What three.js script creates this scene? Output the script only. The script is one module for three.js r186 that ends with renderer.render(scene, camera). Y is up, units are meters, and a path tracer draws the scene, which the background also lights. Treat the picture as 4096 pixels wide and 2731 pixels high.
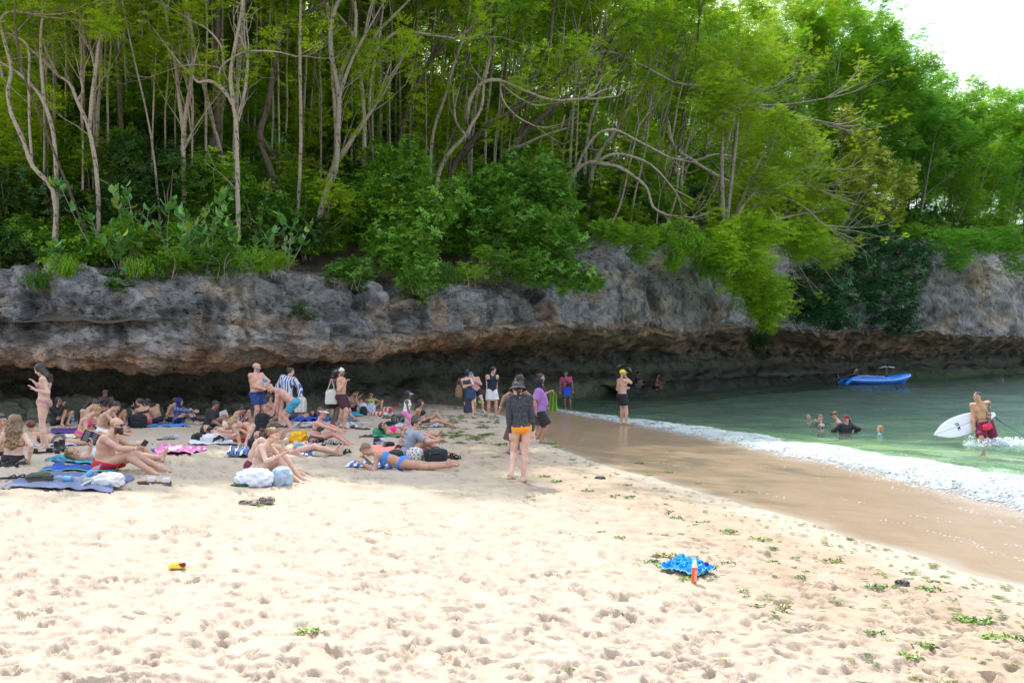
import * as THREE from 'three';
import { mergeGeometries, mergeVertices } from 'three/addons/utils/BufferGeometryUtils.js';
import { ImprovedNoise } from 'three/addons/math/ImprovedNoise.js';
import { RoundedBoxGeometry } from 'three/addons/geometries/RoundedBoxGeometry.js';

// ---------------------------------------------------------------- camera, sky, sun, exposure
const FPX = 3800, CX = 2048, CY = 1365.5, EYE = 2.1, PITCH = Math.atan(49.5 / 3800);
const scene = new THREE.Scene();
const camera = new THREE.PerspectiveCamera(2 * Math.atan(1365.5 / FPX) * 180 / Math.PI, 4096 / 2731, 0.1, 2000);
camera.position.set(0, EYE, 0);
camera.rotation.x = PITCH;
scene.add(camera);
const renderer = new THREE.WebGLRenderer({ antialias: true });
renderer.toneMapping = THREE.LinearToneMapping;
renderer.toneMappingExposure = 2.15;
renderer.shadowMap.enabled = true;
const SUN_DIR = new THREE.Vector3(-0.42, 0, -1).normalize().multiplyScalar(Math.cos(0.925)).setY(Math.sin(0.925)).normalize();
const sun = new THREE.DirectionalLight(new THREE.Color().setRGB(1, 0.96, 0.88), 2.8);
sun.position.copy(SUN_DIR).multiplyScalar(120).add(new THREE.Vector3(0, 0, -40));
sun.target.position.set(0, 0, -40);
sun.castShadow = true;
Object.assign(sun.shadow.camera, { left: -80, right: 80, top: 90, bottom: -60, near: 1, far: 260 });
sun.shadow.mapSize.set(4096, 4096);
scene.add(sun, sun.target);

const PN = new ImprovedNoise();
const noise = (x, y = 0, z = 0) => PN.noise(x + 31.7, y + 11.3, z + 57.9);
function fbm(x, y, z, oct = 4, gain = 0.5) { let a = 1, s = 0, n = 0; for (let i = 0; i < oct; i++) { s += a * noise(x, y, z); n += a; a *= gain; x = x * 2.03 + 7.1; y = y * 2.03 + 3.7; z = z * 2.03 + 5.3; } return s / n; }
function rng(seed) { let a = seed >>> 0; return () => { a = (a + 0x6D2B79F5) | 0; let t = Math.imul(a ^ (a >>> 15), 1 | a); t = (t + Math.imul(t ^ (t >>> 7), 61 | t)) ^ t; return ((t ^ (t >>> 14)) >>> 0) / 4294967296; }; }
const clamp = (v, a, b) => v < a ? a : v > b ? b : v;
const lerp = (a, b, t) => a + (b - a) * t;
const smooth = (a, b, x) => { const t = clamp((x - a) / (b - a), 0, 1); return t * t * (3 - 2 * t); };
const V = (x, y, z) => new THREE.Vector3(x, y, z);
const RGB = (r, g, b) => new THREE.Color().setRGB(r, g, b);
const HEX = (h) => new THREE.Color(h);

{ // computed sky: hazy tropical air, whitest round the sun, thin cloud
  const W = 1024, Hh = 512, d = new Float32Array(W * Hh * 4);
  for (let j = 0; j < Hh; j++) for (let i = 0; i < W; i++) {
    const el = ((j + 0.5) / Hh - 0.5) * Math.PI, az = ((i + 0.5) / W - 0.5) * 2 * Math.PI;
    const x = Math.cos(el) * Math.cos(az), y = Math.sin(el), z = Math.cos(el) * Math.sin(az);
    const cs = x * SUN_DIR.x + y * SUN_DIR.y + z * SUN_DIR.z, ang = Math.acos(clamp(cs, -1, 1));
    const up = Math.max(0, y), h = Math.pow(1 - up, 3);
    let r = lerp(0.33, 0.72, h), g = lerp(0.46, 0.78, h), b = lerp(0.72, 0.86, h);
    const cl = smooth(-0.05, 0.45, fbm(x / (up + 0.25) * 1.3, z / (up + 0.25) * 1.3, 4.2, 5)) * smooth(-0.02, 0.15, y);
    r = lerp(r, 0.92, cl * 0.75); g = lerp(g, 0.92, cl * 0.75); b = lerp(b, 0.92, cl * 0.75);
    const glow = Math.exp(-ang / 0.42) * 1.1 + Math.exp(-ang / 1.1) * 0.28;
    r += glow * 1.0; g += glow * 0.97; b += glow * 0.92;
    if (y < 0) { const t = smooth(0, -0.12, y); r = lerp(r, 0.12, t); g = lerp(g, 0.16, t); b = lerp(b, 0.17, t); }
    const o = (j * W + i) * 4; d[o] = r; d[o + 1] = g; d[o + 2] = b; d[o + 3] = 1;
  }
  const t = new THREE.DataTexture(d, W, Hh, THREE.RGBAFormat, THREE.FloatType);
  t.mapping = THREE.EquirectangularReflectionMapping; t.magFilter = THREE.LinearFilter; t.minFilter = THREE.LinearFilter; t.needsUpdate = true;
  scene.background = t; scene.environment = t;
}

// ---------------------------------------------------------------- naming, placing
const used = {};
function numbered(name) { const n = used[name] = (used[name] ?? -1) + 1; return n ? `${name}_${String(n).padStart(3, '0')}` : name; }
function tag(o, label, category, group, kind) { if (label) o.userData.label = label; if (category) o.userData.category = category; if (group) o.userData.group = group; if (kind) o.userData.kind = kind; return o; }
function thing(name, label, category, pos = [0, 0, 0], turn = 0, group) {
  const o = new THREE.Group(); o.name = numbered(name); scene.add(o); o.position.set(...pos); o.rotation.y = turn;
  return tag(o, label, category, group);
}
function mesh(name, geo, mat, parent = scene) {
  const m = new THREE.Mesh(Array.isArray(geo) ? mergeGeometries(geo.map(g => { g = g.index ? g.toNonIndexed() : g; for (const k of Object.keys(g.attributes)) if (!['position', 'normal', 'uv'].includes(k)) g.deleteAttribute(k); return g; })) : geo, mat);
  m.name = parent === scene ? numbered(name) : name; m.castShadow = m.receiveShadow = true; parent.add(m); return m;
}
function structure(name, geo, mat) { const m = mesh(name, geo, mat); m.userData.kind = 'structure'; return m; }
function childMesh(name, geo, mat, parent) { // numbered among its siblings
  const m = mesh(name, geo, mat, parent); const k = parent.children.filter(c => c.name.replace(/_\d{3}$/, '') === name).length - 1;
  if (k > 0) m.name = `${name}_${String(k).padStart(3, '0')}`; return m;
}
const cp = Math.cos(PITCH), sp = Math.sin(PITCH);
function ray(px, py) { const x = (px - CX) / FPX, y = -(py - CY) / FPX; return [x, y * cp + sp, -cp + y * sp]; }
function atY(px, py, h) { const r = ray(px, py), t = (h - EYE) / r[1]; return V(r[0] * t, h, r[2] * t); }
function atD(px, py, D) { const r = ray(px, py), t = -D / r[2]; return V(r[0] * t, EYE + r[1] * t, -D); }
function table(rows) { // piecewise linear over the first column
  rows = rows.slice().sort((a, b) => a[0] - b[0]);
  return (x, k = 1) => { let i = 0; while (i < rows.length - 2 && x > rows[i + 1][0]) i++; const a = rows[i], b = rows[i + 1]; return lerp(a[k], b[k], (x - a[0]) / (b[0] - a[0])); };
}
const std = (color, roughness = 0.8, o = {}) => new THREE.MeshStandardMaterial({ color, roughness, side: THREE.DoubleSide, ...o });
function dataTex(N, fn, srgb = false, rep) {
  const d = new Uint8Array(N * N * 4);
  for (let j = 0; j < N; j++) for (let i = 0; i < N; i++) { const c = fn(i / N, j / N), o = (j * N + i) * 4; d[o] = clamp(c[0], 0, 1) * 255; d[o + 1] = clamp(c[1], 0, 1) * 255; d[o + 2] = clamp(c[2], 0, 1) * 255; d[o + 3] = c.length > 3 ? clamp(c[3], 0, 1) * 255 : 255; }
  const t = new THREE.DataTexture(d, N, N); t.wrapS = t.wrapT = THREE.RepeatWrapping; t.magFilter = THREE.LinearFilter; t.minFilter = THREE.LinearMipmapLinearFilter; t.generateMipmaps = true;
  if (srgb) t.colorSpace = THREE.SRGBColorSpace; if (rep) t.repeat.set(rep, rep); t.needsUpdate = true; return t;
}
const tile = (u, v, f, z = 0) => { // tileable noise
  const a = (1 - u) * (1 - v), b = u * (1 - v), c = (1 - u) * v, d = u * v;
  return a * noise(u * f, v * f, z) + b * noise((u - 1) * f, v * f, z) + c * noise(u * f, (v - 1) * f, z) + d * noise((u - 1) * f, (v - 1) * f, z);
};
function gridGeo(nu, nv, fn) { // fn(i,j) -> [x,y,z, r,g,b, u,v]
  const P = new Float32Array(nu * nv * 3), C = new Float32Array(nu * nv * 3), U = new Float32Array(nu * nv * 2), I = new Uint32Array((nu - 1) * (nv - 1) * 6);
  for (let j = 0, k = 0; j < nv; j++) for (let i = 0; i < nu; i++, k++) { const r = fn(i, j); P.set([r[0], r[1], r[2]], k * 3); C.set([r[3] ?? 1, r[4] ?? 1, r[5] ?? 1], k * 3); U.set([r[6] ?? r[0], r[7] ?? r[2]], k * 2); }
  for (let j = 0, q = 0; j < nv - 1; j++) for (let i = 0; i < nu - 1; i++) { const a = j * nu + i; I[q++] = a; I[q++] = a + 1; I[q++] = a + nu; I[q++] = a + 1; I[q++] = a + nu + 1; I[q++] = a + nu; }
  const g = new THREE.BufferGeometry(); g.setAttribute('position', new THREE.BufferAttribute(P, 3)); g.setAttribute('color', new THREE.BufferAttribute(C, 3)); g.setAttribute('uv', new THREE.BufferAttribute(U, 2)); g.setIndex(new THREE.BufferAttribute(I, 1)); g.computeVertexNormals(); return g;
}
// ---------------------------------------------------------------- shore lines (x over distance from the camera)
const WATER = -0.3;
const lineOf = (pts, h) => table(pts.map(([px, py]) => { const p = atY(px, py, h); return [-p.z, p.x]; }));
const wetTab = lineOf([[1560, 1602], [1760, 1616], [1900, 1632], [2018, 1664], [2150, 1725], [2194, 1775], [2301, 1817], [2400, 1855], [2550, 1894], [2710, 1935], [2901, 1992], [3241, 2083], [3407, 2149], [3703, 2231], [3877, 2301], [4096, 2345], [4700, 2560]], -0.08);
const frontTab = lineOf([[2080, 1612], [2200, 1638], [2324, 1664], [2469, 1690], [2591, 1710], [2859, 1760], [3127, 1826], [3300, 1852], [3464, 1892], [3732, 1960], [4096, 2045], [4700, 2190]], WATER);
const backTab = lineOf([[2080, 1606], [2190, 1629], [2324, 1652], [2515, 1672], [2783, 1706], [2974, 1737], [3196, 1774], [3464, 1812], [3770, 1862], [4096, 1930], [4700, 2060]], WATER);
const xWet = (D) => wetTab(D) + 0.16 * noise(D * 0.9, 3.3) + 0.06 * noise(D * 3.1, 8.8) ;
const xFront = (D) => frontTab(D) + 0.10 * noise(D * 1.1, 9.1) + 0.05 * noise(D * 4, 2.8);
const xBack = (D) => backTab(D);
function groundY(x, D) { // smooth beach without footprints
  const w = wetTab(D), f = Math.max(frontTab(D), w + 0.8), s = x - w;
  if (s < 0) return -0.08 * smooth(-2.2, 0, s) + 0.26 * smooth(-1.5, -7, x) * smooth(27, 17, D) * smooth(7, 11.5, D);
  if (x < f) return lerp(-0.08, -0.30, (x - w) / (f - w));
  const q = x - f; return -0.30 - 0.10 * q * smooth(0, 3, q) * 1.0 + (q > 22 ? 0.1 * (q - 22) : 0);
}
const ground = (px, py) => { let h = 0, p; for (let k = 0; k < 5; k++) { p = atY(px, py, h); h = Math.max(groundY(p.x, -p.z), -0.32); } return p; };

// ---------------------------------------------------------------- dry sand with trodden hollows
const sandGrain = dataTex(512, (u, v) => { const n = 0.5 + 0.55 * tile(u, v, 190, 1) + 0.35 * tile(u, v, 70, 2) + 0.2 * tile(u, v, 16, 3); return [n, n, n]; });
const sandTint = dataTex(512, (u, v) => { const n = 0.90 + 0.16 * tile(u, v, 150, 5) + 0.10 * tile(u, v, 34, 6) + (tile(u, v, 120, 9) > 0.55 ? -0.22 : 0); return [n, n * 0.985, n * 0.965]; });
for (const t of [sandGrain, sandTint]) t.repeat.set(0.8, 0.8);
{
  const R = rng(11), NU = 690, NV = 490, D0 = 4.2, D1 = 47, i0 = 1 / D0, i1 = 1 / D1;
  const rowD = (j) => 1 / lerp(i0, i1, j / (NV - 1)), xL = (D) => -0.60 * D - 2.0;
  const hgt = new Float32Array(NU * NV), rough = new Float32Array(NU * NV);
  const damp = (x, D) => { const s = wetTab(D) - x; return smooth(4.2, 1.6, s + 0.9 * noise(x * .6, D * .5, 3)) * smooth(0.25, 1.0, s) * smooth(31, 17, D); };
  const rows = []; for (let j = 0; j < NV; j++) { const D = rowD(j); rows.push([D, xL(D), xWet(D)]); }
  for (let j = 0; j < NV; j++) for (let i = 0; i < NU; i++) {
    const [D, a, b] = rows[j], x = lerp(a, b, i / (NU - 1)), s = b - x, m = smooth(0.3, 1.6, s);
    let h = 0.020 * noise(x * 0.9, D * 0.9, 1) + 0.024 * noise(x * 2.1, D * 1.8, 2) + 0.010 * noise(x * 5.1, D * 4.6, 4);
    const rg = 1 - Math.abs(noise(x * 3.3, D * 3.1, 7)); h += 0.006 * (rg * rg - 0.6);
    h += 0.0035 * noise(x * 13, D * 12, 6) + 0.003 * noise(x * 29, D * 27, 9) * (0.4 + 1.5 * damp(x, D));
    hgt[j * NU + i] = h * (0.15 + 0.85 * m); rough[j * NU + i] = m;
  }
  const inv = (x, D) => [(x - xL(D)) / (xWet(D) - xL(D)) * (NU - 1), (1 / D - i0) / (i1 - i0) * (NV - 1)];
  function press(x, D, L, Wd, ang, dep) {
    const c = Math.cos(ang), s = Math.sin(ang), r = L * 0.85;
    const jA = Math.max(0, Math.floor(inv(x, D - r)[1])), jB = Math.min(NV - 1, Math.ceil(inv(x, D + r)[1]));
    const wob = R() * 10;
    for (let j = jA; j <= jB; j++) {
      const Dj = rows[j][0], a = rows[j][1], b = rows[j][2];
      const iA = Math.max(0, Math.floor((x - r - a) / (b - a) * (NU - 1))), iB = Math.min(NU - 1, Math.ceil((x + r - a) / (b - a) * (NU - 1)));
      for (let i = iA; i <= iB; i++) {
        const X = lerp(a, b, i / (NU - 1)) - x, Z = Dj - D, u = (X * c + Z * s) / (L / 2), w = (-X * s + Z * c) / (Wd / 2 * (1 + 0.25 * u));
        const q = Math.sqrt(u * u + w * w) * (1 + 0.35 * noise(u * 1.1 + wob, w * 1.1, wob)); if (q > 1.7) continue;
        const k = j * NU + i, m = rough[k];
        hgt[k] += m * dep * (-smooth(1.04, 0.58, q) * (0.85 + 0.3 * u) + 0.30 * Math.exp(-Math.pow((q - 1.22) / 0.22, 2)));
      }
    }
  }
  for (let n = 0; n < 8200; n++) {
    const D = 1 / lerp(1 / 4.3, 1 / 44, Math.pow(R(), 0.50)), x = lerp(-0.58 * D - 1, xWet(D) - 0.2, R());
    const big = R() < 0.62; if (D > 16 && !big) continue;
    if (big) press(x, D, (0.13 + 0.10 * R()) * (1 + 0.35 * smooth(10, 25, D)), (0.06 + 0.045 * R()) * (1 + 0.5 * smooth(10, 25, D)), R() * Math.PI, (0.022 + 0.045 * R() * R()) * (1 + 0.8 * smooth(9, 20, D))); else press(x, D, 0.05 + 0.09 * R(), 0.04 + 0.05 * R(), R() * 6, 0.010 + 0.022 * R());
  }
  const g = gridGeo(NU, NV, (i, j) => {
    const [D, a, b] = rows[j], x = lerp(a, b, i / (NU - 1)), s = b - x, k = j * NU + i;
    const dm = damp(x, D) * (0.55 + 0.45 * smooth(-0.2, 0.35, fbm(x * 2.2, D * 2.2, 5, 3)));
    const n = 1 + 0.10 * fbm(x * 1.1, D * 1.1, 2, 3), spk = smooth(0.28, 0.5, fbm(x * 7, D * 7, 8, 2)) * 0.5 + smooth(0.18, 0.42, fbm(x * 2.7, D * 2.7, 12, 3)) * 0.55 * smooth(-0.1, 0.3, noise(x * 11, D * 11, 4));
    const t = clamp(dm * 0.75 + spk * (0.25 + 0.6 * smooth(30, 12, D)), 0, 1);
    const edge = i === NU - 1 ? -0.004 : 0;
    return [x, groundY(x, D) + hgt[k] * smooth(0, 0.5, s) + edge, -D, lerp(0.46, 0.35, t) * n, lerp(0.370, 0.245, t) * n, lerp(0.282, 0.156, t) * n];
  });
  structure('sand', g, std(0xffffff, 0.95, { vertexColors: true, map: sandTint, bumpMap: sandGrain, bumpScale: 0.006 }));
}
// ---------------------------------------------------------------- wet sand, sea bed, far ground
const wetBump = dataTex(512, (u, v) => { const n = 0.5 + 0.3 * tile(u, v, 24, 1) + 0.3 * tile(u, v, 60, 2) + 0.2 * tile(u * 1, v, 130, 3); return [n, n, n]; });
{
  const NU = 150, NV = 420, D0 = 4.2, D1 = 47;
  const g = gridGeo(NU, NV, (i, j) => {
    const D = 1 / lerp(1 / D0, 1 / D1, j / (NV - 1)), a = xWet(D) - 0.015, b = Math.max(frontTab(D), wetTab(D) + 0.8) + 1.6, x = lerp(a, b, i / (NU - 1));
    const n = 1 + 0.18 * fbm(x * 1.6, D * 0.6, 3, 4) + 0.08 * noise(x * 9, D * 3, 1);
    const e = smooth(0.0, 0.35, x - a - 0.10 * noise(D * 2.2, 5));
    const h = 0.010 * noise(x * 1.1, D * .9, 2) + 0.0045 * noise(x * 1.4, D * 7, 5) * smooth(0, .6, x - a);
    return [x, groundY(x, D) + h * smooth(0, .3, x - a), -D, lerp(0.44, 0.36, e) * n, lerp(0.35, 0.24, e) * n, lerp(0.265, 0.138, e) * n, x * 0.22, -D * 1.1];
  });
  structure('wet_sand', g, new THREE.MeshPhysicalMaterial({ color: 0xffffff, vertexColors: true, roughness: 0.36, side: THREE.DoubleSide, bumpMap: wetBump, bumpScale: 0.012, clearcoat: 0.6, clearcoatRoughness: 0.16 }));
  const NB = 200, MB = 210;
  const sea = gridGeo(NB, MB, (i, j) => {
    const D = 1 / lerp(1 / 6, 1 / 260, j / (MB - 1)), Dq = Math.min(D, 60), f = Math.max(frontTab(Dq), wetTab(Dq) + 0.8) + 1.3, x = lerp(f, Math.max(0.80 * D + 14, f + 6), Math.pow(i / (NB - 1), 1.2)), q = Math.max(x - f, 0) + Math.max(0, D - 30) * 0.5;
    const y = -0.42 - 1.5 * smooth(0, 22, q) + 0.08 * noise(x * .5, D * .5, 3);
    const pt = fbm(x * 0.22, D * 0.42, 4, 4), far = D + 5 * pt + 2.5 * noise(x * .2, D * .3, 8), weedDepthTint = clamp(smooth(0.02, 0.30, pt + 0.25 * smooth(22, 36, D)) * smooth(0.3, 3, q) * 0.8 + smooth(27, 40, far) * 0.75, 0, 1), dp = smooth(38, 56, far);  // weed patches, plus light absorbed by deeper water painted as green and teal
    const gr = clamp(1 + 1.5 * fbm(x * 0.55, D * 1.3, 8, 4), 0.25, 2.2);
    return [x, y, -D, lerp(lerp(0.44, 0.135, weedDepthTint), 0.018, dp) * gr, lerp(lerp(0.40, 0.215, weedDepthTint), 0.115, dp) * gr, lerp(lerp(0.25, 0.080, weedDepthTint), 0.105, dp) * gr];
  });
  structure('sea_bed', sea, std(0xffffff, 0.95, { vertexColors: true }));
  const base = new THREE.PlaneGeometry(1600, 1600); base.rotateX(-Math.PI / 2); base.translate(0, -3.4, -300);
  structure('ground', base, std(RGB(0.2, 0.17, 0.12), 1));
  // beach behind and beside the camera
  const back = gridGeo(40, 20, (i, j) => { const x = -70 + i * 2.6, z = lerp(-4.25, 30, j / 19); return [Math.min(x, xWet(4.25) + 0.4), -0.05 - 0.02 * (j > 0 ? 1 : 1) + 0.03 * noise(x, z), z, 0.46, 0.370, 0.282]; });
  structure('sand_behind', back, std(0xffffff, 0.95, { vertexColors: true, map: sandTint }));
  const side = gridGeo(20, 40, (i, j) => { const D = lerp(4.2, 47, j / 39), x = -0.60 * D - 1.98 - i * 3; return [x, -0.02 + 0.03 * noise(x, D), -D, 0.46, 0.370, 0.282]; });
  structure('sand_beside', side, std(0xffffff, 0.95, { vertexColors: true, map: sandTint }));
}
// ---------------------------------------------------------------- water
const ripple = dataTex(512, (u, v) => { const n = 0.5 + 0.45 * tile(u, v, 18, 1) + 0.3 * tile(u, v, 41, 2) + 0.18 * tile(u, v, 90, 3); return [n, n, n]; });
{
  const NU = 390, NV = 390;
  const swell = (x, D) => 0.06 * noise(x * 0.15, D * 0.42, 1) + 0.12 * noise(x * 0.26, D * 0.95, 2) + 0.085 * noise(x * 0.6, D * 2.1, 3) + 0.03 * noise(x * 1.5, D * 4.6, 4);
  const g = gridGeo(NU, NV, (i, j) => {
    const D = 1 / lerp(1 / 6, 1 / 260, Math.pow(j / (NV - 1), 0.85)), Dq = Math.min(D, 60), f = xFront(Dq) - 0.25, b = xBack(Dq), t = Math.pow(i / (NU - 1), 1.15), x = lerp(f, Math.max(0.80 * D + 12, f + 5), t);
    const q = x - b, wave = Math.exp(-Math.pow((q + 0.15) / (q < -0.15 ? 0.35 : 0.9), 2)) * 0.20 * smooth(46, 14, D) * (0.75 + 0.5 * noise(D * 0.6, 1.1)) ;
    const lift = smooth(f - 0.05, f + 0.9, x);
    return [x, WATER + (swell(x, D) * smooth(0, 2, x - f) + wave) * lift - (1 - lift) * 0.03, -D, 1, 1, 1, x * 0.33, -D * 0.6];
  });
  structure('sea_water', g, new THREE.MeshPhysicalMaterial({ color: RGB(0.62, 0.81, 0.64), roughness: 0.04, transmission: 0.94, thickness: 0, ior: 1.33, side: THREE.DoubleSide, bumpMap: ripple, bumpScale: 0.08 }));
}
// ---------------------------------------------------------------- breaking wave foam
{
  const R = rng(77), NU = 60, NV = 900;
  const band = (D) => { const a = xFront(D), b = Math.max(xBack(D), a + 0.12); return [a, b]; };
  const g = gridGeo(NU, NV, (i, j) => {
    const D = 1 / lerp(1 / 9, 1 / 43, j / (NV - 1)), [a, b] = band(D), t = i / (NU - 1), w = smooth(46, 13, D);
    const x = lerp(a - 0.15, b + 0.15, t) + 0.06 * noise(D * 5, t * 4, 2);
    const prof = Math.pow(Math.sin(Math.PI * clamp(Math.pow(t, 1.5), 0, 1)), 0.8) * 0.22 * w * (0.7 + 0.6 * noise(D * 0.7, 1.1)) + 0.02 * smooth(0, .2, t);
    const br = (0.036 * fbm(x * 4, D * 4, 3, 4) + 0.014 * noise(x * 19, D * 19, 4) + 0.016 * (0.5 - Math.abs(noise(x * 9, D * 7, 2)))) * smooth(0.12, 0.5, t) * smooth(1, 0.85, t);
    return [x, lerp(Math.max(WATER - 0.004, groundY(x, D) + 0.006), WATER - 0.004 + prof + br, smooth(0.05, 0.35, t)), -D, 1, 1, 1, x * 0.9, -D * 0.9];
  });
  { // lacy: the wash thins out into shreds at both edges
    const I = g.index.array, K = [], p = g.attributes.position; for (let q = 0; q < I.length; q += 6) { const v = I[q], t = (v % NU) / (NU - 1), x = p.getX(v), D = -p.getZ(v), far = smooth(20, 40, D), n = fbm(x * 3.2, D * 1.6, 5, 4) + 0.7 * noise(x * 15, D * 11, 3) - 0.6 * Math.abs(noise(x * 7, D * 5, 9)); if (n > -0.62 + 0.85 * smooth(0.30, 0.0, t) + 0.75 * smooth(0.72, 1, t) + 0.45 * far) for (let r = 0; r < 6; r++) K.push(I[q + r]); } g.setIndex(K); }
  const foam = mesh('wave_foam', g, new THREE.MeshPhysicalMaterial({ color: RGB(0.60, 0.64, 0.65), roughness: 0.95, transmission: 0.5, thickness: 0, side: THREE.DoubleSide, specularIntensity: 0.4 }));
  tag(foam, 'white foaming crest of the small wave breaking along the shore', 'foam', null, 'stuff');
  const blob = new THREE.IcosahedronGeometry(1, 1), N = 34000, im = new THREE.InstancedMesh(blob, new THREE.MeshPhysicalMaterial({ color: RGB(0.62, 0.66, 0.67), roughness: 0.9, transmission: 0.5, thickness: 0, side: THREE.DoubleSide }), N), M = new THREE.Matrix4(), q = new THREE.Quaternion(), e = new THREE.Euler();
  for (let n = 0; n < N; n++) {
    const D = 1 / lerp(1 / 9.5, 1 / 42, Math.pow(R(), 0.85)), [a, b] = band(D), w = smooth(46, 13, D), t = Math.pow(R(), 0.9);
    const out = R() < 0.24, lq = Math.floor(R() * 4), ln = R() < 0.14 && noise(D * 0.9 + lq * 5, lq * 3.3) > 0.12 ? lq : -1, xw = xWet(D), x = out && ln >= 0 ? lerp(xw + 0.25, a, [0.22, 0.46, 0.66, 0.84][ln] + 0.10 * noise(D * 0.5, ln * 7) + 0.05 * noise(D * 2.3, ln * 3) + 0.09 * (R() - 0.5) * R()) : lerp(a - 0.05, b + 0.05, t) - (out ? R() * R() * R() * 1.6 : 0), cr = Math.pow(Math.sin(Math.PI * clamp(Math.pow(t, 1.5), 0, 1)), 0.8) * 0.22 * w * (0.7 + 0.6 * noise(D * 0.7, 1.1));
    const y = out ? groundY(x, D) + 0.004 : WATER + cr + (R() - 0.35) * 0.06 * w + (R() < 0.05 ? R() * R() * 0.16 * w : 0), r = (out ? 0.004 + 0.005 * R() : 0.004 + 0.013 * R() * R()) * (0.6 + 0.4 * w);
    M.compose(V(x, y, -D), q.setFromEuler(e.set(0, R() * 6, 0)), V(r * (1 + 2 * R()), r * (out ? 0.4 : 0.8), r * (1 + R()))); im.setMatrixAt(n, M);
  }
  im.name = 'foam_bubbles'; im.castShadow = im.receiveShadow = true; scene.add(im);
  tag(im, 'white bubbles and spray tossed up by the breaking wave', 'foam', null, 'stuff');
}
// ---------------------------------------------------------------- undercut limestone cliff and the wooded slope above it
//            px    baseD out  lipY  topY  slope  hill length
const coast = [[-1500, 31, 3, 1400, 1120, 40], [-300, 31, 3, 1400, 1120, 38], [0, 31, 3, 1400, 1110, 38], [250, 31.5, 3.5, 1392, 1075, 36], [600, 32, 3.5, 1398, 1078, 40], [1000, 34, 3.8, 1390, 1088, 40], [1300, 36.5, 4, 1345, 1130, 40],
  [1600, 42, 5, 1320, 1150, 42], [1850, 46, 5.5, 1292, 1165, 42], [2050, 49, 5, 1290, 1080, 40], [2400, 54, 4.6, 1312, 945, 36], [2650, 60, 4.6, 1305, 960, 32], [3000, 76, 5, 1310, 950, 28], [3250, 86, 5, 1320, 940, 24], [3600, 92, 5, 1332, 970, 18], [3800, 95, 5, 1345, 1000, 15], [3920, 108, 5, 1335, 1010, 14], [4300, 125, 5, 1330, 1010, 10], [5200, 190, 5, 1330, 1010, 10]];
const cliffCurve = (() => { // base line, with arc length
  const pts = coast.map(c => [(c[0] - CX) / FPX * c[1], -c[1]]); const s = [0];
  for (let i = 1; i < pts.length; i++) s.push(s[i - 1] + Math.hypot(pts[i][0] - pts[i - 1][0], pts[i][1] - pts[i - 1][1]));
  const tab = table(coast.map((c, i) => [s[i], pts[i][0], pts[i][1], c[2], EYE + (1415 - c[3]) / FPX * (c[1] - c[2]), EYE + (1415 - c[4]) / FPX * (c[1] - c[2] * 0.6), c[5], c[0]]));
  const S = s[s.length - 1];
  const sm = (v, k) => { let a = 0; for (let q = -2; q <= 2; q++) a += tab(clamp(v + q * 0.7, 0.01, S - 0.01), k); return a / 5; };
  return { S, s, get: (v) => { const e = 1.6, tx = sm(v + e, 1) - sm(v - e, 1), tz = sm(v + e, 2) - sm(v - e, 2), L = Math.hypot(tx, tz); return { x: sm(v, 1), z: sm(v, 2), nx: -tz / L, nz: tx / L, out: sm(v, 3), lip: sm(v, 4), top: sm(v, 5), slope: sm(v, 6), px: sm(v, 7) }; } };
})();
const uOfPx = table(cliffCurve.s.map((s, i) => [coast[i][0], s]));
const coastSamples = Array.from({ length: 260 }, (_, i) => { const c = cliffCurve.get(0.5 + (cliffCurve.S - 1) * i / 259), o = c.out * 0.55; return { x: c.x + c.nx * o, z: c.z + c.nz * o, nx: c.nx, nz: c.nz, lx: c.x + c.nx * (c.out + 0.9), lz: c.z + c.nz * (c.out + 0.9), top: c.top, tan: Math.tan(c.slope * Math.PI / 180), px: c.px }; });
function hillAt(x, z) { // height of the wooded slope: rises with the distance from the cliff edge
  let best = 1e9, W = 0, top = 0, tan = 0, px = 0, side = 1;
  for (const c of coastSamples) { const d = (c.x - x) ** 2 + (c.z - z) ** 2; if (d < best) { best = d; side = (x - c.x) * c.nx + (z - c.z) * c.nz; } }
  const m = Math.sqrt(best) + 1.5;
  for (const c of coastSamples) { const d = (c.x - x) ** 2 + (c.z - z) ** 2; if (d > 4 * m * m) continue; const w = Math.exp(-3 * (d / (m * m))); W += w; top += w * c.top; tan += w * c.tan; px += w * c.px; }
  top /= W; tan /= W; px /= W; const back = side > 0 ? 0 : Math.sqrt(best);
  const y = top + (back < 18 ? back * tan * 0.95 : 18 * tan * 0.95 + (back - 18) * tan * 0.7) + 0.5 * noise(x * 0.25, z * 0.25, 2) * smooth(0, 3, back);
  return { y, back, px };
}
const faceD = (px) => { let D = 300; for (const c of coastSamples) if (Math.abs(CX + c.lx / -c.lz * FPX - px) < 130) D = Math.min(D, -c.lz); return D; };
const cliffD = (px) => { const c = cliffCurve.get(uOfPx(px)); return -(c.z + c.nz * c.out * 0.55); };
function hillPx(px, extra) { const D = cliffD(px) + extra, x = (px - CX) / FPX * D; return V(x, hillAt(x, -D).y, -D); } // on the slope, that much farther than the cliff edge in this direction
const rockBump = dataTex(512, (u, v) => { const p = 1 - Math.abs(tile(u, v, 30, 1)) * 2, q = tile(u, v, 60, 2), r = tile(u, v, 12, 4); const pit = smooth(0.30, 0.55, tile(u, v, 40, 7)); const n = 0.5 + 0.22 * p * 0.6 + 0.22 * q + 0.2 * r - 0.45 * pit; return [n, n, n]; });
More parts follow.
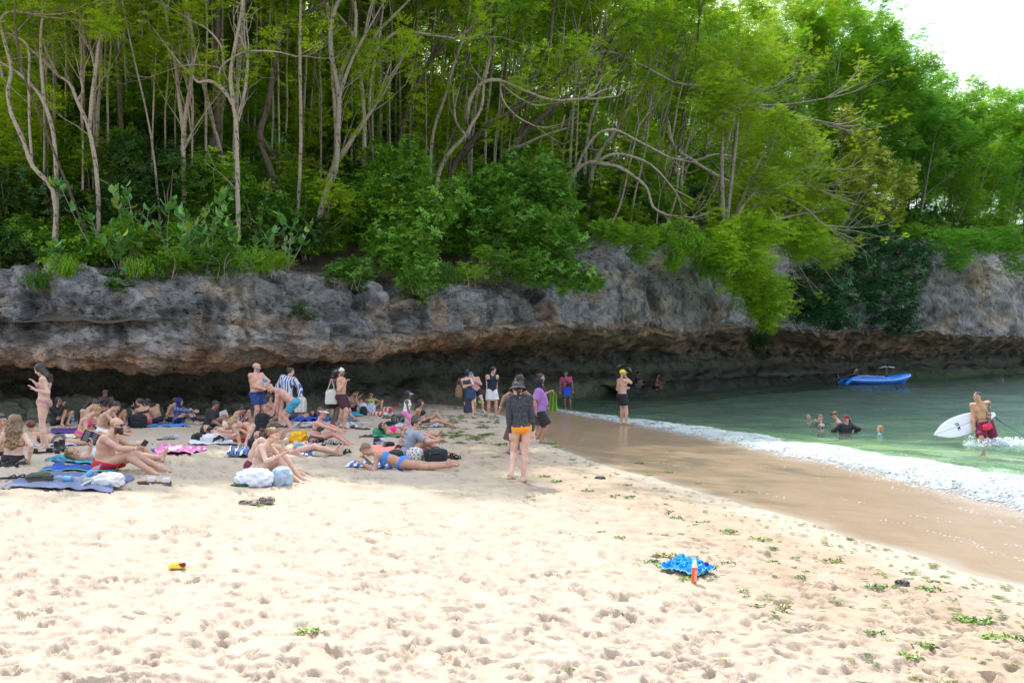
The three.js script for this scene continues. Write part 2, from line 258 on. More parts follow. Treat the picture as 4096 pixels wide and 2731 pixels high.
const rockTint = dataTex(512, (u, v) => { const pit = smooth(0.22, 0.40, tile(u, v, 15, 7)) + 0.8 * smooth(0.25, 0.42, tile(u, v, 34, 9)), crack = smooth(0.05, 0.0, Math.abs(tile(u, v * 1, 6, 11))) * 0.35, n = 0.96 + 0.40 * tile(u, v, 28, 3) + 0.30 * tile(u, v, 9, 8) + 0.28 * tile(u, v, 80, 4) - 0.55 * clamp(pit, 0, 1) - crack; return [n, n * 0.995, n * 0.985]; });
{
  const uA = uOfPx(-900), uB = uOfPx(4700), NU = 840, NV = 180;
  const us = []; { // columns even in the picture rather than along the shore
    for (let i = 0; i < NU; i++) us.push(uOfPx(lerp(-900, 4700, i / (NU - 1)))); }
  const prof = (c, t) => { // [out, y] of the smooth profile, t 0..1, and the zone weights
    const o = c.out, k = [[0.2, -1.2], [0.15, 0.25], [-1.9, 0.9], [-2.0, 1.6], [-0.2, lerp(1.6, c.lip, 0.42)], [o * 0.72, c.lip - 0.42], [o * 0.95, c.lip - 0.10], [o, c.lip + 0.25], [o * 0.97, lerp(c.lip, c.top, 0.45)], [o * 0.90, lerp(c.lip, c.top, 0.8)], [o * 0.72, c.top + 0.02], [o * 0.35, c.top + 0.3], [-1.2, c.top + 1.4]];
    const f = t * (k.length - 1), i = Math.min(k.length - 2, Math.floor(f)), w = f - i, a = k[Math.max(0, i - 1)], b = k[i], d = k[i + 1], e = k[Math.min(k.length - 1, i + 2)];
    const cr = (p0, p1, p2, p3) => 0.5 * (2 * p1 + (p2 - p0) * w + (2 * p0 - 5 * p1 + 4 * p2 - p3) * w * w + (3 * p1 - p0 - 3 * p2 + p3) * w * w * w);
    return [cr(a[0], b[0], d[0], e[0]), cr(a[1], b[1], d[1], e[1])];
  };
  const cell = (x, y, z) => { // distance to nearest of jittered points: pitted, blocky rock
    const X = Math.floor(x), Y = Math.floor(y), Z = Math.floor(z); let m = 9, m2 = 9;
    for (let a = -1; a < 2; a++) for (let b = -1; b < 2; b++) for (let c = -1; c < 2; c++) {
      let h = Math.imul(X + a, 374761393) ^ Math.imul(Y + b, 668265263) ^ Math.imul(Z + c, 2147483647 ^ 12345); h = Math.imul(h ^ (h >>> 13), 1274126177); h ^= h >>> 16;
      const px = X + a + (h & 255) / 255, py = Y + b + (h >>> 8 & 255) / 255, pz = Z + c + (h >>> 16 & 255) / 255, d = (px - x) ** 2 + (py - y) ** 2 + (pz - z) ** 2;
      if (d < m) { m2 = m; m = d; } else if (d < m2) m2 = d;
    } return [Math.sqrt(m), Math.sqrt(m2)];
  };
  const cache = us.map(u => cliffCurve.get(u));
  const g = gridGeo(NU, NV, (i, j) => {
    const c = cache[i], t = j / (NV - 1), [o, y0] = prof(c, t), e = 0.004, pa = prof(c, Math.max(0, t - e)), pb = prof(c, Math.min(1, t + e));
    const tl = Math.hypot(pb[0] - pa[0], pb[1] - pa[1]) || 1, no = (pb[1] - pa[1]) / tl, ny = -(pb[0] - pa[0]) / tl; // outward normal in the profile plane
    let x = c.x + c.nx * o, y = y0, z = c.z + c.nz * o; const sc = lerp(1, 1.6, smooth(50, 95, -z)), X = x / sc, Y = y / sc, Z = z / sc;
    const inside = smooth(0.47, 0.36, t), face = smooth(0.5, 0.58, t) * smooth(0.98, 0.85, t), under = smooth(0.27, 0.34, t) * smooth(0.60, 0.48, t);
    const [f1, f2] = cell(X * 0.33 + 0.5 * noise(X * .6, Y * .6, 1), Y * 0.62 + 0.4 * noise(X * .5, Y * .9, 5), Z * 0.33), [g1, g2] = cell(X * 1.7 + 3, Y * 2.1, Z * 1.7), [p1] = cell(X * 4.2, Y * 4.2 + 9, Z * 4.2);
    let d = 0.75 * fbm(X * 0.22, Y * 0.35, Z * 0.22, 4) + 0.30 * (0.55 - f1) * (face + .5 * inside) - 0.20 * smooth(0.10, 0.0, f2 - f1) * face * smooth(0.0, 0.3, noise(X * .4, Y * .4, Z * .4)) + 0.05 * (0.5 - g1) - 0.11 * smooth(0.34, 0.14, p1) * (0.35 + face) + 0.26 * fbm(X * 1.9, Y * 2.4, Z * 1.9, 5) - 0.22 * face * Math.abs(noise(X * 1.1, Y * 2.4, Z * 1.1)) + 0.30 * (face + 0.4 * inside) * (0.35 - Math.abs(noise(X * 0.62 + 3, Y * 0.5, Z * 0.62))) - 0.16 * face * Math.abs(noise(X * 2.3, Y * 3.1, Z * 2.3)) - 0.09 * Math.abs(noise(X * 4.6, Y * 5, Z * 4.6)) - 0.5 * face * smooth(0.16, 0.0, Math.abs(noise(X * 0.23, Y * 0.05, Z * 0.23) - 0.05)) * smooth(0.1, 0.4, noise(X * 0.11 + 9, 1, Z * 0.11) + 0.25) + 0.22 * face * (Math.round(fbm(X * 0.3, Y * 1.3, Z * 0.3, 2) * 5) / 5);
    d += under * 0.22 * (1 - Math.abs(noise(X * 0.5, Y * 3.4, Z * 0.5)) * 2) + inside * 0.35 * fbm(X * 0.7, Y * 0.8, Z * 0.7, 3) * smooth(0.03, 0.15, t);
    d += 0.35 * smooth(0.35, 0.6, noise(X * 0.16 + 5, 2, Z * 0.16)) * smooth(0.2, 0.05, t); // apron of boulders at the foot
    d *= sc * 0.9; x += c.nx * no * d; z += c.nz * no * d; y += ny * d;
    const n1 = fbm(X * 0.6, Y * 0.9, Z * 0.6, 4), n2 = fbm(X * 1.6 + 4, Y * 0.5, Z * 1.6, 3), n3 = fbm(X * 3.5, Y * 3.5, Z * 3.5, 3);
    // stone colours: grey weathered face, rust brown under the lip, algae green and near black at the foot
    const tan = smooth(0.05, 0.35, fbm(X * 0.35 + 7, Y * 0.6, Z * 0.35, 3)); let r = lerp(0.188, 0.27, tan), gg = lerp(0.183, 0.22, tan), b = lerp(0.172, 0.155, tan); const k = clamp(1 + 1.3 * n1 + 1.0 * n3, 0.25, 2.2); r *= k; gg *= k; b *= k;
    const dk = smooth(0.08, 0.35, n2) * 0.65; r *= 1 - dk; gg *= 1 - dk; b *= 1 - dk; // black lichen streaks
    const rust = clamp(under * (0.75 + 0.9 * n2) + smooth(0.25, 0.5, noise(X * 0.5, Y * 0.4, Z * 0.5)) * face * 0.35, 0, 1); r = lerp(r, 0.36 * (1 + 1.3 * n3), rust); gg = lerp(gg, 0.205 * (1 + 1.3 * n3), rust); b = lerp(b, 0.098 * (1 + 1.3 * n3), rust);
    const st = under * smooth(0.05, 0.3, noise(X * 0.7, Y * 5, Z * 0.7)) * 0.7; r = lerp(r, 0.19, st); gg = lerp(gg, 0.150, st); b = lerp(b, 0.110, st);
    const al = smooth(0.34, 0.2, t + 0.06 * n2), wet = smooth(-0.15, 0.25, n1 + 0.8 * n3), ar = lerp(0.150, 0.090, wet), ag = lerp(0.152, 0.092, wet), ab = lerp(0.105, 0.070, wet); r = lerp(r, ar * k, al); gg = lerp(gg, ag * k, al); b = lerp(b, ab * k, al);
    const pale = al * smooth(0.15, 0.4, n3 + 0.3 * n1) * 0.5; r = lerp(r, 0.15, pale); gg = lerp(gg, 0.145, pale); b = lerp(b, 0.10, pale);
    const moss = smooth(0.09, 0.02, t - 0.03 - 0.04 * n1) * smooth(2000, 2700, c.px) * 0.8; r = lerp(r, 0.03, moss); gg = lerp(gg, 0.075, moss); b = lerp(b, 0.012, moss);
    const white = smooth(3650, 3800, c.px) * face * smooth(0.1, 0.35, n2) * 0.7; r = lerp(r, 0.42, white); gg = lerp(gg, 0.38, white); b = lerp(b, 0.31, white);
    const soil = smooth(0.86, 0.95, t + 0.08 * n1); r = lerp(r, 0.075, soil); gg = lerp(gg, 0.052, soil); b = lerp(b, 0.032, soil);
    return [x, y, z, Math.max(r, 0.01), Math.max(gg, 0.01), Math.max(b, 0.008), us[i] * 0.45, (t * 13) * 0.45];
  });
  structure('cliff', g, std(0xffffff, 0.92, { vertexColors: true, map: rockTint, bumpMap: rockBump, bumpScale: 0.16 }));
  // slope
  const HU = 240, HV = 70;
  const hg = gridGeo(HU, HV, (i, j) => {
    const p = hillPx(lerp(-1300, 5000, i / (HU - 1)), -1.7 + 76 * Math.pow(j / (HV - 1), 1.4)), n = 1 + 0.8 * fbm(p.x * 0.8, p.y * 0.8, p.z * 0.8, 3);
    const litter = smooth(0.05, 0.4, fbm(p.x * 1.7, p.z * 1.7, 9, 3)); // fallen leaves over soil
    return [p.x, p.y - 0.15 + 0.35 * fbm(p.x * 0.6, p.z * 0.6, 3, 4) - 1.5 * smooth(0.15, 0, j / (HV - 1)), p.z, lerp(0.080, 0.095, litter) * n, lerp(0.062, 0.060, litter) * n, lerp(0.040, 0.036, litter) * n];
  });
  structure('hillside', hg, std(0xffffff, 1, { vertexColors: true, bumpMap: rockBump, bumpScale: 0.1 }));
}
// ---------------------------------------------------------------- trees: bark, limbs, leaf sprigs
class Tubes { // tapered tubes gathered into one mesh
  constructor() { this.p = []; this.n = []; this.u = []; this.i = []; }
  tube(pts, rad, sides = 6, seg = 3) {
    if (pts.length < 2) return; const cv = new THREE.CatmullRomCurve3(pts, false, 'centripetal'), N = Math.max(1, (pts.length - 1) * seg), b0 = this.p.length / 3; let prev = V(0.3, 0.1, 1), len = 0, last = null;
    for (let k = 0; k <= N; k++) {
      const t = k / N, c = cv.getPoint(t), T = cv.getTangent(t), A = prev.clone().sub(T.clone().multiplyScalar(prev.dot(T))).normalize(), B = T.clone().cross(A), f = t * (rad.length - 1), q = Math.min(rad.length - 2, Math.floor(f)), r = lerp(rad[q], rad[q + 1], f - q); prev = A;
      if (last) len += last.distanceTo(c); last = c;
      for (let s = 0; s <= sides; s++) { const a = s / sides * 2 * Math.PI, ca = Math.cos(a), sa = Math.sin(a), nx = A.x * ca + B.x * sa, ny = A.y * ca + B.y * sa, nz = A.z * ca + B.z * sa, rr = r * (s % sides ? 1 + 0.16 * Math.sin(a * 3 + len * 5) : 1); this.p.push(c.x + nx * rr, c.y + ny * rr, c.z + nz * rr); this.n.push(nx, ny, nz); this.u.push(s / sides * 0.5, len * 0.7); }
      if (k) for (let s = 0; s < sides; s++) { const a = b0 + (k - 1) * (sides + 1) + s, d = a + sides + 1; this.i.push(a, a + 1, d, a + 1, d + 1, d); }
    }
  }
  geo() { const g = new THREE.BufferGeometry(); g.setAttribute('position', new THREE.Float32BufferAttribute(this.p, 3)); g.setAttribute('normal', new THREE.Float32BufferAttribute(this.n, 3)); g.setAttribute('uv', new THREE.Float32BufferAttribute(this.u, 2)); g.setIndex(this.i); return g; }
}
const barkTex = dataTex(256, (u, v) => { const a = tile(u, v, 7, 1), b = tile(u, v, 18, 2), c = tile(u, v, 50, 5); const n = 0.86 + 0.22 * a + 0.14 * b + 0.18 * c - 0.62 * smooth(0.08, 0.26, tile(u, v, 8, 8) + 0.5 * tile(u, v, 26, 3)); return [n, n * (0.985 - .03 * a), n * (0.96 - .05 * a)]; });
const barkBump = dataTex(256, (u, v) => { const n = 0.5 + 0.3 * tile(u, v, 20, 2) + 0.35 * tile(u * 1, v, 44, 4); return [n, n, n]; });
const BARK = { pale: std(RGB(0.42, 0.345, 0.265), 0.85, { map: barkTex, bumpMap: barkBump, bumpScale: 0.01 }), grey: std(RGB(0.30, 0.26, 0.205), 0.85, { map: barkTex, bumpMap: barkBump, bumpScale: 0.01 }), dark: std(RGB(0.13, 0.095, 0.068), 0.9, { map: barkTex, bumpMap: barkBump, bumpScale: 0.012 }), twig: std(RGB(0.34, 0.28, 0.21), 0.9, { map: barkTex }) };
function leafGeo(list) { // list of [x,y,z, dirx,diry,dirz, upx,upy,upz, length, width, kind]
  const P = [], I = [];
  for (const [c, d, up, L, W, ob] of list) {
    const s = d.clone().cross(up).normalize(), n = s.clone().cross(d).normalize(), b = P.length / 3, m = ob ? 0.62 : 0.45;
    const put = (t, w, h) => P.push(c.x + d.x * L * t + s.x * W * w + n.x * W * h, c.y + d.y * L * t + s.y * W * w + n.y * W * h, c.z + d.z * L * t + s.z * W * w + n.z * W * h);
    put(0, 0, 0); put(m, -0.5, 0.16); put(1, 0, -0.10); put(m, 0.5, 0.16); I.push(b, b + 2, b + 1, b, b + 3, b + 2);
  }
  const g = new THREE.BufferGeometry(); g.setAttribute('position', new THREE.Float32BufferAttribute(P, 3)); g.setIndex(I); g.computeVertexNormals(); return g;
}
const SPRIG = (() => {
  const R = rng(5), rv = () => { let v; do v = V(R() * 2 - 1, R() * 2 - 1, R() * 2 - 1); while (v.lengthSq() > 1 || v.lengthSq() < 0.02); return v; };
  const out = { fine: [], broad: [], hang: [] };
  for (let k = 0; k < 3; k++) {
    let l = [];
    for (let q = 0; q < 7; q++) { const c = rv().multiplyScalar(0.32), d = rv().setY(0.1 * R()).normalize(), sd = d.clone().cross(V(0, 1, 0)); for (let m = 0; m < 8; m++) { const t = (m >> 1) * 0.085, s = m % 2 ? 1 : -1; l.push([c.clone().addScaledVector(d, t), sd.clone().multiplyScalar(s).addScaledVector(d, 0.5).add(rv().multiplyScalar(0.35)).normalize(), V(0, 1, 0).add(rv().multiplyScalar(0.55)).normalize(), 0.11 + 0.05 * R(), 0.055 + 0.02 * R(), 0]); } }
    out.fine.push(leafGeo(l)); l = [];
    for (let q = 0; q < 7; q++) { const c = rv().multiplyScalar(0.36), ax = V(0, 1, 0).add(rv().multiplyScalar(0.7)).normalize(), a = ax.clone().cross(rv()).normalize(), b = ax.clone().cross(a); for (let m = 0; m < 6; m++) { const t = m * 1.05 + R(), d = a.clone().multiplyScalar(Math.cos(t)).addScaledVector(b, Math.sin(t)).addScaledVector(ax, 0.25 - 0.5 * R()).normalize(); l.push([c.clone(), d, ax, 0.16 + 0.06 * R(), 0.085, 1]); } }
    out.broad.push(leafGeo(l)); l = [];
    for (let q = 0; q < 9; q++) { const c = rv().multiplyScalar(0.30), d = rv().multiplyScalar(0.4).add(V(0, -0.6, 0)).normalize(); for (let m = 0; m < 6; m++) { const s = rv(); l.push([c.clone().addScaledVector(d, m * 0.07), d.clone().addScaledVector(s, 0.7).normalize(), s.clone().normalize(), 0.12 + 0.04 * R(), 0.06, 0]); } }
    out.hang.push(leafGeo(l));
  } return out;
})();
const leafMat = new THREE.MeshPhysicalMaterial({ color: 0xffffff, roughness: 0.62, transmission: 0.68, thickness: 0, side: THREE.DoubleSide, specularIntensity: 0.15 });
const glossLeaf = new THREE.MeshPhysicalMaterial({ color: 0xffffff, roughness: 0.45, transmission: 0.45, thickness: 0, side: THREE.DoubleSide, specularIntensity: 0.45 });
function crownMesh(parent, spots, kind, tint, R, size = 1, name = 'crown') { // spots: [point, scale]
  if (!spots.length) return null;
  const im = new THREE.InstancedMesh(SPRIG[kind][Math.floor(R() * 3)], kind === 'broad' ? glossLeaf : leafMat, spots.length), M = new THREE.Matrix4(), q = new THREE.Quaternion(), e = new THREE.Euler(), c = new THREE.Color();
  spots.forEach(([p, s], k) => {
    q.setFromEuler(e.set((R() - 0.5) * (kind === 'hang' ? 0.5 : 1.1), R() * 6.28, (R() - 0.5) * (kind === 'hang' ? 0.5 : 1.1))); const S = s * size * (0.75 + 0.5 * R()); M.compose(p, q, V(S, S, S)); im.setMatrixAt(k, M);
    const v = 0.72 + 0.56 * R(), y = R() < 0.04 ? 0.16 : (R() - 0.5) * 0.05; im.setColorAt(k, c.setRGB((tint[0] + y * 0.55) * v, tint[1] * v, tint[2] * v));
  });
  im.name = name; im.userData.kind = 'stuff'; im.castShadow = im.receiveShadow = true; parent.add(im); return im;
}
const LIME = [0.40, 0.56, 0.024], MID = [0.25, 0.46, 0.026], DEEP = [0.13, 0.29, 0.03], BLUE = [0.24, 0.50, 0.05];
function limbs(T, from, dir, len, r, depth, R, tips, droop = 0, sides = 5) { // recursive boughs
  const n = 3, pts = [from.clone()], d = dir.clone(); let p = from.clone();
  for (let k = 0; k < n; k++) { d.add(V((R() - 0.5) * 0.5, (R() - 0.5) * 0.35 + 0.08 - droop * 0.22, (R() - 0.5) * 0.5)).normalize(); p = p.clone().addScaledVector(d, len / n); pts.push(p); }
  T.tube(pts, [r, r * 0.75, r * 0.45], depth ? sides : 3, depth ? 2 : 1);
  if (depth <= 0) { tips.push(p.clone(), pts[2].clone()); return; }
  const kids = 2 + (R() < 0.6 ? 1 : 0);
  for (let k = 0; k < kids; k++) { const o = pts[k === 0 ? 3 : 1 + Math.floor(R() * 3)], nd = d.clone().add(V((R() - 0.5) * 1.5, (R() - 0.4) * 0.9 - droop * 0.5, (R() - 0.5) * 1.5)).normalize(); limbs(T, o, nd, len * (0.55 + 0.25 * R()), Math.max(0.008, r * 0.5), depth - 1, R, tips, droop, Math.max(3, sides - 1)); }
}
function plainTree(name, label, group, base, top, r, o, R) { // trunk from base to top with boughs and a crown
  const t = thing(name, label, 'tree', [base.x, base.y, base.z], 0, group), T = new Tubes(), H = top.clone().sub(base), L = H.length(), tips = [], pts = [V(0, -0.4, 0)], bend = V((R() - 0.5) * 0.14 * L, 0, (R() - 0.5) * 0.1 * L);
  for (let k = 1; k <= 4; k++) { const f = k / 4; pts.push(H.clone().multiplyScalar(f).addScaledVector(bend, Math.sin(f * Math.PI)).add(V((R() - 0.5) * 0.04 * L, 0, (R() - 0.5) * 0.04 * L))); }
  T.tube(pts, [r, r * 0.85, r * 0.7, r * 0.5, r * 0.3], o.sides ?? 6, 3);
  const cv = new THREE.CatmullRomCurve3(pts), nb = o.boughs ?? 6;
  for (let k = 0; k < nb; k++) { const f = lerp(o.clear ?? 0.45, 0.98, (k + R() * 0.8) / nb), p = cv.getPoint(f), a = R() * 6.28, d = V(Math.cos(a) * 0.8, 0.75 + 0.4 * R(), Math.sin(a) * 0.8).addScaledVector(o.lean ?? V(0.1, 0, 0.15), 1).normalize(); limbs(T, p, d, L * (o.spread ?? 0.25) * (0.7 + 0.6 * R()) * (1.15 - 0.5 * f), r * 0.5 * (1.1 - 0.6 * f), o.depth ?? 1, R, tips, o.droop ?? 0, 4); }
  mesh('trunk', T.geo(), BARK[o.bark ?? 'grey'], t);
  const spots = [], n = o.n ?? 200, sd = o.cluster ?? 0.85;
  for (let k = 0; k < n && tips.length; k++) { const p = tips[Math.floor(R() * tips.length)], q = V((R() + R() - 1) * sd, (R() + R() - 1) * sd * 0.7 - (o.droop ?? 0) * R() * 1.2, (R() + R() - 1) * sd); spots.push([p.clone().add(q), 1]); }
  crownMesh(t, spots, o.leaf ?? 'fine', o.tint ?? MID, R, o.size ?? 1);
  return t;
}
const third = (px) => px < 1350 ? 'over the left end of the rock' : px < 2500 ? 'over the middle of the cliff' : 'on the right-hand headland';
{ // ---- the wood behind the cliff edge
  const R = rng(2024), rows = [[2.2, 3.2], [4.6, 3.2], [7.5, 3.4], [11, 3.4], [15, 3.8], [20, 4.4], [26, 5], [34, 6], [44, 7], [56, 9]];
  let count = 0;
  for (const [back, step] of rows) for (let px = -520; px < 4520;) {
    const D = cliffD(px) + back, right = smooth(2600, 3300, px), pxs = step * (1 - 0.15 * right) / D * FPX; px += pxs * (0.7 + 0.6 * R());
    if (right > 0.6 && back > 21) continue;
    const base = hillPx(px, back * (1 + right * 0.3) + (R() - 0.5) * 1.6), dist = -base.z, front = back < 6;
    const mid = smooth(700, 1300, px) * smooth(2700, 2200, px), Hh = lerp(10.5 + 4 * R(), lerp(18.5, 13, smooth(3050, 3950, px)) * (0.75 + 0.4 * R()), right) + (back > 10 ? 1 : 2.4 * mid);
    const top = base.clone().add(V((R() - 0.35) * 2.6 + 1.6 * smooth(1500, 2600, px), Hh, (front ? 2.2 + 3.2 * R() : 0.6 + 1.8 * R()) * (1 - 0.35 * right)));
    const tint = right > 0.6 ? (R() < 0.5 ? BLUE : MID) : R() < 0.6 ? LIME : MID, bark = R() < 0.18 ? 'dark' : R() < 0.55 ? 'pale' : 'grey';
    const kind = back < 6 ? 'front' : back < 17 ? 'middle' : 'upper', word = { dark: 'dark', pale: 'pale', grey: 'grey' }[bark];
    plainTree('slope_tree', `slender ${word}-barked tree in the ${kind} wood ${third(px)}`, `${word}-barked trees in the ${kind} rows ${third(px)}`, base, top, 0.04 + 0.055 * R() + 0.02 * right, {
      clear: right > 0.5 ? 0.06 : front && px < 1500 ? 0.62 : back > 6 ? 0.12 : 0.42, boughs: right > 0.5 ? 11 : back > 6 ? 11 : 7, n: Math.round((right > 0.4 ? 340 : front ? (px < 2000 ? 190 : 130) : 300)), cluster: right > 0.5 ? 1.2 : 1.1, spread: 0.24, tint, bark, size: dist > 80 ? 1.45 : back > 10 ? 1.3 : 1.0, lean: V(0.18, 0, 0.28), depth: back > 3 && back < 8 ? 2 : 1 }, R); count++;
  }
  console.log('slope trees', count);
}
function bush(name, label, group, base, rx, ry, rz, n, o, R) { // several stems and a ragged heap of leaves
  const t = thing(name, label, 'shrub', [base.x, base.y, base.z], 0, group), T = new Tubes(), spots = [], K = o.stems ?? 5;
  for (let k = 0; k < K; k++) { const a = R() * 6.28, e = V(Math.cos(a) * rx * 0.6, ry * (1.0 + 0.7 * R()), Math.sin(a) * rz * 0.6); T.tube([V(Math.cos(a) * 0.15, -0.3, Math.sin(a) * 0.15), e.clone().multiplyScalar(0.5).add(V((R() - .5) * .3, 0, (R() - .5) * .3)), e], [o.r ?? 0.03, (o.r ?? 0.03) * 0.7, 0.008], 4, 3); }
  mesh('stem', T.geo(), BARK[o.bark ?? 'grey'], t);
  for (let k = 0; k < n; k++) { let v; do v = V(R() * 2 - 1, R() * 2 - 1, R() * 2 - 1); while (v.lengthSq() > 1); const L = v.length(); v.multiplyScalar(Math.pow(L, -0.35)); const lump = 1 + 0.4 * noise(v.x * 2.2 + base.x, v.y * 2.2, v.z * 2.2 + base.z); spots.push([V(v.x * rx * lump, ry * 0.95 + v.y * ry * lump, v.z * rz * lump), 1]); }
  crownMesh(t, spots, o.leaf ?? 'broad', o.tint ?? DEEP, R, o.size ?? 0.8, 'foliage');
  return t;
}
{ // ---- undergrowth on the slope
  const R = rng(515);
  for (const [back, step] of [[0.6, 2.0], [2.2, 1.9], [4.2, 2.1], [6.6, 2.4], [9.5, 2.8], [13, 3.4], [17, 4.2], [22, 6]]) for (let px = -400; px < 4400;) {
    const D = cliffD(px) + back, right = smooth(2700, 3300, px); px += step / D * FPX * (0.7 + 0.6 * R()) * (1 + 0.5 * right);
    if (back < 1 && R() < 0.45 && px < 2200) continue; if (px > 2200 && px < 2950) px -= step / D * FPX * 0.45;
    const b = hillPx(px, back + (R() - .5)), s = (back < 1 ? 0.55 : 1) * (0.7 + 0.6 * R()) * (1 + 0.6 * right);
    const fine = R() < 0.4;
    bush('shrub', `${fine ? 'feathery' : 'glossy dark'} green shrub of the undergrowth ${third(px)}`, `${fine ? 'feathery' : 'glossy'} undergrowth shrubs ${third(px)}`, b, 1.25 * s, 0.95 * s, 1.1 * s, Math.round(95 * s), { leaf: fine ? 'fine' : 'broad', tint: fine ? MID : R() < 0.5 ? DEEP : [0.065, 0.15, 0.025], size: 0.8 * (1 + 0.5 * right), bark: R() < 0.5 ? 'pale' : 'grey' }, R);
  }
}
// ---- trees and boughs one can follow in the photograph, as lines of picture points in three sheets
{ // low leaves covering the soil
  const R = rng(909), N = 9000, im = new THREE.InstancedMesh(SPRIG.broad[1], glossLeaf, N), M = new THREE.Matrix4(), q = new THREE.Quaternion(), c = new THREE.Color(); let k = 0;
  while (k < N) { const px = lerp(-300, 4300, R()), bk = 24 * R() * R(), p = hillPx(px, bk), d = noise(p.x * 0.5, p.z * 0.5, 3); if (d < -0.18) continue; const s = (0.45 + 0.5 * R()) * (1 + 0.5 * smooth(2600, 3400, px)); M.compose(V(p.x, p.y + 0.15 + 0.25 * R(), p.z), q.setFromEuler(new THREE.Euler((R() - .5), R() * 6.28, (R() - .5))), V(s, s * 0.8, s)); im.setMatrixAt(k, M); const v = 0.7 + 0.6 * R(), t = R() < 0.5 ? DEEP : MID; im.setColorAt(k, c.setRGB(t[0] * v, t[1] * v, t[2] * v)); k++; }
  im.name = 'ground_cover'; im.castShadow = im.receiveShadow = true; scene.add(im); tag(im, 'low leafy ground cover over the soil of the wooded slope', 'ground cover', null, 'stuff');
}
const SHEET = { A: [0, 0, 0.7014], B: [1300, 0, 0.7014], C: [2600, 0, 0.7017] };
function traced(sheet, extra, label, bark, lines, o = {}) { // lines: [width, [x, y], ...]; the first is the trunk
  const [ox, oy, k] = SHEET[sheet], R = rng(Math.round(lines[0][1][0] * 13 + lines[0][1][1] * 7 + ox)), px0 = ox + lines[0][1][0] * k, py0 = oy + lines[0][1][1] * k;
  const D0 = o.D ?? cliffD(px0) + extra, foot = atD(px0, py0, D0), gy = o.D ? foot.y : hillAt(foot.x, foot.z).y; if (gy > foot.y - 0.2) foot.y = Math.max(foot.y, 0);
  const t = thing(o.name ?? 'tree', label, 'tree', [foot.x, foot.y, foot.z]), T = new Tubes(), tips = [], lean = o.lean ?? 0.10;
  lines.forEach(([w, ...pts], li) => {
    let prevD = D0; const P = pts.map(([x, y]) => { const px = ox + x * k, py = oy + y * k, D = D0 - Math.max(0, (py0 - py) / FPX * D0) * lean + (li ? (R() - 0.5) * 0.05 : 0); return atD(px, py, D).sub(foot); });
    if (li === 0 && !o.D) P.unshift(V(0, Math.min(-0.3, gy - foot.y - 0.4), 0));
    const r = w * k / FPX * D0 / 2 * 0.86; T.tube(P, [r * 1.12, r, r * 0.85, r * (o.taper ?? 0.6)], 7, 3);
    const e = P[P.length - 1], d = e.clone().sub(P[P.length - 2]).normalize();
    if (o.twigs !== 0) for (let q = 0; q < (o.twigs ?? 2); q++) limbs(T, e, d.clone().add(V((R() - .5), (R() - .3) * .7, (R() - .5))).normalize(), o.twigLen ?? 1.6, r * 0.5, o.twigDepth ?? 1, R, tips, o.droop ?? 0, 4);
    if (o.side) for (let q = 0; q < o.side; q++) { const i = Math.floor(R() * (P.length - 1)), m = P[i].clone().lerp(P[i + 1], R()); limbs(T, m, d.clone().add(V((R() - .5) * 1.6, (R() - .4), (R() - .5) * 1.6)).normalize(), (o.twigLen ?? 1.6) * 0.8, r * 0.35, o.twigDepth ?? 1, R, tips, o.droop ?? 0, 3); }
  });
  mesh('trunk', T.geo(), BARK[bark], t);
  const spots = []; for (let q = 0; q < (o.n ?? 0) && tips.length; q++) { const p = tips[Math.floor(R() * tips.length)]; spots.push([p.clone().add(V((R() + R() - 1) * .8, (R() + R() - 1) * .6 - (o.droop ?? 0) * R(), (R() + R() - 1) * .8)), 1]); }
  crownMesh(t, spots, o.leaf ?? 'fine', o.tint ?? LIME, R, o.size ?? 0.9);
  return t;
}
const HI = { n: 130, twigs: 3, twigLen: 2.2, lean: 0.14, side: 2 };
traced('A', 1.0, 'pale leaning tree whose trunk bends left and forks high near the left edge', 'pale', [[27, [320, 1165], [318, 1000], [300, 760], [235, 560], [120, 430], [-30, 335]], [19, [250, 590], [235, 420], [228, 220], [245, 40], [246, -60]]], HI);
traced('A', 0.8, 'pale crooked tree at the left edge with a kinked trunk', 'pale', [[27, [300, 1085], [185, 950], [130, 800], [60, 640], [42, 520], [62, 400], [20, 220], [0, 120], [40, 70], [130, 70]], [16, [180, 930], [165, 720], [160, 480], [150, 250], [60, 200]]], HI);
traced('A', 1.4, 'pale tree with a broken dead stub beside a tall straight fork', 'pale', [[29, [560, 1200], [545, 960], [500, 720], [440, 580], [390, 470], [330, 432]], [22, [508, 740], [520, 560], [545, 380], [565, 230], [630, 90], [655, -30]], [17, [440, 575], [468, 520], [455, 440]], [15, [543, 400], [515, 292]]], HI);
traced('A', 2.4, 'tall slim forked tree with twin straight stems left of the stone wall gap', 'pale', [[32, [1050, 1150], [1042, 850], [1050, 700], [1085, 480], [1100, 280], [1080, 120], [1060, -30]], [25, [1045, 760], [1020, 560], [1000, 380], [965, 200], [938, 60]], [20, [1045, 850], [1090, 760]]], HI);
traced('A', 0.6, 'bleached tree at the cliff edge with bare twisted boughs spreading to both sides', 'pale', [[30, [1362, 1465], [1355, 1200], [1350, 900], [1345, 740], [1328, 600], [1250, 490], [1190, 460], [1130, 468], [1095, 430]], [24, [1350, 700], [1395, 520], [1412, 340]], [26, [1335, 600], [1312, 450], [1340, 250], [1372, 90], [1382, -30]], [13, [1245, 480], [1255, 390], [1380, 300], [1560, 293], [1690, 322]], [13, [1270, 375], [1262, 270], [1180, 165], [1080, 110], [960, 40]], [9, [1250, 385], [1150, 370], [1040, 375], [850, 440]]], { n: 40, twigs: 3, twigLen: 1.3, side: 3, lean: 0.12 });
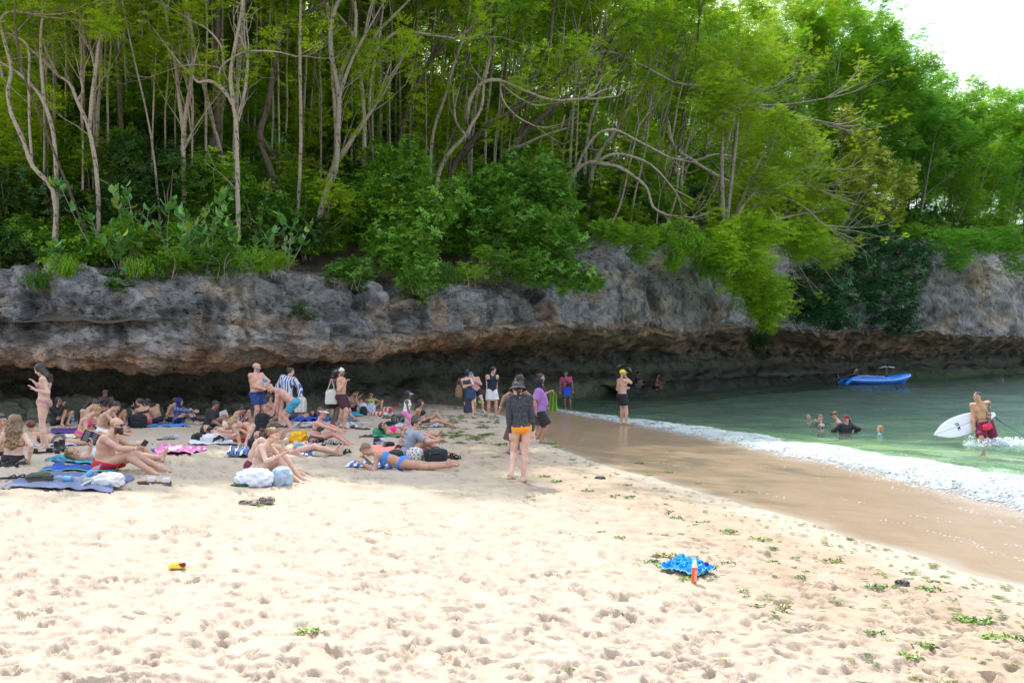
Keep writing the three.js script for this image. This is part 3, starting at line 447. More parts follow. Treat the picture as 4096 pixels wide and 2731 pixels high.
traced('A', 4.5, 'thick brown trunk standing in shade behind the bleached tree', 'dark', [[46, [1190, 1120], [1170, 950], [1225, 780], [1240, 600], [1225, 400], [1240, 100], [1235, -40]]], HI);
traced('A', 3.2, 'dark leaning trunk that slants up to the right behind the pale stems', 'dark', [[42, [1600, 1150], [1545, 980], [1480, 780], [1520, 620], [1560, 400], [1600, 200], [1680, 110], [1810, 40], [1900, -40]], [20, [1470, 740], [1540, 860]]], HI);
traced('A', 1.2, 'grey tree rooted on the rock edge, bending left then straight up, with two stems', 'grey', [[38, [1790, 1370], [1850, 1120], [1912, 960], [1925, 750], [1932, 560], [1910, 420], [1880, 250], [1905, 60], [1950, -30]], [26, [1925, 740], [1935, 560], [1990, 380], [2080, 200]]], HI);
traced('B', 2.0, 'clump of straight pale stems rising beside the big bush, leftmost', 'pale', [[34, [15, 1050], [60, 900], [62, 700], [45, 450], [35, 250], [15, 60], [0, -40]], [30, [72, 880], [75, 600], [95, 400], [160, 250], [175, 80], [160, -40]], [32, [60, 930], [130, 830], [215, 700], [275, 620]]], HI);
traced('B', 2.6, 'tall forked pale tree with a fan of boughs reaching the top of the picture', 'pale', [[30, [222, 830], [220, 640], [200, 420], [170, 230], [95, 110], [10, 30]], [22, [205, 420], [290, 290], [330, 240], [420, 180], [640, 205], [740, 220]], [22, [215, 300], [300, 180], [400, 80], [470, 10]], [16, [250, 640], [262, 450], [300, 250], [330, 40], [330, -30]]], HI);
traced('B', 3.0, 'dark mottled trunk slanting right above the big bush', 'dark', [[36, [430, 810], [470, 620], [540, 460], [600, 340]], [18, [590, 360], [640, 200], [650, 60], [660, -30]]], { ...HI, n: 90 });
traced('B', 2.2, 'slim white stem slanting right between the bushes', 'pale', [[22, [600, 925], [620, 740], [680, 560], [730, 380], [790, 200], [825, 40], [815, -30]]], HI);
traced('B', 1.0, 'crooked tree with an elbow and a long bough arching right over the cliff', 'pale', [[30, [640, 1020], [700, 880], [805, 770], [835, 710], [890, 620], [905, 480]], [20, [800, 770], [745, 690], [738, 620]], [26, [805, 690], [830, 560], [900, 470], [990, 458], [1100, 500], [1290, 570], [1480, 562]], [13, [1000, 465], [1010, 560], [1090, 660], [1200, 720]], [12, [1000, 470], [1080, 540], [1200, 600], [1280, 590]]], { n: 60, twigs: 3, twigLen: 1.6, side: 2 });
traced('B', 2.0, 'dark thick trunk leaning far right behind the crooked tree', 'dark', [[42, [720, 980], [800, 850], [900, 740], [960, 685], [1045, 645], [1180, 560]]], { ...HI, n: 80 });
traced('B', 2.5, 'dark trunk leaning right with a pale stem beside it, above the cliff cleft', 'dark', [[44, [1080, 845], [1150, 740], [1285, 630], [1405, 525], [1560, 380]], [24, [1065, 850], [1120, 740], [1155, 600], [1180, 480], [1275, 250], [1300, 60]]], HI);
traced('B', 1.0, 'stem with a broken upturned end leaning out right of the dark trunk', 'grey', [[20, [1040, 860], [1120, 830], [1230, 780], [1380, 730]], [15, [1345, 735], [1370, 650]]], { n: 0, twigs: 0 });
traced('B', 0.5, 'arching bare bough that droops over the rock from a leaning grey stem', 'pale', [[28, [1385, 1090], [1410, 1000], [1490, 930], [1570, 930], [1680, 955], [1780, 1020], [1840, 1080], [1870, 1180], [1960, 1230]], [20, [1410, 1040], [1470, 880], [1560, 760], [1650, 740], [1760, 790], [1970, 900]], [20, [1540, 930], [1620, 885], [1700, 880], [1860, 940], [1990, 1080]]], { n: 50, twigs: 3, twigLen: 1.6, side: 4, twigDepth: 1, lean: 0.5 });
traced('B', 1.8, 'grey trunks in a sheaf leaning right behind the arching bough', 'grey', [[36, [1500, 1160], [1530, 950], [1580, 850], [1660, 740], [1740, 600]], [22, [1480, 1000], [1500, 760], [1560, 560], [1650, 430]], [20, [1395, 960], [1410, 700], [1425, 480], [1440, 200]]], HI);
traced('B', 0.3, 'thin white stem at the brink, leaning right', 'pale', [[18, [1605, 1340], [1680, 1180], [1740, 925], [1790, 720]]], { ...HI, n: 60 });
traced('B', 0.3, 'thin straight white stem on the rock pillar', 'pale', [[17, [1735, 1330], [1770, 1100], [1830, 840], [1850, 640]]], { ...HI, n: 60 });
traced('C', -0.3, 'white forked stems on the rock brink left of the hanging yellow-green tree', 'pale', [[17, [30, 1480], [80, 1320], [150, 1120], [160, 960]], [12, [35, 1440], [40, 1250], [60, 1100]], [12, [60, 1400], [130, 1330], [260, 1220]]], { ...HI, n: 40 });
traced('C', 0.5, 'leaning tree with grey bare twigs spraying out over the water', 'pale', [[26, [100, 690], [132, 830], [250, 920], [360, 990], [500, 1060], [560, 1100], [640, 1140], [720, 1240], [765, 1350]], [16, [560, 1060], [700, 1110], [850, 1160], [990, 1280]], [14, [250, 920], [380, 880], [560, 920], [720, 960], [900, 960]], [14, [500, 1060], [640, 1000], [780, 1010], [960, 1080]]], { n: 60, twigs: 4, twigLen: 3, side: 5, D: 60, lean: 0.3 });
traced('C', 0.5, 'black forked trunk rising behind the hanging yellow-green tree', 'dark', [[34, [400, 1350], [480, 1212], [550, 1090], [620, 1000], [820, 930]], [20, [370, 1150], [480, 1215], [590, 1200]], [18, [540, 1090], [430, 1000], [330, 900]]], { n: 70, twigs: 3, D: 66 });
traced('C', 2.0, 'grey tree with bare boughs spreading level through the right-hand canopy', 'grey', [[26, [320, 850], [380, 720], [440, 640], [550, 602], [700, 630], [960, 690]], [18, [330, 820], [340, 640], [400, 560], [560, 540]], [14, [550, 600], [680, 600], [830, 590], [1000, 560]]], { n: 70, twigs: 4, twigLen: 3, side: 3, D: 62, lean: 0.2 });
traced('B', 3.0, 'pale bough arching over the centre of the wood towards the right', 'grey', [[24, [1300, 620], [1340, 450], [1480, 330], [1620, 295], [1760, 350], [1990, 470]], [16, [1320, 520], [1400, 400], [1560, 240], [1660, 230]]], { n: 80, twigs: 3, twigLen: 2.4, side: 3 });
{ // more thin upright stems, as the photograph shows them between the traced ones
  const R = rng(99);
  for (const [px, py, top] of [[80, 420, -40], [190, 400, -30], [215, 430, -30], [330, 520, -40], [375, 560, 0], [430, 480, -30], [540, 440, -40], [660, 600, -40], [820, 560, -40], [880, 640, -30], [960, 560, -40], [1085, 620, -30], [1180, 560, 60], [1240, 540, -40], [1460, 520, -40], [1490, 560, -30], [1560, 620, 40], [1640, 540, -30], [1700, 600, -20], [1790, 520, -40], [1880, 560, -30], [1930, 640, 20], [2010, 600, -30], [2090, 640, -20], [2160, 580, -30], [2250, 620, 20], [2300, 640, -30], [2380, 600, 20], [2440, 660, 60], [2510, 640, 40], [2600, 700, 120], [2680, 700, 160]].flatMap(([a, b, c]) => [[a, b, c], [a + 31 + 40 * R(), b - 60 * R(), c], [a - 25 - 40 * R(), b + 30 - 90 * R(), c - 20]])) {
    const D = cliffD(px) + 3 + 6 * R(), k = D / FPX, x2 = px + (R() - 0.35) * 60 + smooth(1500, 2600, px) * 120, f = atD(px, py, D), g = hillAt(f.x, f.z).y, w = 6 + 10 * R() * R() + 3 * R();
    const t = thing('thin_tree', `thin upright ${R() < .5 ? 'grey' : 'tan'} stem among the trunks ${third(px)}`, 'tree', [f.x, f.y, f.z], 0, `thin upright stems ${third(px)}`), T = new Tubes(), tips = [];
    const P = [V(0, Math.min(-1, g - f.y - 0.3), 0), V(0, 0, 0)]; for (let q = 1; q <= 4; q++) P.push(atD(lerp(px, x2, q / 4) + (R() - .5) * 14, lerp(py, top, q / 4), D - q * 0.35).sub(f));
    T.tube(P, [w * k / 2, w * k / 2, w * k * 0.42, w * k * 0.3], 6, 3); for (let q = 0; q < 3; q++) limbs(T, P[5 - (q > 1 ? 1 : 0)], V(R() - .5, 0.7, R() - .3).normalize(), 1.8, w * k * 0.2, 1, R, tips, 0, 3);
    mesh('trunk', T.geo(), BARK[R() < 0.6 ? 'pale' : 'grey'], t); const sp = []; for (let q = 0; q < 44; q++) sp.push([tips[Math.floor(R() * tips.length)].clone().add(V(R() - .5, R() - .5, R() - .5).multiplyScalar(1.6)), 1]); crownMesh(t, sp, 'fine', LIME, R, 0.9);
  }
}
// ---- bushes and hanging trees at the brink
function mass(name, label, cat, blobs, o) { // blobs: [px, py, rx, ry (picture points), D, sprigs]
  const R = rng(o.seed); if (blobs[0][4] < 25) { blobs.forEach(b => { b[4] += faceD(b[0]); }); o.foot[2] += faceD(o.foot[0]); } const b0 = blobs[0], f = o.foot ? atD(o.foot[0], o.foot[1], o.foot[2]) : atD(b0[0], b0[1] + b0[3], b0[4]), t = thing(name, label, cat, [f.x, f.y, f.z]), T = new Tubes(), spots = [];
  for (const [px, py, rx, ry, D, n] of blobs) {
    const c = atD(px, py, D).sub(f), ax = rx / FPX * D, ay = ry / FPX * D, az = (ax + ay) * 0.42, mid = c.clone().multiplyScalar(0.5).add(V((R() - .5) * .5, ay * 0.35, (R() - .5) * .5));
    T.tube([V((R() - .5) * .2, -0.2, 0), mid, c.clone().add(V(0, ay * 0.2, 0))], [o.r ?? 0.07, (o.r ?? 0.07) * 0.7, 0.015], 5, 4);
    for (let q = 0; q < 5; q++) { const a = R() * 6.28; T.tube([mid.clone().lerp(c, 0.5 + 0.4 * R()), c.clone().add(V(Math.cos(a) * ax * .5, Math.sin(a) * ay * .5, (R() - .3) * az)), c.clone().add(V(Math.cos(a) * ax * .95, Math.sin(a) * ay * .95 - (o.droop ?? 0), (R() - .3) * az))], [0.025, 0.016, 0.006], 4, 3); }
    for (let q = 0; q < n; q++) { let v; do v = V(R() * 2 - 1, R() * 2 - 1, R() * 2 - 1); while (v.lengthSq() > 1); const L = v.length(); v.multiplyScalar(Math.pow(L, -0.3)); const lump = 1 + 0.55 * noise(v.x * 1.9 + px * .01, v.y * 1.9, v.z * 1.9 + py * .01); spots.push([c.clone().add(V(v.x * ax * lump, v.y * ay * lump, v.z * az * lump)), 1]); }
  }
  mesh('trunk', T.geo(), BARK[o.bark ?? 'grey'], t); crownMesh(t, spots, o.leaf, o.tint, R, o.size ?? 0.8, 'crown'); return t;
}
mass('bush_tree', 'large bright green bush with oval leaves growing over the brink, left of the two', 'shrub', [[1580, 690, 160, 120, 38, 260], [1500, 820, 130, 110, 37.2, 190], [1640, 850, 150, 120, 37, 260], [1760, 800, 110, 90, 38, 140], [1600, 1000, 150, 110, 36, 240], [1680, 1110, 90, 70, 35.4, 90]], { seed: 41, foot: [1600, 1090, 37.5], leaf: 'broad', tint: [0.19, 0.40, 0.035], size: 0.75, r: 0.10, bark: 'grey' });
mass('bush_tree', 'large green bush with oval leaves hanging lower over the brown overhang, right of the two', 'shrub', [[1960, 760, 130, 110, 42, 200], [2120, 700, 150, 100, 43, 220], [2230, 780, 90, 100, 43, 130], [2040, 900, 170, 110, 41, 260], [2200, 960, 130, 110, 41.5, 210], [2080, 1060, 120, 70, 40.5, 130], [2260, 1100, 110, 60, 40.8, 120], [2360, 1125, 60, 35, 40.8, 36]], { seed: 42, foot: [2060, 1080, 43.5], leaf: 'broad', tint: [0.16, 0.36, 0.035], size: 0.75, r: 0.10 });
mass('hanging_tree', 'yellow-green weeping tree hanging down the cliff face above the water', 'tree', [[3000, 940, 160, 70, -2.2, 155], [2960, 1060, 110, 110, -2.2, 186], [3050, 1180, 110, 90, -2.2, 162], [3200, 960, 130, 80, -2.2, 155], [3300, 1010, 90, 70, -2.2, 84], [3080, 1270, 60, 50, -2.2, 46], [2900, 1000, 50, 90, -2.2, 46]], { seed: 43, foot: [2990, 930, 1.5], leaf: 'fine', tint: [0.40, 0.58, 0.03], size: 1.15, droop: 0.5, r: 0.10, bark: 'dark' });
mass('creeper', 'dark green creeper curtain covering the cliff right of the weeping tree', 'plant', [[3260, 1180, 110, 120, -0.7, 178], [3420, 1100, 130, 130, -0.7, 206], [3560, 1180, 110, 130, -0.7, 206], [3640, 1050, 90, 110, -0.7, 137], [3330, 1270, 90, 50, -0.7, 82], [3620, 1290, 60, 50, -0.7, 61], [3480, 960, 150, 90, -0.7, 165]], { seed: 44, foot: [3420, 960, 1.5], leaf: 'broad', tint: [0.06, 0.17, 0.05], size: 1.25, droop: 0.6, r: 0.1, bark: 'dark' });
mass('gold_tree', 'tree with golden yellow leaf tips leaning out at the edge of the headland', 'tree', [[3390, 480, 60, 60, -3.4, 41], [3440, 560, 60, 60, -3.4, 47], [3520, 640, 70, 50, -3.4, 55], [3600, 740, 60, 60, -3.4, 47], [3500, 740, 90, 70, -3.4, 75], [3420, 680, 70, 80, -3.4, 61], [3560, 840, 70, 60, -3.4, 41], [3640, 700, 30, 30, -3.4, 13]], { seed: 45, foot: [3330, 960, 1.5], leaf: 'broad', tint: [0.38, 0.44, 0.04], bark: 'dark', size: 1.1, droop: 0.2, r: 0.07 });
mass('leaning_tree', 'feathery lime tree leaning out to the right above the weeping tree', 'tree', [[2900, 420, 150, 130, -1.5, 162], [3100, 560, 160, 130, -1.5, 175], [3230, 720, 150, 120, -1.5, 143], [3050, 760, 140, 100, -1.5, 125], [3300, 850, 110, 60, -1.5, 68], [2980, 250, 170, 110, -1.5, 150]], { seed: 46, foot: [2900, 960, 1.5], leaf: 'fine', tint: [0.36, 0.50, 0.03], size: 1.1, r: 0.14 });
mass('brink_shrub', 'leafy shrub drooping from the rock ledge at the left edge', 'shrub', [[40, 1090, 70, 80, 30, 70], [70, 1180, 40, 60, 29.5, 30]], { seed: 47, foot: [40, 1060, 30.6], leaf: 'broad', tint: [0.06, 0.15, 0.022], size: 0.6, r: 0.03 });
mass('brink_shrub', 'small bright shrub on the grey rock under the left large bush', 'shrub', [[1370, 1090, 70, 60, 34, 60], [1420, 1150, 40, 40, 33.5, 20]], { seed: 48, foot: [1390, 1140, 34.5], leaf: 'broad', tint: [0.07, 0.175, 0.022], size: 0.6, r: 0.03 });
mass('brink_shrub', 'low tuft of leaves halfway down the grey rock face', 'shrub', [[1220, 1250, 50, 28, 31.2, 24]], { seed: 49, foot: [1220, 1275, 31.6], leaf: 'fine', tint: [0.08, 0.19, 0.022], size: 0.5, r: 0.012 });
mass('brink_shrub', 'tuft of leaves creeping over the rock above the beached group', 'shrub', [[480, 1150, 60, 35, 29, 30], [460, 1110, 50, 30, 29.4, 24]], { seed: 50, foot: [440, 1100, 30], leaf: 'broad', tint: [0.08, 0.19, 0.022], size: 0.5, r: 0.015 });
mass('brink_shrub', 'dark tuft of leaves growing from the overhang under the weeping tree', 'shrub', [[3030, 1345, 45, 25, -1.2, 25]], { seed: 52, foot: [3040, 1330, 1.5], leaf: 'hang', tint: [0.03, 0.09, 0.02], size: 0.9, r: 0.02 });
mass('brink_shrub', 'leafy shrub hanging over the top of the bare grey rock right of the green bushes', 'shrub', [[2440, 930, 70, 45, 0.2, 60], [2530, 945, 80, 40, 0.2, 60], [2640, 950, 60, 45, 0.2, 50], [2560, 1010, 35, 35, -0.2, 22]], { seed: 58, foot: [2540, 920, 1.6], leaf: 'fine', tint: MID, size: 0.9, r: 0.03 });
mass('brink_shrub', 'dense shrub curtain over the top of the pale rock at the far right', 'shrub', [[3780, 960, 90, 50, -0.4, 80], [3900, 975, 80, 45, -0.4, 70], [4020, 965, 90, 60, -0.4, 80], [3830, 1040, 50, 45, -0.6, 34], [4060, 1050, 50, 50, -0.6, 36]], { seed: 60, foot: [3880, 940, 1.6], leaf: 'fine', tint: BLUE, size: 1.5, r: 0.05 });
mass('brink_shrub', 'trailing dark green shrub on the rock left of the weeping tree', 'shrub', [[2760, 960, 70, 50, 0, 60], [2830, 1030, 45, 60, -0.3, 44], [2700, 1010, 40, 40, 0, 26]], { seed: 61, foot: [2760, 930, 1.4], leaf: 'hang', tint: MID, size: 0.95, r: 0.03 });
mass('flame_tree', 'tree with red young leaves showing at the top of the picture', 'tree', [[1530, 30, 70, 22, 47, 26], [1440, 12, 40, 14, 47, 10], [1010, 10, 26, 14, 46, 8]], { seed: 57, foot: [1500, 640, 48], leaf: 'fine', tint: [0.55, 0.10, 0.05], size: 1.0, r: 0.08 });
{ // leafy saplings between the trunks, and tufts spilling over the rim
  const R = rng(808), open = (px) => noise(px * 0.0045, 4.4) < -0.05;
  for (const [back, step] of [[3.5, 3.6], [7, 3.4], [10.5, 3.4], [14, 3.6], [18, 4], [23, 4.6], [29, 5.5]]) for (let px = -380; px < 3300;) {
    const D = cliffD(px) + back; px += step / D * FPX * (0.6 + 0.8 * R()); if (back < 5 && px < 1400 && R() < 0.5) continue;
    const b = hillPx(px, back + (R() - .5) * 2), h = 1.7 + 2.2 * R();
    bush('sapling', `leafy light green sapling filling the wood ${third(px)}`, `light green saplings in the wood ${third(px)}`, b, 1.35, h, 1.25, 150, { leaf: 'fine', tint: R() < 0.6 ? LIME : MID, size: back > 12 ? 1.35 : 1.1, bark: 'grey', stems: 4, r: 0.035 }, R);
  }
  for (let px = -60; px < 4150;) { px += (45 + 75 * R()) * (px > 2450 ? 1.1 : 1); const rt = px > 2450, D = faceD(px) + (rt ? 0.9 : 1.3), py = (px < 1300 ? 1070 : px < 1900 ? 1110 : px < 2450 ? 1030 : 945) + 90 * R() * R(); if (open(px)) continue; const p = atD(px, py, D), s = (0.35 + 0.4 * R()) * (rt ? 1.6 : 1), fine = R() < 0.5;
    bush('rim_tuft', `${fine ? 'feathery' : 'leafy'} tuft spilling over the rock rim ${third(px)}`, `${fine ? 'feathery' : 'leafy'} tufts on the rim ${third(px)}`, p, s, s * 0.55, s * 0.7, Math.round(16 + 26 * s), { leaf: fine ? 'fine' : R() < .5 ? 'hang' : 'broad', tint: R() < 0.5 ? MID : DEEP, size: 0.6 * (rt ? 1.5 : 1), stems: 3, r: 0.012, bark: 'pale' }, R); }
}
{ // shrubs with large round leaves at the brink: every leaf by itself
  const R = rng(321), leaf = (L, W, cup) => { const g = new THREE.PlaneGeometry(W, L, 4, 4); const p = g.attributes.position; for (let i = 0; i < p.count; i++) { const x = p.getX(i), y = p.getY(i) + L / 2, t = y / L, w = Math.sin(Math.PI * Math.pow(clamp(t, 0.02, 0.985), 0.85)); p.setXYZ(i, x * w, y, Math.abs(x) * 0.25 - cup * t * t * L); } g.computeVertexNormals(); return g; };
  const geos = [leaf(0.26, 0.19, 0.2), leaf(0.30, 0.2, 0.4), leaf(0.22, 0.17, 0.1)], mats = [RGB(0.12, 0.32, 0.05), RGB(0.16, 0.40, 0.05), RGB(0.40, 0.52, 0.03), RGB(0.08, 0.24, 0.05)].map(c => new THREE.MeshPhysicalMaterial({ color: c, roughness: 0.4, transmission: 0.4, thickness: 0, side: THREE.DoubleSide }));
  const spotsL = [[230, 740, 760, 30.6, 'beside the second trunk at the left'], [390, 700, 1010, 30.4, 'left of the broken dead stub'], [560, 740, 1050, 30.2, 'right of the broken dead stub'], [680, 780, 1080, 30.0, 'over the cleft block of rock'], [770, 730, 1050, 30.4, 'in the gap below the stone wall'], [850, 780, 1080, 30.6, 'left of the bleached tree'], [1010, 880, 1090, 31.5, 'right of the bleached tree'], [270, 960, 1090, 29.6, 'lowest over the cleft block'], [1150, 830, 1050, 33, 'before the grey two-stemmed tree'], [480, 900, 1080, 29.8, 'above the drifted blue bag']];
  for (const [px, py, by, D, where] of spotsL) {
    const f = atD(px, by, D), t = thing('broad_leaf_shrub', `spindly shrub with big round leaves ${where}`, 'shrub', [f.x, f.y, f.z], 0, 'spindly big-leaved shrubs at the brink'), T = new Tubes(), H = (by - py) / FPX * D;
    const stems = []; for (let s = 0; s < 5; s++) { const a = R() * 6.28, e = V(Math.cos(a) * H * 0.55, H * (0.55 + 0.5 * R()), Math.sin(a) * 0.6); const P = [V((R() - .5) * .15, -0.3, 0), e.clone().multiplyScalar(0.5).add(V((R() - .5) * .3, 0, (R() - .5) * .2)), e]; T.tube(P, [0.018, 0.012, 0.006], 5, 4); stems.push(new THREE.CatmullRomCurve3(P)); }
    mesh('stem', T.geo(), BARK.grey, t);
    for (let k = 0; k < 64; k++) { const cv = stems[k % 5], u = 0.3 + 0.7 * R(), p = cv.getPoint(u), l = childMesh('leaf', geos[k % 3], mats[Math.floor(R() * R() * 3.99)], t), a = R() * 6.28; l.position.copy(p); l.rotation.set(0.5 + 1.1 * R(), 0, 0); l.rotation.order = 'YXZ'; l.rotation.y = a; l.scale.setScalar(0.8 + 0.5 * R()); }
  }
}
// ---------------------------------------------------------------- figures: a field of tapered capsules, meshed as one skin
const smin = (a, b, k) => { const h = Math.max(k - Math.abs(a - b), 0) / k; return Math.min(a, b) - h * h * k * 0.25; };
class Field {
  constructor(k = 0.03) { this.c = []; this.k = k; this.cut = []; this.lo = [9e9, 9e9, 9e9]; this.hi = [-9e9, -9e9, -9e9]; this.region = null; }
  grow(p, r) { const q = [p.x, p.y, p.z]; for (let i = 0; i < 3; i++) { this.lo[i] = Math.min(this.lo[i], q[i] - r); this.hi[i] = Math.max(this.hi[i], q[i] + r); } }
  cap(a, b, ra, rb, clip, k) { const d = b.clone().sub(a), L = d.lengthSq() || 1e-9; this.c.push([a.x, a.y, a.z, d.x, d.y, d.z, 1 / L, ra, rb - ra, clip ?? null, k ?? this.k]); this.grow(a, ra); this.grow(b, rb); return this; }
  ball(a, r, k) { return this.cap(a, a.clone().add(V(1e-4, 0, 0)), r, r, null, k); }
  carve(a, r, k = 0.02) { this.cut.push([a.x, a.y, a.z, r, k]); return this; }
  d(x, y, z) {
    let m = 9;
    for (const c of this.c) {
      const px = x - c[0], py = y - c[1], pz = z - c[2]; let t = (px * c[3] + py * c[4] + pz * c[5]) * c[6]; t = t < 0 ? 0 : t > 1 ? 1 : t;
      const qx = px - c[3] * t, qy = py - c[4] * t, qz = pz - c[5] * t; let e = Math.sqrt(qx * qx + qy * qy + qz * qz) - (c[7] + c[8] * t);
      if (c[9]) { const w = c[9], f = (x - w[0]) * w[3] + (y - w[1]) * w[4] + (z - w[2]) * w[5]; if (f > e) e = f; }
      const k = c[10], g = k - Math.abs(m - e); m = m < e ? m : e; if (g > 0) m -= g * g / k * 0.25;
    }
    for (const c of this.cut) { const e = -(Math.sqrt((x - c[0]) ** 2 + (y - c[1]) ** 2 + (z - c[2]) ** 2) - c[3]); m = -smin(-m, -e, c[4]); }
    if (this.region) { const r = this.region(x, y, z); if (r > m) m = r; }
    return m;
  }
  mesh(cell, color) { // surface nets over a grid, skipping blocks far from the skin
    const B = 6, pad = cell * 2, n = [0, 1, 2].map(i => Math.ceil((this.hi[i] - this.lo[i] + 2 * pad) / cell / B) * B + 1), o = this.lo.map(v => v - pad), [nx, ny, nz] = n, val = new Float32Array(nx * ny * nz).fill(1), half = cell * B * 0.87 + cell;
    for (let bz = 0; bz < nz; bz += B) for (let by = 0; by < ny; by += B) for (let bx = 0; bx < nx; bx += B) {
      const dm = this.d(o[0] + (bx + B / 2) * cell, o[1] + (by + B / 2) * cell, o[2] + (bz + B / 2) * cell), far = Math.abs(dm) > half * 1.35;
      const X = Math.min(bx + B, nx), Y = Math.min(by + B, ny), Z = Math.min(bz + B, nz);
      for (let z = bz; z < Z; z++) for (let y = by; y < Y; y++) for (let x = bx; x < X; x++) val[(z * ny + y) * nx + x] = far ? dm : this.d(o[0] + x * cell, o[1] + y * cell, o[2] + z * cell);
    }
    const id = new Int32Array(nx * ny * nz).fill(-1), P = [], I = [], sx = 1, sy = nx, sz = nx * ny, cr = [0, sx, sy, sx + sy, sz, sz + sx, sz + sy, sz + sx + sy], ed = [[0, 1], [2, 3], [4, 5], [6, 7], [0, 2], [1, 3], [4, 6], [5, 7], [0, 4], [1, 5], [2, 6], [3, 7]];
    for (let z = 0; z < nz - 1; z++) for (let y = 0; y < ny - 1; y++) for (let x = 0; x < nx - 1; x++) {
      const b = (z * ny + y) * nx + x; let msk = 0; for (let q = 0; q < 8; q++) if (val[b + cr[q]] < 0) msk |= 1 << q; if (!msk || msk === 255) continue;
      let ax = 0, ay = 0, az = 0, k = 0;
      for (const [e, f] of ed) { const u = val[b + cr[e]], v = val[b + cr[f]]; if ((u < 0) === (v < 0)) continue; const t = u / (u - v); ax += (e & 1) + ((f & 1) - (e & 1)) * t; ay += (e >> 1 & 1) + ((f >> 1 & 1) - (e >> 1 & 1)) * t; az += (e >> 2) + ((f >> 2) - (e >> 2)) * t; k++; }
      id[b] = P.length / 3; P.push(o[0] + (x + ax / k) * cell, o[1] + (y + ay / k) * cell, o[2] + (z + az / k) * cell);
    }
    for (let z = 1; z < nz - 1; z++) for (let y = 1; y < ny - 1; y++) for (let x = 1; x < nx - 1; x++) {
      const b = (z * ny + y) * nx + x, s = val[b] < 0;
      for (const [d, u, v] of [[sx, sy, sz], [sy, sz, sx], [sz, sx, sy]]) { if ((val[b + d] < 0) === s) continue; const A = id[b], Bq = id[b - u], C = id[b - u - v], Dq = id[b - v]; if (A < 0 || Bq < 0 || C < 0 || Dq < 0) continue; if (s) I.push(A, Bq, C, A, C, Dq); else I.push(A, C, Bq, A, Dq, C); }
    }
    const g = new THREE.BufferGeometry(); g.setAttribute('position', new THREE.Float32BufferAttribute(P, 3)); g.setIndex(I);
    const N = new Float32Array(P.length), e = cell * 0.6; for (let i = 0; i < P.length; i += 3) { const x = P[i], y = P[i + 1], z = P[i + 2]; let a = this.d(x + e, y, z) - this.d(x - e, y, z), b = this.d(x, y + e, z) - this.d(x, y - e, z), c = this.d(x, y, z + e) - this.d(x, y, z - e); const L = Math.hypot(a, b, c) || 1; N[i] = a / L; N[i + 1] = b / L; N[i + 2] = c / L; }
    g.setAttribute('normal', new THREE.BufferAttribute(N, 3));
    const U = new Float32Array(P.length / 3 * 2); for (let i = 0; i < P.length / 3; i++) { U[i * 2] = P[i * 3] + P[i * 3 + 2] * 0.7; U[i * 2 + 1] = P[i * 3 + 1]; } g.setAttribute('uv', new THREE.BufferAttribute(U, 2));
    if (color) { const C = new Float32Array(P.length); for (let i = 0; i < P.length; i += 3) C.set(color(P[i], P[i + 1], P[i + 2]), i); g.setAttribute('color', new THREE.BufferAttribute(C, 3)); }
    return g;
  }
}
const TONE = [[0.60, 0.37, 0.27], [0.52, 0.30, 0.20], [0.44, 0.23, 0.145], [0.31, 0.155, 0.092], [0.19, 0.092, 0.055], [0.58, 0.30, 0.22]]; // fair .. dark, sunburnt
const HAIR = { black: [0.012, 0.011, 0.012], brown: [0.06, 0.033, 0.018], dark: [0.028, 0.018, 0.012], red: [0.14, 0.045, 0.02], blonde: [0.34, 0.21, 0.085], fair: [0.22, 0.135, 0.065], grey: [0.20, 0.19, 0.17] };
const skinMat = new THREE.MeshPhysicalMaterial({ color: 0xffffff, vertexColors: true, roughness: 0.52, sheen: 0.15, sheenRoughness: 0.5 });
const clothBump = dataTex(128, (u, v) => { const n = 0.5 + 0.4 * tile(u, v, 9, 1) + 0.3 * tile(u, v, 26, 2); return [n, n, n]; });
const cloths = {};
function cloth(c, o = {}) { // [r,g,b] or {pattern}
  const key = JSON.stringify([c, o]); if (cloths[key]) return cloths[key];
  const p = { color: 0xffffff, roughness: 0.85, side: THREE.DoubleSide, bumpMap: clothBump, bumpScale: 0.006 };
  if (Array.isArray(c)) p.color = RGB(...c); else p.map = c.map; return cloths[key] = new THREE.MeshStandardMaterial({ ...p, ...o });
}
const patCache = {};
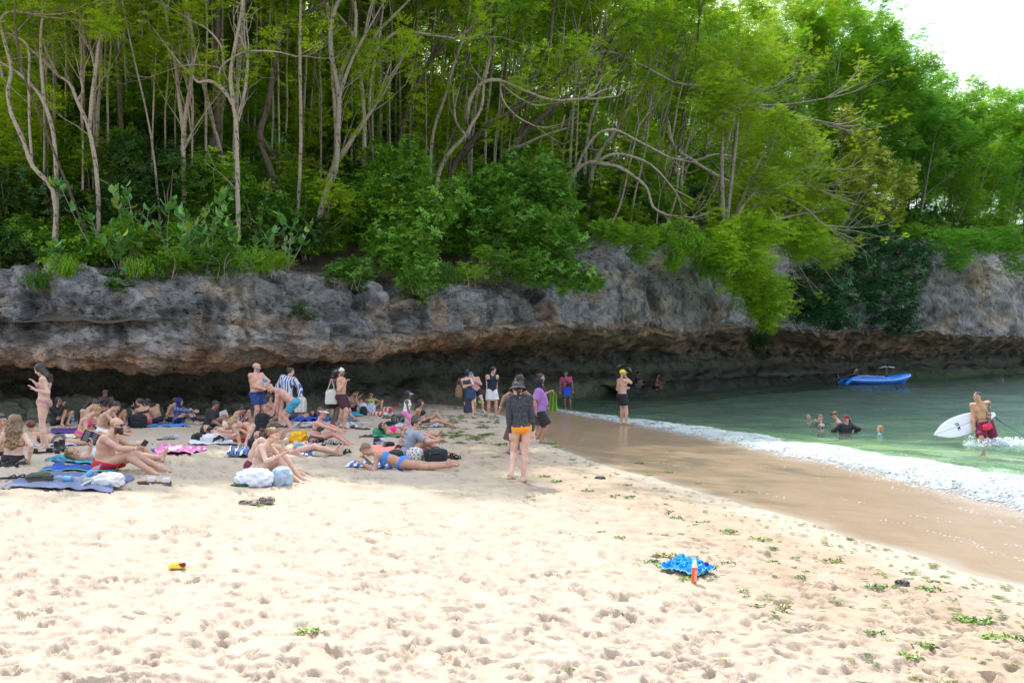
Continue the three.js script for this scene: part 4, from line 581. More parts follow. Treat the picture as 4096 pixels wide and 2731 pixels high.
function pattern(name, cols, rep = 2) { // printed fabric
  const key = name + JSON.stringify(cols) + rep; if (patCache[key]) return patCache[key];
  const n = cols.length, pick = { stripe: (u) => Math.floor(u * 8) % 2, check: (u, v) => (Math.floor(u * 8) + Math.floor(v * 8)) % 2, blotch: (u, v) => { const a = tile(u, v, 6, 3) + 0.5 * tile(u, v, 14, 5); return a > 0.22 ? 1 : a < -0.2 ? 2 % n : 0; }, floral: (u, v) => { const a = tile(u, v, 11, 2), b = tile(u, v, 13, 9); return a > 0.22 ? 1 : b > 0.22 ? 2 % n : b < -0.28 ? 3 % n : 0; }, leafy: (u, v) => { const w = Math.sin((u * 9 + 0.8 * tile(u, v, 5, 1)) * 6.28) * Math.sin((v * 7 + 0.8 * tile(u, v, 6, 4)) * 6.28 + u * 20); return w > 0.35 ? 1 : 0; }, wave: (u, v) => { const w = Math.sin((v * 10 + 1.6 * tile(u, v, 5, 1)) * 6.28); return w > 0.4 ? 1 : w < -0.5 ? 2 % n : 0; }, dots: (u, v) => { const a = (u * 8) % 1 - 0.5, b = (v * 8) % 1 - 0.5; return a * a + b * b < 0.02 ? 1 : 0; }, knit: (u, v) => { const a = tile(u, v, 60, 1) + 0.6 * tile(u, v, 12, 2); return a > 0.2 ? 1 : a < -0.22 ? 2 % n : 0; } }[name];
  const s = (x) => x <= 0.0031308 ? 12.92 * x : 1.055 * Math.pow(x, 1 / 2.4) - 0.055;
  const t = dataTex(128, (u, v) => { const c = cols[pick(u, v)]; return [s(c[0]), s(c[1]), s(c[2])]; }, true); t.repeat.set(rep, rep); return patCache[key] = { map: t, key };
}
const ZX = { 1: 0, 2: 600, 3: 1200, 4: 1750, 5: 3196, 6: 2400 }, ZK = 0.38272;
const zpx = (z, p) => [ZX[z] + p[0] * ZK, 1400 + p[1] * ZK];
function ik(S, T, l1, l2, hint) { // the joint between, with true limb lengths; returns [joint, end]
  const d = T.clone().sub(S); let L = d.length(); if (L > (l1 + l2) * 0.995) { T = S.clone().addScaledVector(d, (l1 + l2) * 0.995 / L); L = (l1 + l2) * 0.995; } if (L < Math.abs(l1 - l2) + 0.08) { L = Math.abs(l1 - l2) + 0.08; T = S.clone().addScaledVector(d.normalize(), L); }
  const n = T.clone().sub(S).normalize(), a = (l1 * l1 - l2 * l2 + L * L) / (2 * L), h = Math.sqrt(Math.max(0, l1 * l1 - a * a)), mid = S.clone().addScaledVector(n, a), w = hint.clone().sub(mid); w.addScaledVector(n, -w.dot(n)); if (w.lengthSq() < 1e-6) w.set(0, 0, 1); return [mid.addScaledVector(w.normalize(), h), T];
}
const people = {};
function sewn(geos, joints) { // one skin: each further shell is stitched to the first inside the joint
  const counts = geos.map(g => g.attributes.position.count), g = mergeGeometries(geos), p = g.attributes.position, I = Array.from(g.index.array); let o = counts[0];
  const near = (a, b, q, skip) => { let m = 1e9, k = a; for (let i = a; i < b; i++) { if (i === skip) continue; const d = (p.getX(i) - q.x) ** 2 + (p.getY(i) - q.y) ** 2 + (p.getZ(i) - q.z) ** 2; if (d < m) { m = d; k = i; } } return k; };
  for (let k = 1; k < geos.length; k++) { if (counts[k] && counts[0]) { const a = near(o, o + counts[k], joints[k]), q = V(p.getX(a), p.getY(a), p.getZ(a)), b = near(0, counts[0], q), c = near(0, counts[0], q, b); I.push(a, b, c); } o += counts[k]; }
  g.setIndex(I); return g;
}
function person(o) {
  const [ax, ay] = zpx(o.z, o.at), g0 = o.D ? atD(ax, ay, o.D) : o.water ? atY(ax, ay, WATER) : ground(ax, ay), D = -g0.z, org = g0, s = o.s ?? 1, male = o.m ?? false, bulk = o.w ?? 1;
  const t = thing('person', o.label, 'person', [org.x, org.y, org.z]);
  const pt = (p) => { const [x, y] = zpx(o.z, p); return atD(x, y, D - (p[2] ?? 0)).sub(org); };
  const P = pt(o.P), N = pt(o.N), fa = (o.f ?? 0) * Math.PI / 180, F0 = o.fv ? V(...o.fv).normalize() : V(Math.sin(fa), 0, Math.cos(fa)), S = N.clone().sub(P).normalize();
  const F = F0.clone().addScaledVector(S, -F0.dot(S)).normalize(), L = S.clone().cross(F).normalize(), tl = N.distanceTo(P);
  const at = (v, l, f = 0) => P.clone().addScaledVector(S, v * tl).addScaledVector(L, l * s).addScaledVector(F, f * s);
  const slump = o.slump ?? 0, sw = (male ? 0.185 : 0.158) * s, hw = (male ? 0.088 : 0.092) * s;
  const W = (l, f = 0) => at(0.36, l, f - slump * 0.5), Cc = (l, f = 0) => at(0.72, l, f - slump * 0.35);
  const twist = o.tw ? L.clone().applyAxisAngle(S, o.tw * Math.PI / 180) : L, shl = N.clone().addScaledVector(twist, sw).addScaledVector(S, -0.045 * s), shr = N.clone().addScaledVector(twist, -sw).addScaledVector(S, -0.045 * s);
  const hl = P.clone().addScaledVector(L, hw).addScaledVector(S, -0.02 * s), hr = P.clone().addScaledVector(L, -hw).addScaledVector(S, -0.02 * s);
  const down = V(0, -1, 0), UA = 0.285 * s, FA = 0.25 * s, TH = 0.43 * s, SH = 0.41 * s;
  const arm = (sh, w, hint, sd) => { const T = w ? pt(w) : sh.clone().addScaledVector(down, 0.52 * s).addScaledVector(twist, sd * 0.05 * s).addScaledVector(F, 0.06 * s), H = hint ? pt(hint) : sh.clone().lerp(T, 0.5).addScaledVector(F, -0.25).addScaledVector(twist, sd * 0.12).addScaledVector(down, 0.1); return ik(sh, T, UA, FA, H); };
  const leg = (h, a, hint, sd) => { const T = a ? pt(a) : h.clone().addScaledVector(down, 0.83 * s), H = hint ? pt(hint) : h.clone().lerp(T, 0.5).addScaledVector(F, 0.3).addScaledVector(L, sd * 0.05); return ik(h, T, TH, SH, H); };
  const [ell, wl] = arm(shl, o.wl, o.el, 1), [elr, wr] = arm(shr, o.wr, o.er, -1), [kl, al] = leg(hl, o.al, o.kl, 1), [kr, ar] = leg(hr, o.ar, o.kr, -1);
  const head = o.H ? pt(o.H) : N.clone().addScaledVector(S, 0.165 * s).addScaledVector(F, 0.035 * s);
  const fat = o.fat ?? 0, fk = clamp(D / 19, 1, 1.7), cell = (o.cell ?? 0.0165 * fk) * Math.max(1, s), bare = (m) => m;
  // ---- shared sets of capsules
  const torso = (f, e = 0, lower = true) => {
    const b = bulk * s, wr_ = (male ? 0.098 : 0.080) * b, cr = (male ? 0.108 : 0.093) * b, pr = (male ? 0.098 : 0.103) * b;
    if (lower) { f.cap(at(0.02, 0.065), at(0.02, -0.065), pr + e, pr + e); for (const q of [1, -1]) { f.ball(at(-0.06, q * 0.068, -0.055), 0.085 * b + e); f.cap(at(0.0, q * 0.062), W(q * 0.05), pr * 0.93 + e, wr_ + e); } }
    f.cap(W(0.048), W(-0.048), wr_ + e, wr_ + e); for (const q of [1, -1]) { f.cap(W(q * 0.05), Cc(q * (male ? 0.082 : 0.066)), wr_ + e, cr + e); f.cap(Cc(q * (male ? 0.085 : 0.066)), N.clone().addScaledVector(twist, q * sw * 0.6).addScaledVector(S, -0.065 * s), cr * 0.95 + e, 0.062 * b + e); if (!male) f.ball(Cc(q * 0.078, 0.078).addScaledVector(S, -0.035 * s), 0.058 * b * (o.bust ?? 1) + e, 0.02); else f.ball(Cc(q * 0.075, 0.055), 0.066 * b + e); }
    f.cap(shl, shr, 0.052 * b + e, 0.052 * b + e);
    if (fat) f.ball(W(0, 0.045 + 0.05 * fat), (0.10 + 0.055 * fat) * s + e, 0.06);
  };
  const limbR = (male ? 1.1 : 1) * Math.sqrt(bulk) * s;
  const upperArm = (f, e, tt = 1) => { for (const [a, b] of [[shl, ell], [shr, elr]]) { const q = a.clone().lerp(b, tt), n = b.clone().sub(a).normalize(); f.cap(a, tt < 1 ? q.clone().addScaledVector(n, 0.03) : b, 0.050 * limbR + e, 0.038 * limbR + e, tt < 1 ? [q.x, q.y, q.z, n.x, n.y, n.z] : null, 0.02); } };
  const foreArm = (f, e, tt = 1) => { for (const [a, b] of [[ell, wl], [elr, wr]]) { const q = a.clone().lerp(b, tt); f.cap(a, a.clone().lerp(b, Math.min(tt, 0.35)), 0.038 * limbR + e, 0.040 * limbR + e, null, 0.02); f.cap(a.clone().lerp(b, Math.min(tt, 0.35)), q, 0.040 * limbR + e, 0.027 * limbR + e, null, 0.02); } };
  const thigh = (f, e, tt = 1, flare = 0) => { for (const [a, b] of [[hl, kl], [hr, kr]]) { const q = a.clone().lerp(b, tt), n = b.clone().sub(a).normalize(); f.cap(a, tt < 1 ? q.clone().addScaledVector(n, 0.04) : b, 0.088 * limbR + e, lerp(0.088, 0.054, tt) * limbR + e + flare, tt < 1 ? [q.x, q.y, q.z, n.x, n.y, n.z] : null, 0.025); } };
  const shank = (f, e, tt = 1) => { for (const [a, b] of [[kl, al], [kr, ar]]) { const n = b.clone().sub(a).normalize(), fw = n.clone().cross(L).cross(n).normalize(), c = a.clone().lerp(b, 0.30).addScaledVector(fw, (fw.dot(F) + n.dot(S) * 0 > 0 ? -1 : 1) * 0.012 * s), q = a.clone().lerp(b, tt), cl = tt < 1 ? [q.x, q.y, q.z, n.x, n.y, n.z] : null; f.cap(a, c, 0.052 * limbR + e, 0.055 * limbR + e, null, 0.02); f.cap(c, b, 0.055 * limbR + e, 0.034 * limbR + e, cl, 0.02); } };
  // ---- skin
  const body = new Field(0.035); torso(body); body.cap(N.clone().addScaledVector(S, -0.03), head.clone().addScaledVector(S, 0.0), 0.056 * s * (male ? 1.12 : 0.92), 0.050 * s * (male ? 1.12 : 0.95), null, 0.05);
  for (const q of [shl, shr]) body.ball(q, 0.058 * limbR);
  upperArm(body, 0); foreArm(body, 0);
  const shown = o.legs !== false; if (shown) { thigh(body, 0); shank(body, 0); }
  const mode = o.ft ?? 'flat';
  const feet = shown ? [[al, kl, 1], [ar, kr, -1]].map(([a, k, sd]) => { const sh = a.clone().sub(k).normalize(), Fh = o.fd ? V(...o.fd) : V(F0.x, 0, F0.z).normalize(); let d = mode === 'up' ? V(0, 1, 0).addScaledVector(sh, 0.25).addScaledVector(L, sd * 0.35) : mode === 'down' ? sh.clone().add(V(0, -0.35, 0)) : Fh.clone().addScaledVector(L, sd * 0.2); d.normalize(); const dn = mode === 'flat' ? V(0, -1, 0) : sh.clone().addScaledVector(d, -sh.dot(d)).normalize(), heel = a.clone().addScaledVector(d, -0.035 * s).addScaledVector(dn, 0.042 * s), ball = a.clone().addScaledVector(d, 0.125 * s).addScaledVector(dn, 0.052 * s), toe = a.clone().addScaledVector(d, 0.175 * s).addScaledVector(dn, 0.056 * s); body.cap(a, heel, 0.034 * s, 0.031 * s, null, 0.02); body.cap(a.clone().addScaledVector(d, 0.01), ball, 0.034 * s, 0.026 * s, null, 0.025); body.cap(heel, ball, 0.030 * s, 0.028 * s, null, 0.02); const sl = d.clone().cross(dn).normalize(); for (let q = -2; q <= 2; q++) { const base = ball.clone().addScaledVector(sl, q * 0.016 * s); body.cap(base, toe.clone().addScaledVector(sl, q * 0.017 * s).addScaledVector(d, (q * sd > 0 ? 0.004 : -0.006 * Math.abs(q)) * s), 0.017 * s, 0.011 * s, null, 0.008); } return { heel, ball, toe, d, dn }; }) : [];
  const tone = Array.isArray(o.tone) ? o.tone : TONE[o.tone ?? 1], hc = HAIR[o.hc ?? 'brown'] ?? o.hc;
  const skin = (x, y, z) => { const n = 1 + 0.16 * noise(x * 9 + ax, y * 9, z * 9) + 0.08 * noise(x * 31, y * 31 + ax, z * 31); let c = [tone[0] * n, tone[1] * n * (1 - 0.12 * noise(x * 5, y * 5, z * 5 + ax)), tone[2] * n]; if (o.paint) c = o.paint(V(x, y, z), c, { shl, shr, ell, elr, wl, wr, P, S, F, L, W, N }); return c; };
  const geos = [body.mesh(cell, skin)];
  // ---- hands: palm, four fingers, thumb
  for (const [w, e, sd, cv, hd] of [[wl, ell, 1, o.cl, o.hl], [wr, elr, -1, o.cr, o.hr]]) {
    const d = hd ? V(...hd).normalize() : w.clone().sub(e).normalize(), c = cv ?? 0.55, H = new Field(0.009); let side = d.clone().cross(F).multiplyScalar(sd); if (side.lengthSq() < 0.05) side = d.clone().cross(S).multiplyScalar(sd); side.normalize(); // towards the thumb
    if (o.pal) side = V(...o.pal).addScaledVector(d, -V(...o.pal).dot(d)).normalize();
    const pn = side.clone().cross(d).multiplyScalar(sd).normalize(); // out of the palm
    const q = (u, v, n) => w.clone().addScaledVector(d, u * s).addScaledVector(side, v * s).addScaledVector(pn, n * s), hs = (male ? 1.08 : 0.95) * s;
    H.cap(w.clone().addScaledVector(d, -0.02), q(0.03, 0, 0), 0.026 * limbR, 0.024 * hs); for (const v of [-0.024, 0, 0.022]) H.cap(q(0.025, v * 0.8, 0), q(0.085, v, 0), 0.016 * hs, 0.0135 * hs);
    for (let k = 0; k < 4; k++) { const v = [0.028, 0.010, -0.009, -0.027][k], len = [0.072, 0.082, 0.075, 0.058][k] * hs; let p = q(0.088, v, 0), an = 0; for (let m = 0; m < 3; m++) { an += c * (m ? 0.9 : 0.6); const l = len * [0.45, 0.32, 0.26][m], nx = p.clone().addScaledVector(d, Math.cos(an) * l).addScaledVector(pn, Math.sin(an) * l).addScaledVector(side, v * 0.08 * (1 - c)); H.cap(p, nx, 0.0092 * hs, 0.0085 * hs, null, 0.004); p = nx; } }
    const t0 = q(0.02, 0.024, 0.006), t1 = q(0.055, 0.052, 0.018), t2 = q(0.085, 0.058 - 0.03 * c, 0.030); H.cap(t0, t1, 0.014 * hs, 0.011 * hs, null, 0.008); H.cap(t1, t2, 0.0105 * hs, 0.009 * hs, null, 0.006);
    geos.push(H.mesh(o.hcell ?? 0.0078 * Math.sqrt(fk), skin));
  }
  // ---- head
  const yaw = (o.lk?.[0] ?? o.f ?? 0) * Math.PI / 180, pit = (o.lk?.[1] ?? 8) * Math.PI / 180; let hz = o.hz ? V(...o.hz).normalize() : V(Math.sin(yaw) * Math.cos(pit), -Math.sin(pit), Math.cos(yaw) * Math.cos(pit)), hu = o.hu ? V(...o.hu) : V(0, 1, 0); if (!o.hu && Math.abs(hz.y) > 0.8) hu = S.clone(); hu.addScaledVector(hz, -hu.dot(hz)).normalize(); const hx = hu.clone().cross(hz).normalize(), hk = s * (o.hk ?? (male ? 1.04 : 1));
  const hp = (x, y, z) => head.clone().addScaledVector(hx, x * hk).addScaledVector(hu, y * hk).addScaledVector(hz, z * hk);
  const skull = (f, e) => { f.cap(hp(0, 0.036, -0.026), hp(0, 0.030, 0.012), 0.078 * hk + e, 0.074 * hk + e, null, 0.03); f.cap(hp(0, 0.0, 0.010), hp(0, -0.06, 0.036), 0.066 * hk + e, 0.044 * hk + e, null, 0.03); };
  const hf = new Field(0.014); skull(hf, 0); hf.cap(hp(0, -0.086, 0.058), hp(0, -0.094, 0.064), 0.021 * hk, 0.018 * hk, null, 0.02); hf.cap(hp(-0.04, -0.07, 0.015), hp(0.04, -0.07, 0.015), 0.028 * hk, 0.028 * hk, null, 0.03); hf.cap(hp(0, 0.012, 0.084), hp(0, -0.026, 0.104), 0.0085 * hk, 0.0125 * hk, null, 0.012); hf.cap(hp(-0.036, 0.027, 0.074), hp(0.036, 0.027, 0.074), 0.012 * hk, 0.012 * hk, null, 0.018); hf.cap(hp(-0.017, -0.056, 0.078), hp(0.017, -0.056, 0.078), 0.0085 * hk, 0.0085 * hk, null, 0.008);
  for (const q of [1, -1]) { hf.cap(hp(q * 0.077, 0.014, -0.004), hp(q * 0.072, -0.022, 0.002), 0.013 * hk, 0.009 * hk, null, 0.008); hf.ball(hp(q * 0.042, -0.02, 0.058), 0.024 * hk, 0.03); hf.carve(hp(q * 0.031, 0.008, 0.094), 0.016 * hk, 0.014); hf.ball(hp(q * 0.031, 0.008, 0.069), 0.0125 * hk, 0.004); }
  hf.cap(hp(0, -0.06, 0.0), N.clone().addScaledVector(S, 0.02), 0.052 * s * (male ? 1.1 : 0.9), 0.05 * s * (male ? 1.1 : 0.92), null, 0.03);
  const beard = o.beard ? HAIR[o.beard] : null, stub = o.hair === 'buzz' || o.hair === 'bald';
  geos.push(hf.mesh(o.hcell ? o.hcell * 1.1 : 0.0086 * Math.sqrt(fk), (x, y, z) => {
    const v = V(x, y, z).sub(head), X = v.dot(hx) / hk, Y = v.dot(hu) / hk, Z = v.dot(hz) / hk, ex = Math.abs(Math.abs(X) - 0.031); let c = skin(x, y, z); const cheek = smooth(0.03, 0.0, Math.hypot(Math.abs(X) - 0.045, Y + 0.03)) * 0.12; c = [c[0], c[1] * (1 - cheek), c[2] * (1 - cheek)];
    if (Z > 0.055 && ex < 0.015 && Math.abs(Y - 0.008) < 0.0065) c = ex < 0.007 ? [0.03, 0.02, 0.015] : [0.55, 0.52, 0.5];
    else if (Z > 0.06 && ex < 0.019 && Y > 0.024 && Y < 0.034) c = hc.map(h => h * 0.9 + 0.01);
    else if (Z > 0.07 && Math.abs(X) < 0.022 && Math.abs(Y + 0.056) < 0.009) c = [tone[0] * 0.72, tone[1] * 0.45, tone[2] * 0.45];
    else if (beard && Y < -0.022 && Z > -0.005 && Y > -0.14 && (Math.abs(X) > 0.02 || Y < -0.036)) c = c.map((k, i) => lerp(k, beard[i], 0.85));
    if (stub && Y > 0.035 - Z * 0.1 && Z < 0.07 && o.hair === 'buzz') c = c.map((k, i) => lerp(k, hc[i], 0.6)); if (o.hair === 'bald' && Y > -0.03 && Y < 0.05 && Z < 0.0) c = c.map((k, i) => lerp(k, hc[i], 0.35));
    return c;
  }));
  if (beard) { }
  mesh('body', sewn(geos, [null, wl, wr, N.clone().addScaledVector(S, 0.03)]), skinMat, t);
  // ---- hair
  const fall = o.lie ? S.clone().multiplyScalar(-1) : V(0, -1, 0);
  if (o.hair && !stub && o.hair !== 'none' && o.hair !== 'hijab') {
    const f = new Field(0.02), th = { short: 0.012, cropped: 0.008, long: 0.016, bun: 0.012, pony: 0.012, curly: 0.035, bob: 0.026 }[o.hair] ?? 0.012; skull(f, th);
    f.region = (x, y, z) => { const vx = x - head.x, vy = y - head.y, vz = z - head.z, Y = (vx * hu.x + vy * hu.y + vz * hu.z) / hk, Z = (vx * hz.x + vy * hz.y + vz * hz.z) / hk, X = Math.abs(vx * hx.x + vy * hx.y + vz * hx.z) / hk; const lowb = { short: -0.045, cropped: -0.03, bun: -0.05, pony: -0.05 }[o.hair] ?? -0.13; const line = Z > 0.055 ? 0.062 : Z > 0.012 ? lerp(0.02, 0.058, (Z - 0.012) / 0.043) - (lowb < -0.1 && X > 0.06 ? 0.10 : 0) : lerp(lowb, 0.02, smooth(-0.06, 0.012, Z)) * (1) - (lowb < -0.1 ? 0.06 : 0); return (line - Y) * hk * 0.9; };
    const fd = f.d.bind(f); f.d = (x, y, z) => fd(x, y, z) + 0.007 * noise(x * 42, y * 20, z * 42) + 0.012 * noise(x * 15 + ax, y * 12, z * 15); const hg = [f.mesh(0.0125 * Math.sqrt(fk), (x, y, z) => { const n = 0.75 + 0.5 * Math.abs(noise(x * 60, y * 14, z * 60)); return hc.map(q => q * n); })];
    const tail = new Field(0.03), back = hp(0, 0.01, -0.09);
    if (o.hair === 'bun') tail.ball(hp(0, 0.06 + (o.bunUp ?? 0) * 0.05, -0.105 + (o.bunUp ?? 0) * 0.04), 0.042 * hk).ball(hp(0.015, 0.075 + (o.bunUp ?? 0) * 0.05, -0.095 + (o.bunUp ?? 0) * 0.04), 0.034 * hk);
    if (o.hair === 'pony') { const a = hp(0, 0.04, -0.10), b = a.clone().addScaledVector(hz, -0.05).addScaledVector(fall, 0.12), c = b.clone().addScaledVector(fall, 0.13).addScaledVector(hz, 0.01); tail.cap(a, b, 0.026, 0.030).cap(b, c, 0.030, 0.012); }
    if (o.hair === 'long' || o.hair === 'curly') { const len = (o.hl_ ?? 0.30), n0 = N.clone().addScaledVector(F, -0.055 * s), w = o.hair === 'curly' ? 0.062 : 0.050; for (const q of [-1, -0.35, 0.35, 1]) { const a = hp(q * 0.055, -0.01, -0.05 + (Math.abs(q) === 1 ? 0.02 : 0)), b = n0.clone().addScaledVector(L, q * 0.075 * s).addScaledVector(S, 0.02), c = b.clone().addScaledVector(o.lie ? S.clone().multiplyScalar(-1) : V(0, -1, 0).lerp(S.clone().multiplyScalar(-1), 0.6).normalize(), len * (1 - 0.12 * Math.abs(q))).addScaledVector(F, -0.05); tail.cap(a, b, w, w * 0.92).cap(b, c, w * 0.92, w * 0.5); } }
    if (o.hair === 'bob') for (const q of [-1, 0, 1]) tail.cap(hp(q * 0.06, 0.02, -0.04), hp(q * 0.075, -0.10, -0.03 - 0.03 * (q === 0)), 0.045 * hk, 0.035 * hk);
    if (tail.c.length) { const rough = o.hair === 'curly' ? 0.022 : 0.007, d0 = tail.d.bind(tail); tail.d = (x, y, z) => d0(x, y, z) + rough * noise(x * 24, y * (o.hair === 'curly' ? 24 : 8), z * 24) * 1.6; hg.push(tail.mesh(0.014 * Math.sqrt(fk), (x, y, z) => { const n = 0.65 + 0.7 * Math.abs(noise(x * 50, y * 12, z * 50)), tip = o.tips ? smooth(N.y + 0.02, N.y - 0.22, y) * 0.8 : 0; return hc.map((q, i) => lerp(q, (o.tips ?? hc)[i], tip) * n); })); }
    mesh('hair', mergeGeometries(hg), std(0xffffff, 0.45, { vertexColors: true }), t);
  }
  if (beard && o.fullBeard) { const f = new Field(0.02); f.cap(hp(-0.045, -0.055, 0.035), hp(0, -0.10, 0.070), 0.030 * hk, 0.030 * hk).cap(hp(0.045, -0.055, 0.035), hp(0, -0.10, 0.070), 0.030 * hk, 0.030 * hk); f.cap(hp(-0.03, -0.042, 0.080), hp(0.03, -0.042, 0.080), 0.010, 0.010); mesh('beard', f.mesh(0.009), std(RGB(...beard), 0.8), t); }
  // ---- clothes
  const vOf = (x, y, z) => (x - P.x) * S.x + (y - P.y) * S.y + (z - P.z) * S.z, lOf = (x, y, z) => Math.abs((x - P.x) * L.x + (y - P.y) * L.y + (z - P.z) * L.z), fOf = (x, y, z) => (x - P.x) * F.x + (y - P.y) * F.y + (z - P.z) * F.z;
  for (const [kind, name, c, p = {}] of o.wear ?? []) {
    const f = new Field(kind === 'long' ? 0.014 : 0.035), e = p.e ?? 0.008; let cc = p.cell ?? cell;
    if (kind === 'bottom') { torso(f, e); thigh(f, e * 0.6, 0.5); const lo = (p.lo ?? -0.135) * s, hi = (p.hi ?? 0.065) * s, k = p.cut ?? 0.95; f.region = (x, y, z) => { const v = vOf(x, y, z), l = lOf(x, y, z); return Math.max(v - hi, (lo + k * Math.max(0, l - 0.03) - v) * 0.75); }; cc = Math.min(cc, 0.0125 * fk); }
    else if (kind === 'bra') { torso(f, e, false); const c0 = Cc(0).addScaledVector(S, -0.035 * s), vb = vOf(c0.x, c0.y, c0.z) - 0.035 * s; f.region = (x, y, z) => { const v = vOf(x, y, z), l = lOf(x, y, z), fr = fOf(x, y, z); const tri = fr > 0.0 ? Math.hypot((l - 0.075 * s) * (1), (v - vb - 0.03 * s) * 0.85) - (p.r ?? 0.075) * s : 9, band = Math.abs(v - vb + 0.02 * s) - (p.band ?? 0.011) * s, strap = p.strap === false ? 9 : Math.max(Math.abs(l - 0.082 * s) - 0.009 * s, vb - v); return Math.min(tri, band, strap); }; cc = Math.min(cc, 0.0115 * fk); }
    else if (kind === 'bandeau') { torso(f, e, false); const c0 = Cc(0).addScaledVector(S, -0.03 * s), vb = vOf(c0.x, c0.y, c0.z); f.region = (x, y, z) => Math.abs(vOf(x, y, z) - vb) - (p.h ?? 0.05) * s; cc = Math.min(cc, 0.012); }
    else if (kind === 'onepiece') { torso(f, e); const lo = -0.135 * s, hi = (p.hi ?? 0.36) * tl / 0.5; f.region = (x, y, z) => { const v = vOf(x, y, z), l = lOf(x, y, z); return Math.max(Math.min(v - hi, Math.max(l - 0.10 * s, v - tl)) , (lo + 0.9 * Math.max(0, l - 0.03) - v) * 0.75); }; }
    else if (kind === 'shorts') { torso(f, e); thigh(f, e, p.len ?? 0.6, p.flare ?? 0.012); if (fat) { } const hi = (p.hi ?? 0.06) * s; f.region = (x, y, z) => vOf(x, y, z) - hi; }
    else if (kind === 'pants') { torso(f, e); thigh(f, e, 1); shank(f, e, p.len ?? 0.95); const hi = (p.hi ?? 0.08) * s; f.region = (x, y, z) => vOf(x, y, z) - hi; }
    else if (kind === 'skirt') { torso(f, e); const hem = p.hem ? pt(p.hem) : al.clone().lerp(ar, 0.5).lerp(P, p.up ?? 0.25), n = hem.clone().sub(P).normalize(); f.cap(P.clone(), hem.clone().addScaledVector(n, 0.1), 0.12 * s + e, (p.r ?? 0.19) * s, [hem.x, hem.y, hem.z, n.x, n.y, n.z]); thigh(f, e, 0.8); const hi = (p.hi ?? 0.12) * s; f.region = (x, y, z) => vOf(x, y, z) - hi; }
    else if (kind === 'tee' || kind === 'long' || kind === 'tank' || kind === 'dress') {
      torso(f, e); if (kind === 'tee') { f.ball(shl, 0.056 * limbR + e); f.ball(shr, 0.056 * limbR + e); upperArm(f, e * 1.2, p.len ?? 0.6); } 
      if (p.hem) { const hem = pt(p.hem), n = hem.clone().sub(P).normalize(); f.cap(P.clone(), hem.clone().addScaledVector(n, 0.1), 0.12 * s + e, (p.r ?? 0.19) * s, [hem.x, hem.y, hem.z, n.x, n.y, n.z]); thigh(f, e, 0.7); }
      const lo = p.hem ? -9 : (p.lo ?? -0.10) * s, top = kind === 'dress' ? tl * (p.top ?? 0.80) : tl; f.region = (x, y, z) => { const v = vOf(x, y, z), l = lOf(x, y, z); let r = lo - v; if (kind === 'tank') r = Math.max(r, Math.min(v - tl * 0.74, l - 0.118 * s)); if (kind === 'dress') r = Math.max(r, Math.min(v - top, p.straps === false ? 9 : Math.max(Math.abs(l - 0.085 * s) - 0.014, v - tl * 1.02))); else r = Math.max(r, 0.058 * s - Math.hypot(x - N.x - F.x * 0.015, y - N.y - F.y * 0.015 - 0.03, z - N.z - F.z * 0.015)); return r; };
    } else if (kind === 'hijab') { skull(f, 0.022); f.cap(hp(0, -0.07, -0.01), N.clone().addScaledVector(S, -0.02), 0.075 * s, 0.10 * s); if (p.bib) f.cap(N.clone().addScaledVector(F, 0.03), Cc(0, 0.03), 0.10 * s, 0.12 * s); f.region = (x, y, z) => { const vx = x - head.x, vy = y - head.y, vz = z - head.z, Y = vx * hu.x + vy * hu.y + vz * hu.z, Z = vx * hz.x + vy * hz.y + vz * hz.z, X = vx * hx.x + vy * hx.y + vz * hx.z; return Z > 0.02 ? 0.062 * hk - Math.hypot(X * 1.05, (Y + 0.012) * 0.75) : -1; }; cc = 0.011; }
    let ge = f.mesh(cc); if (kind === 'long') { const sl = new Field(0.02); sl.ball(shl, 0.058 * limbR + e); sl.ball(shr, 0.058 * limbR + e); sl.cap(shl, N, 0.056 * limbR + e * 0.8, 0.045, null, 0.03); sl.cap(shr, N, 0.056 * limbR + e * 0.8, 0.045, null, 0.03); upperArm(sl, e); foreArm(sl, e, 0.93); ge = sewn([ge, sl.mesh(cc)], [null, Cc(0)]); } mesh(name, ge, c instanceof THREE.Material ? c : cloth(c), t);
  }
  // ---- hats, glasses
  const hatBasis = new THREE.Matrix4().makeBasis(hx, hu, hz).setPosition(hp(0, 0, 0)), put = (g) => g.applyMatrix4(hatBasis);
  if (o.hat) { const [kind, c, back, c2] = o.hat, m = cloth(c), k = hk, sg = back ? -1 : 1, gs = [];
    const dome = (r, y, hgt) => { const g = new THREE.SphereGeometry(1, 20, 10, 0, Math.PI * 2, 0, Math.PI / 2); g.scale(r * k, hgt * k, (r + 0.015) * k); g.translate(0, y * k, -0.008 * k); return g; };
    if (kind === 'cap') { gs.push(dome(0.090, 0.035, 0.092)); const b = new THREE.SphereGeometry(1, 16, 8, 0, Math.PI); b.scale(0.075 * k, 0.010 * k, 0.085 * k); b.rotateY(0); if (back) b.rotateY(Math.PI); b.rotateX(sg * 0.14); b.translate(0, 0.038 * k, sg * 0.085 * k); gs.push(b); const btn = new THREE.SphereGeometry(0.008 * k, 8, 6); btn.translate(0, 0.127 * k, -0.008); gs.push(btn); }
    if (kind === 'bucket') { const g = new THREE.LatheGeometry([[0.0, 0.125], [0.060, 0.124], [0.078, 0.118], [0.088, 0.05], [0.096, 0.045], [0.150, -0.012], [0.152, -0.016], [0.094, 0.036]].map(q => new THREE.Vector2(q[0] * k, q[1] * k)), 26); g.scale(1, 1, 1.06); gs.push(g); }
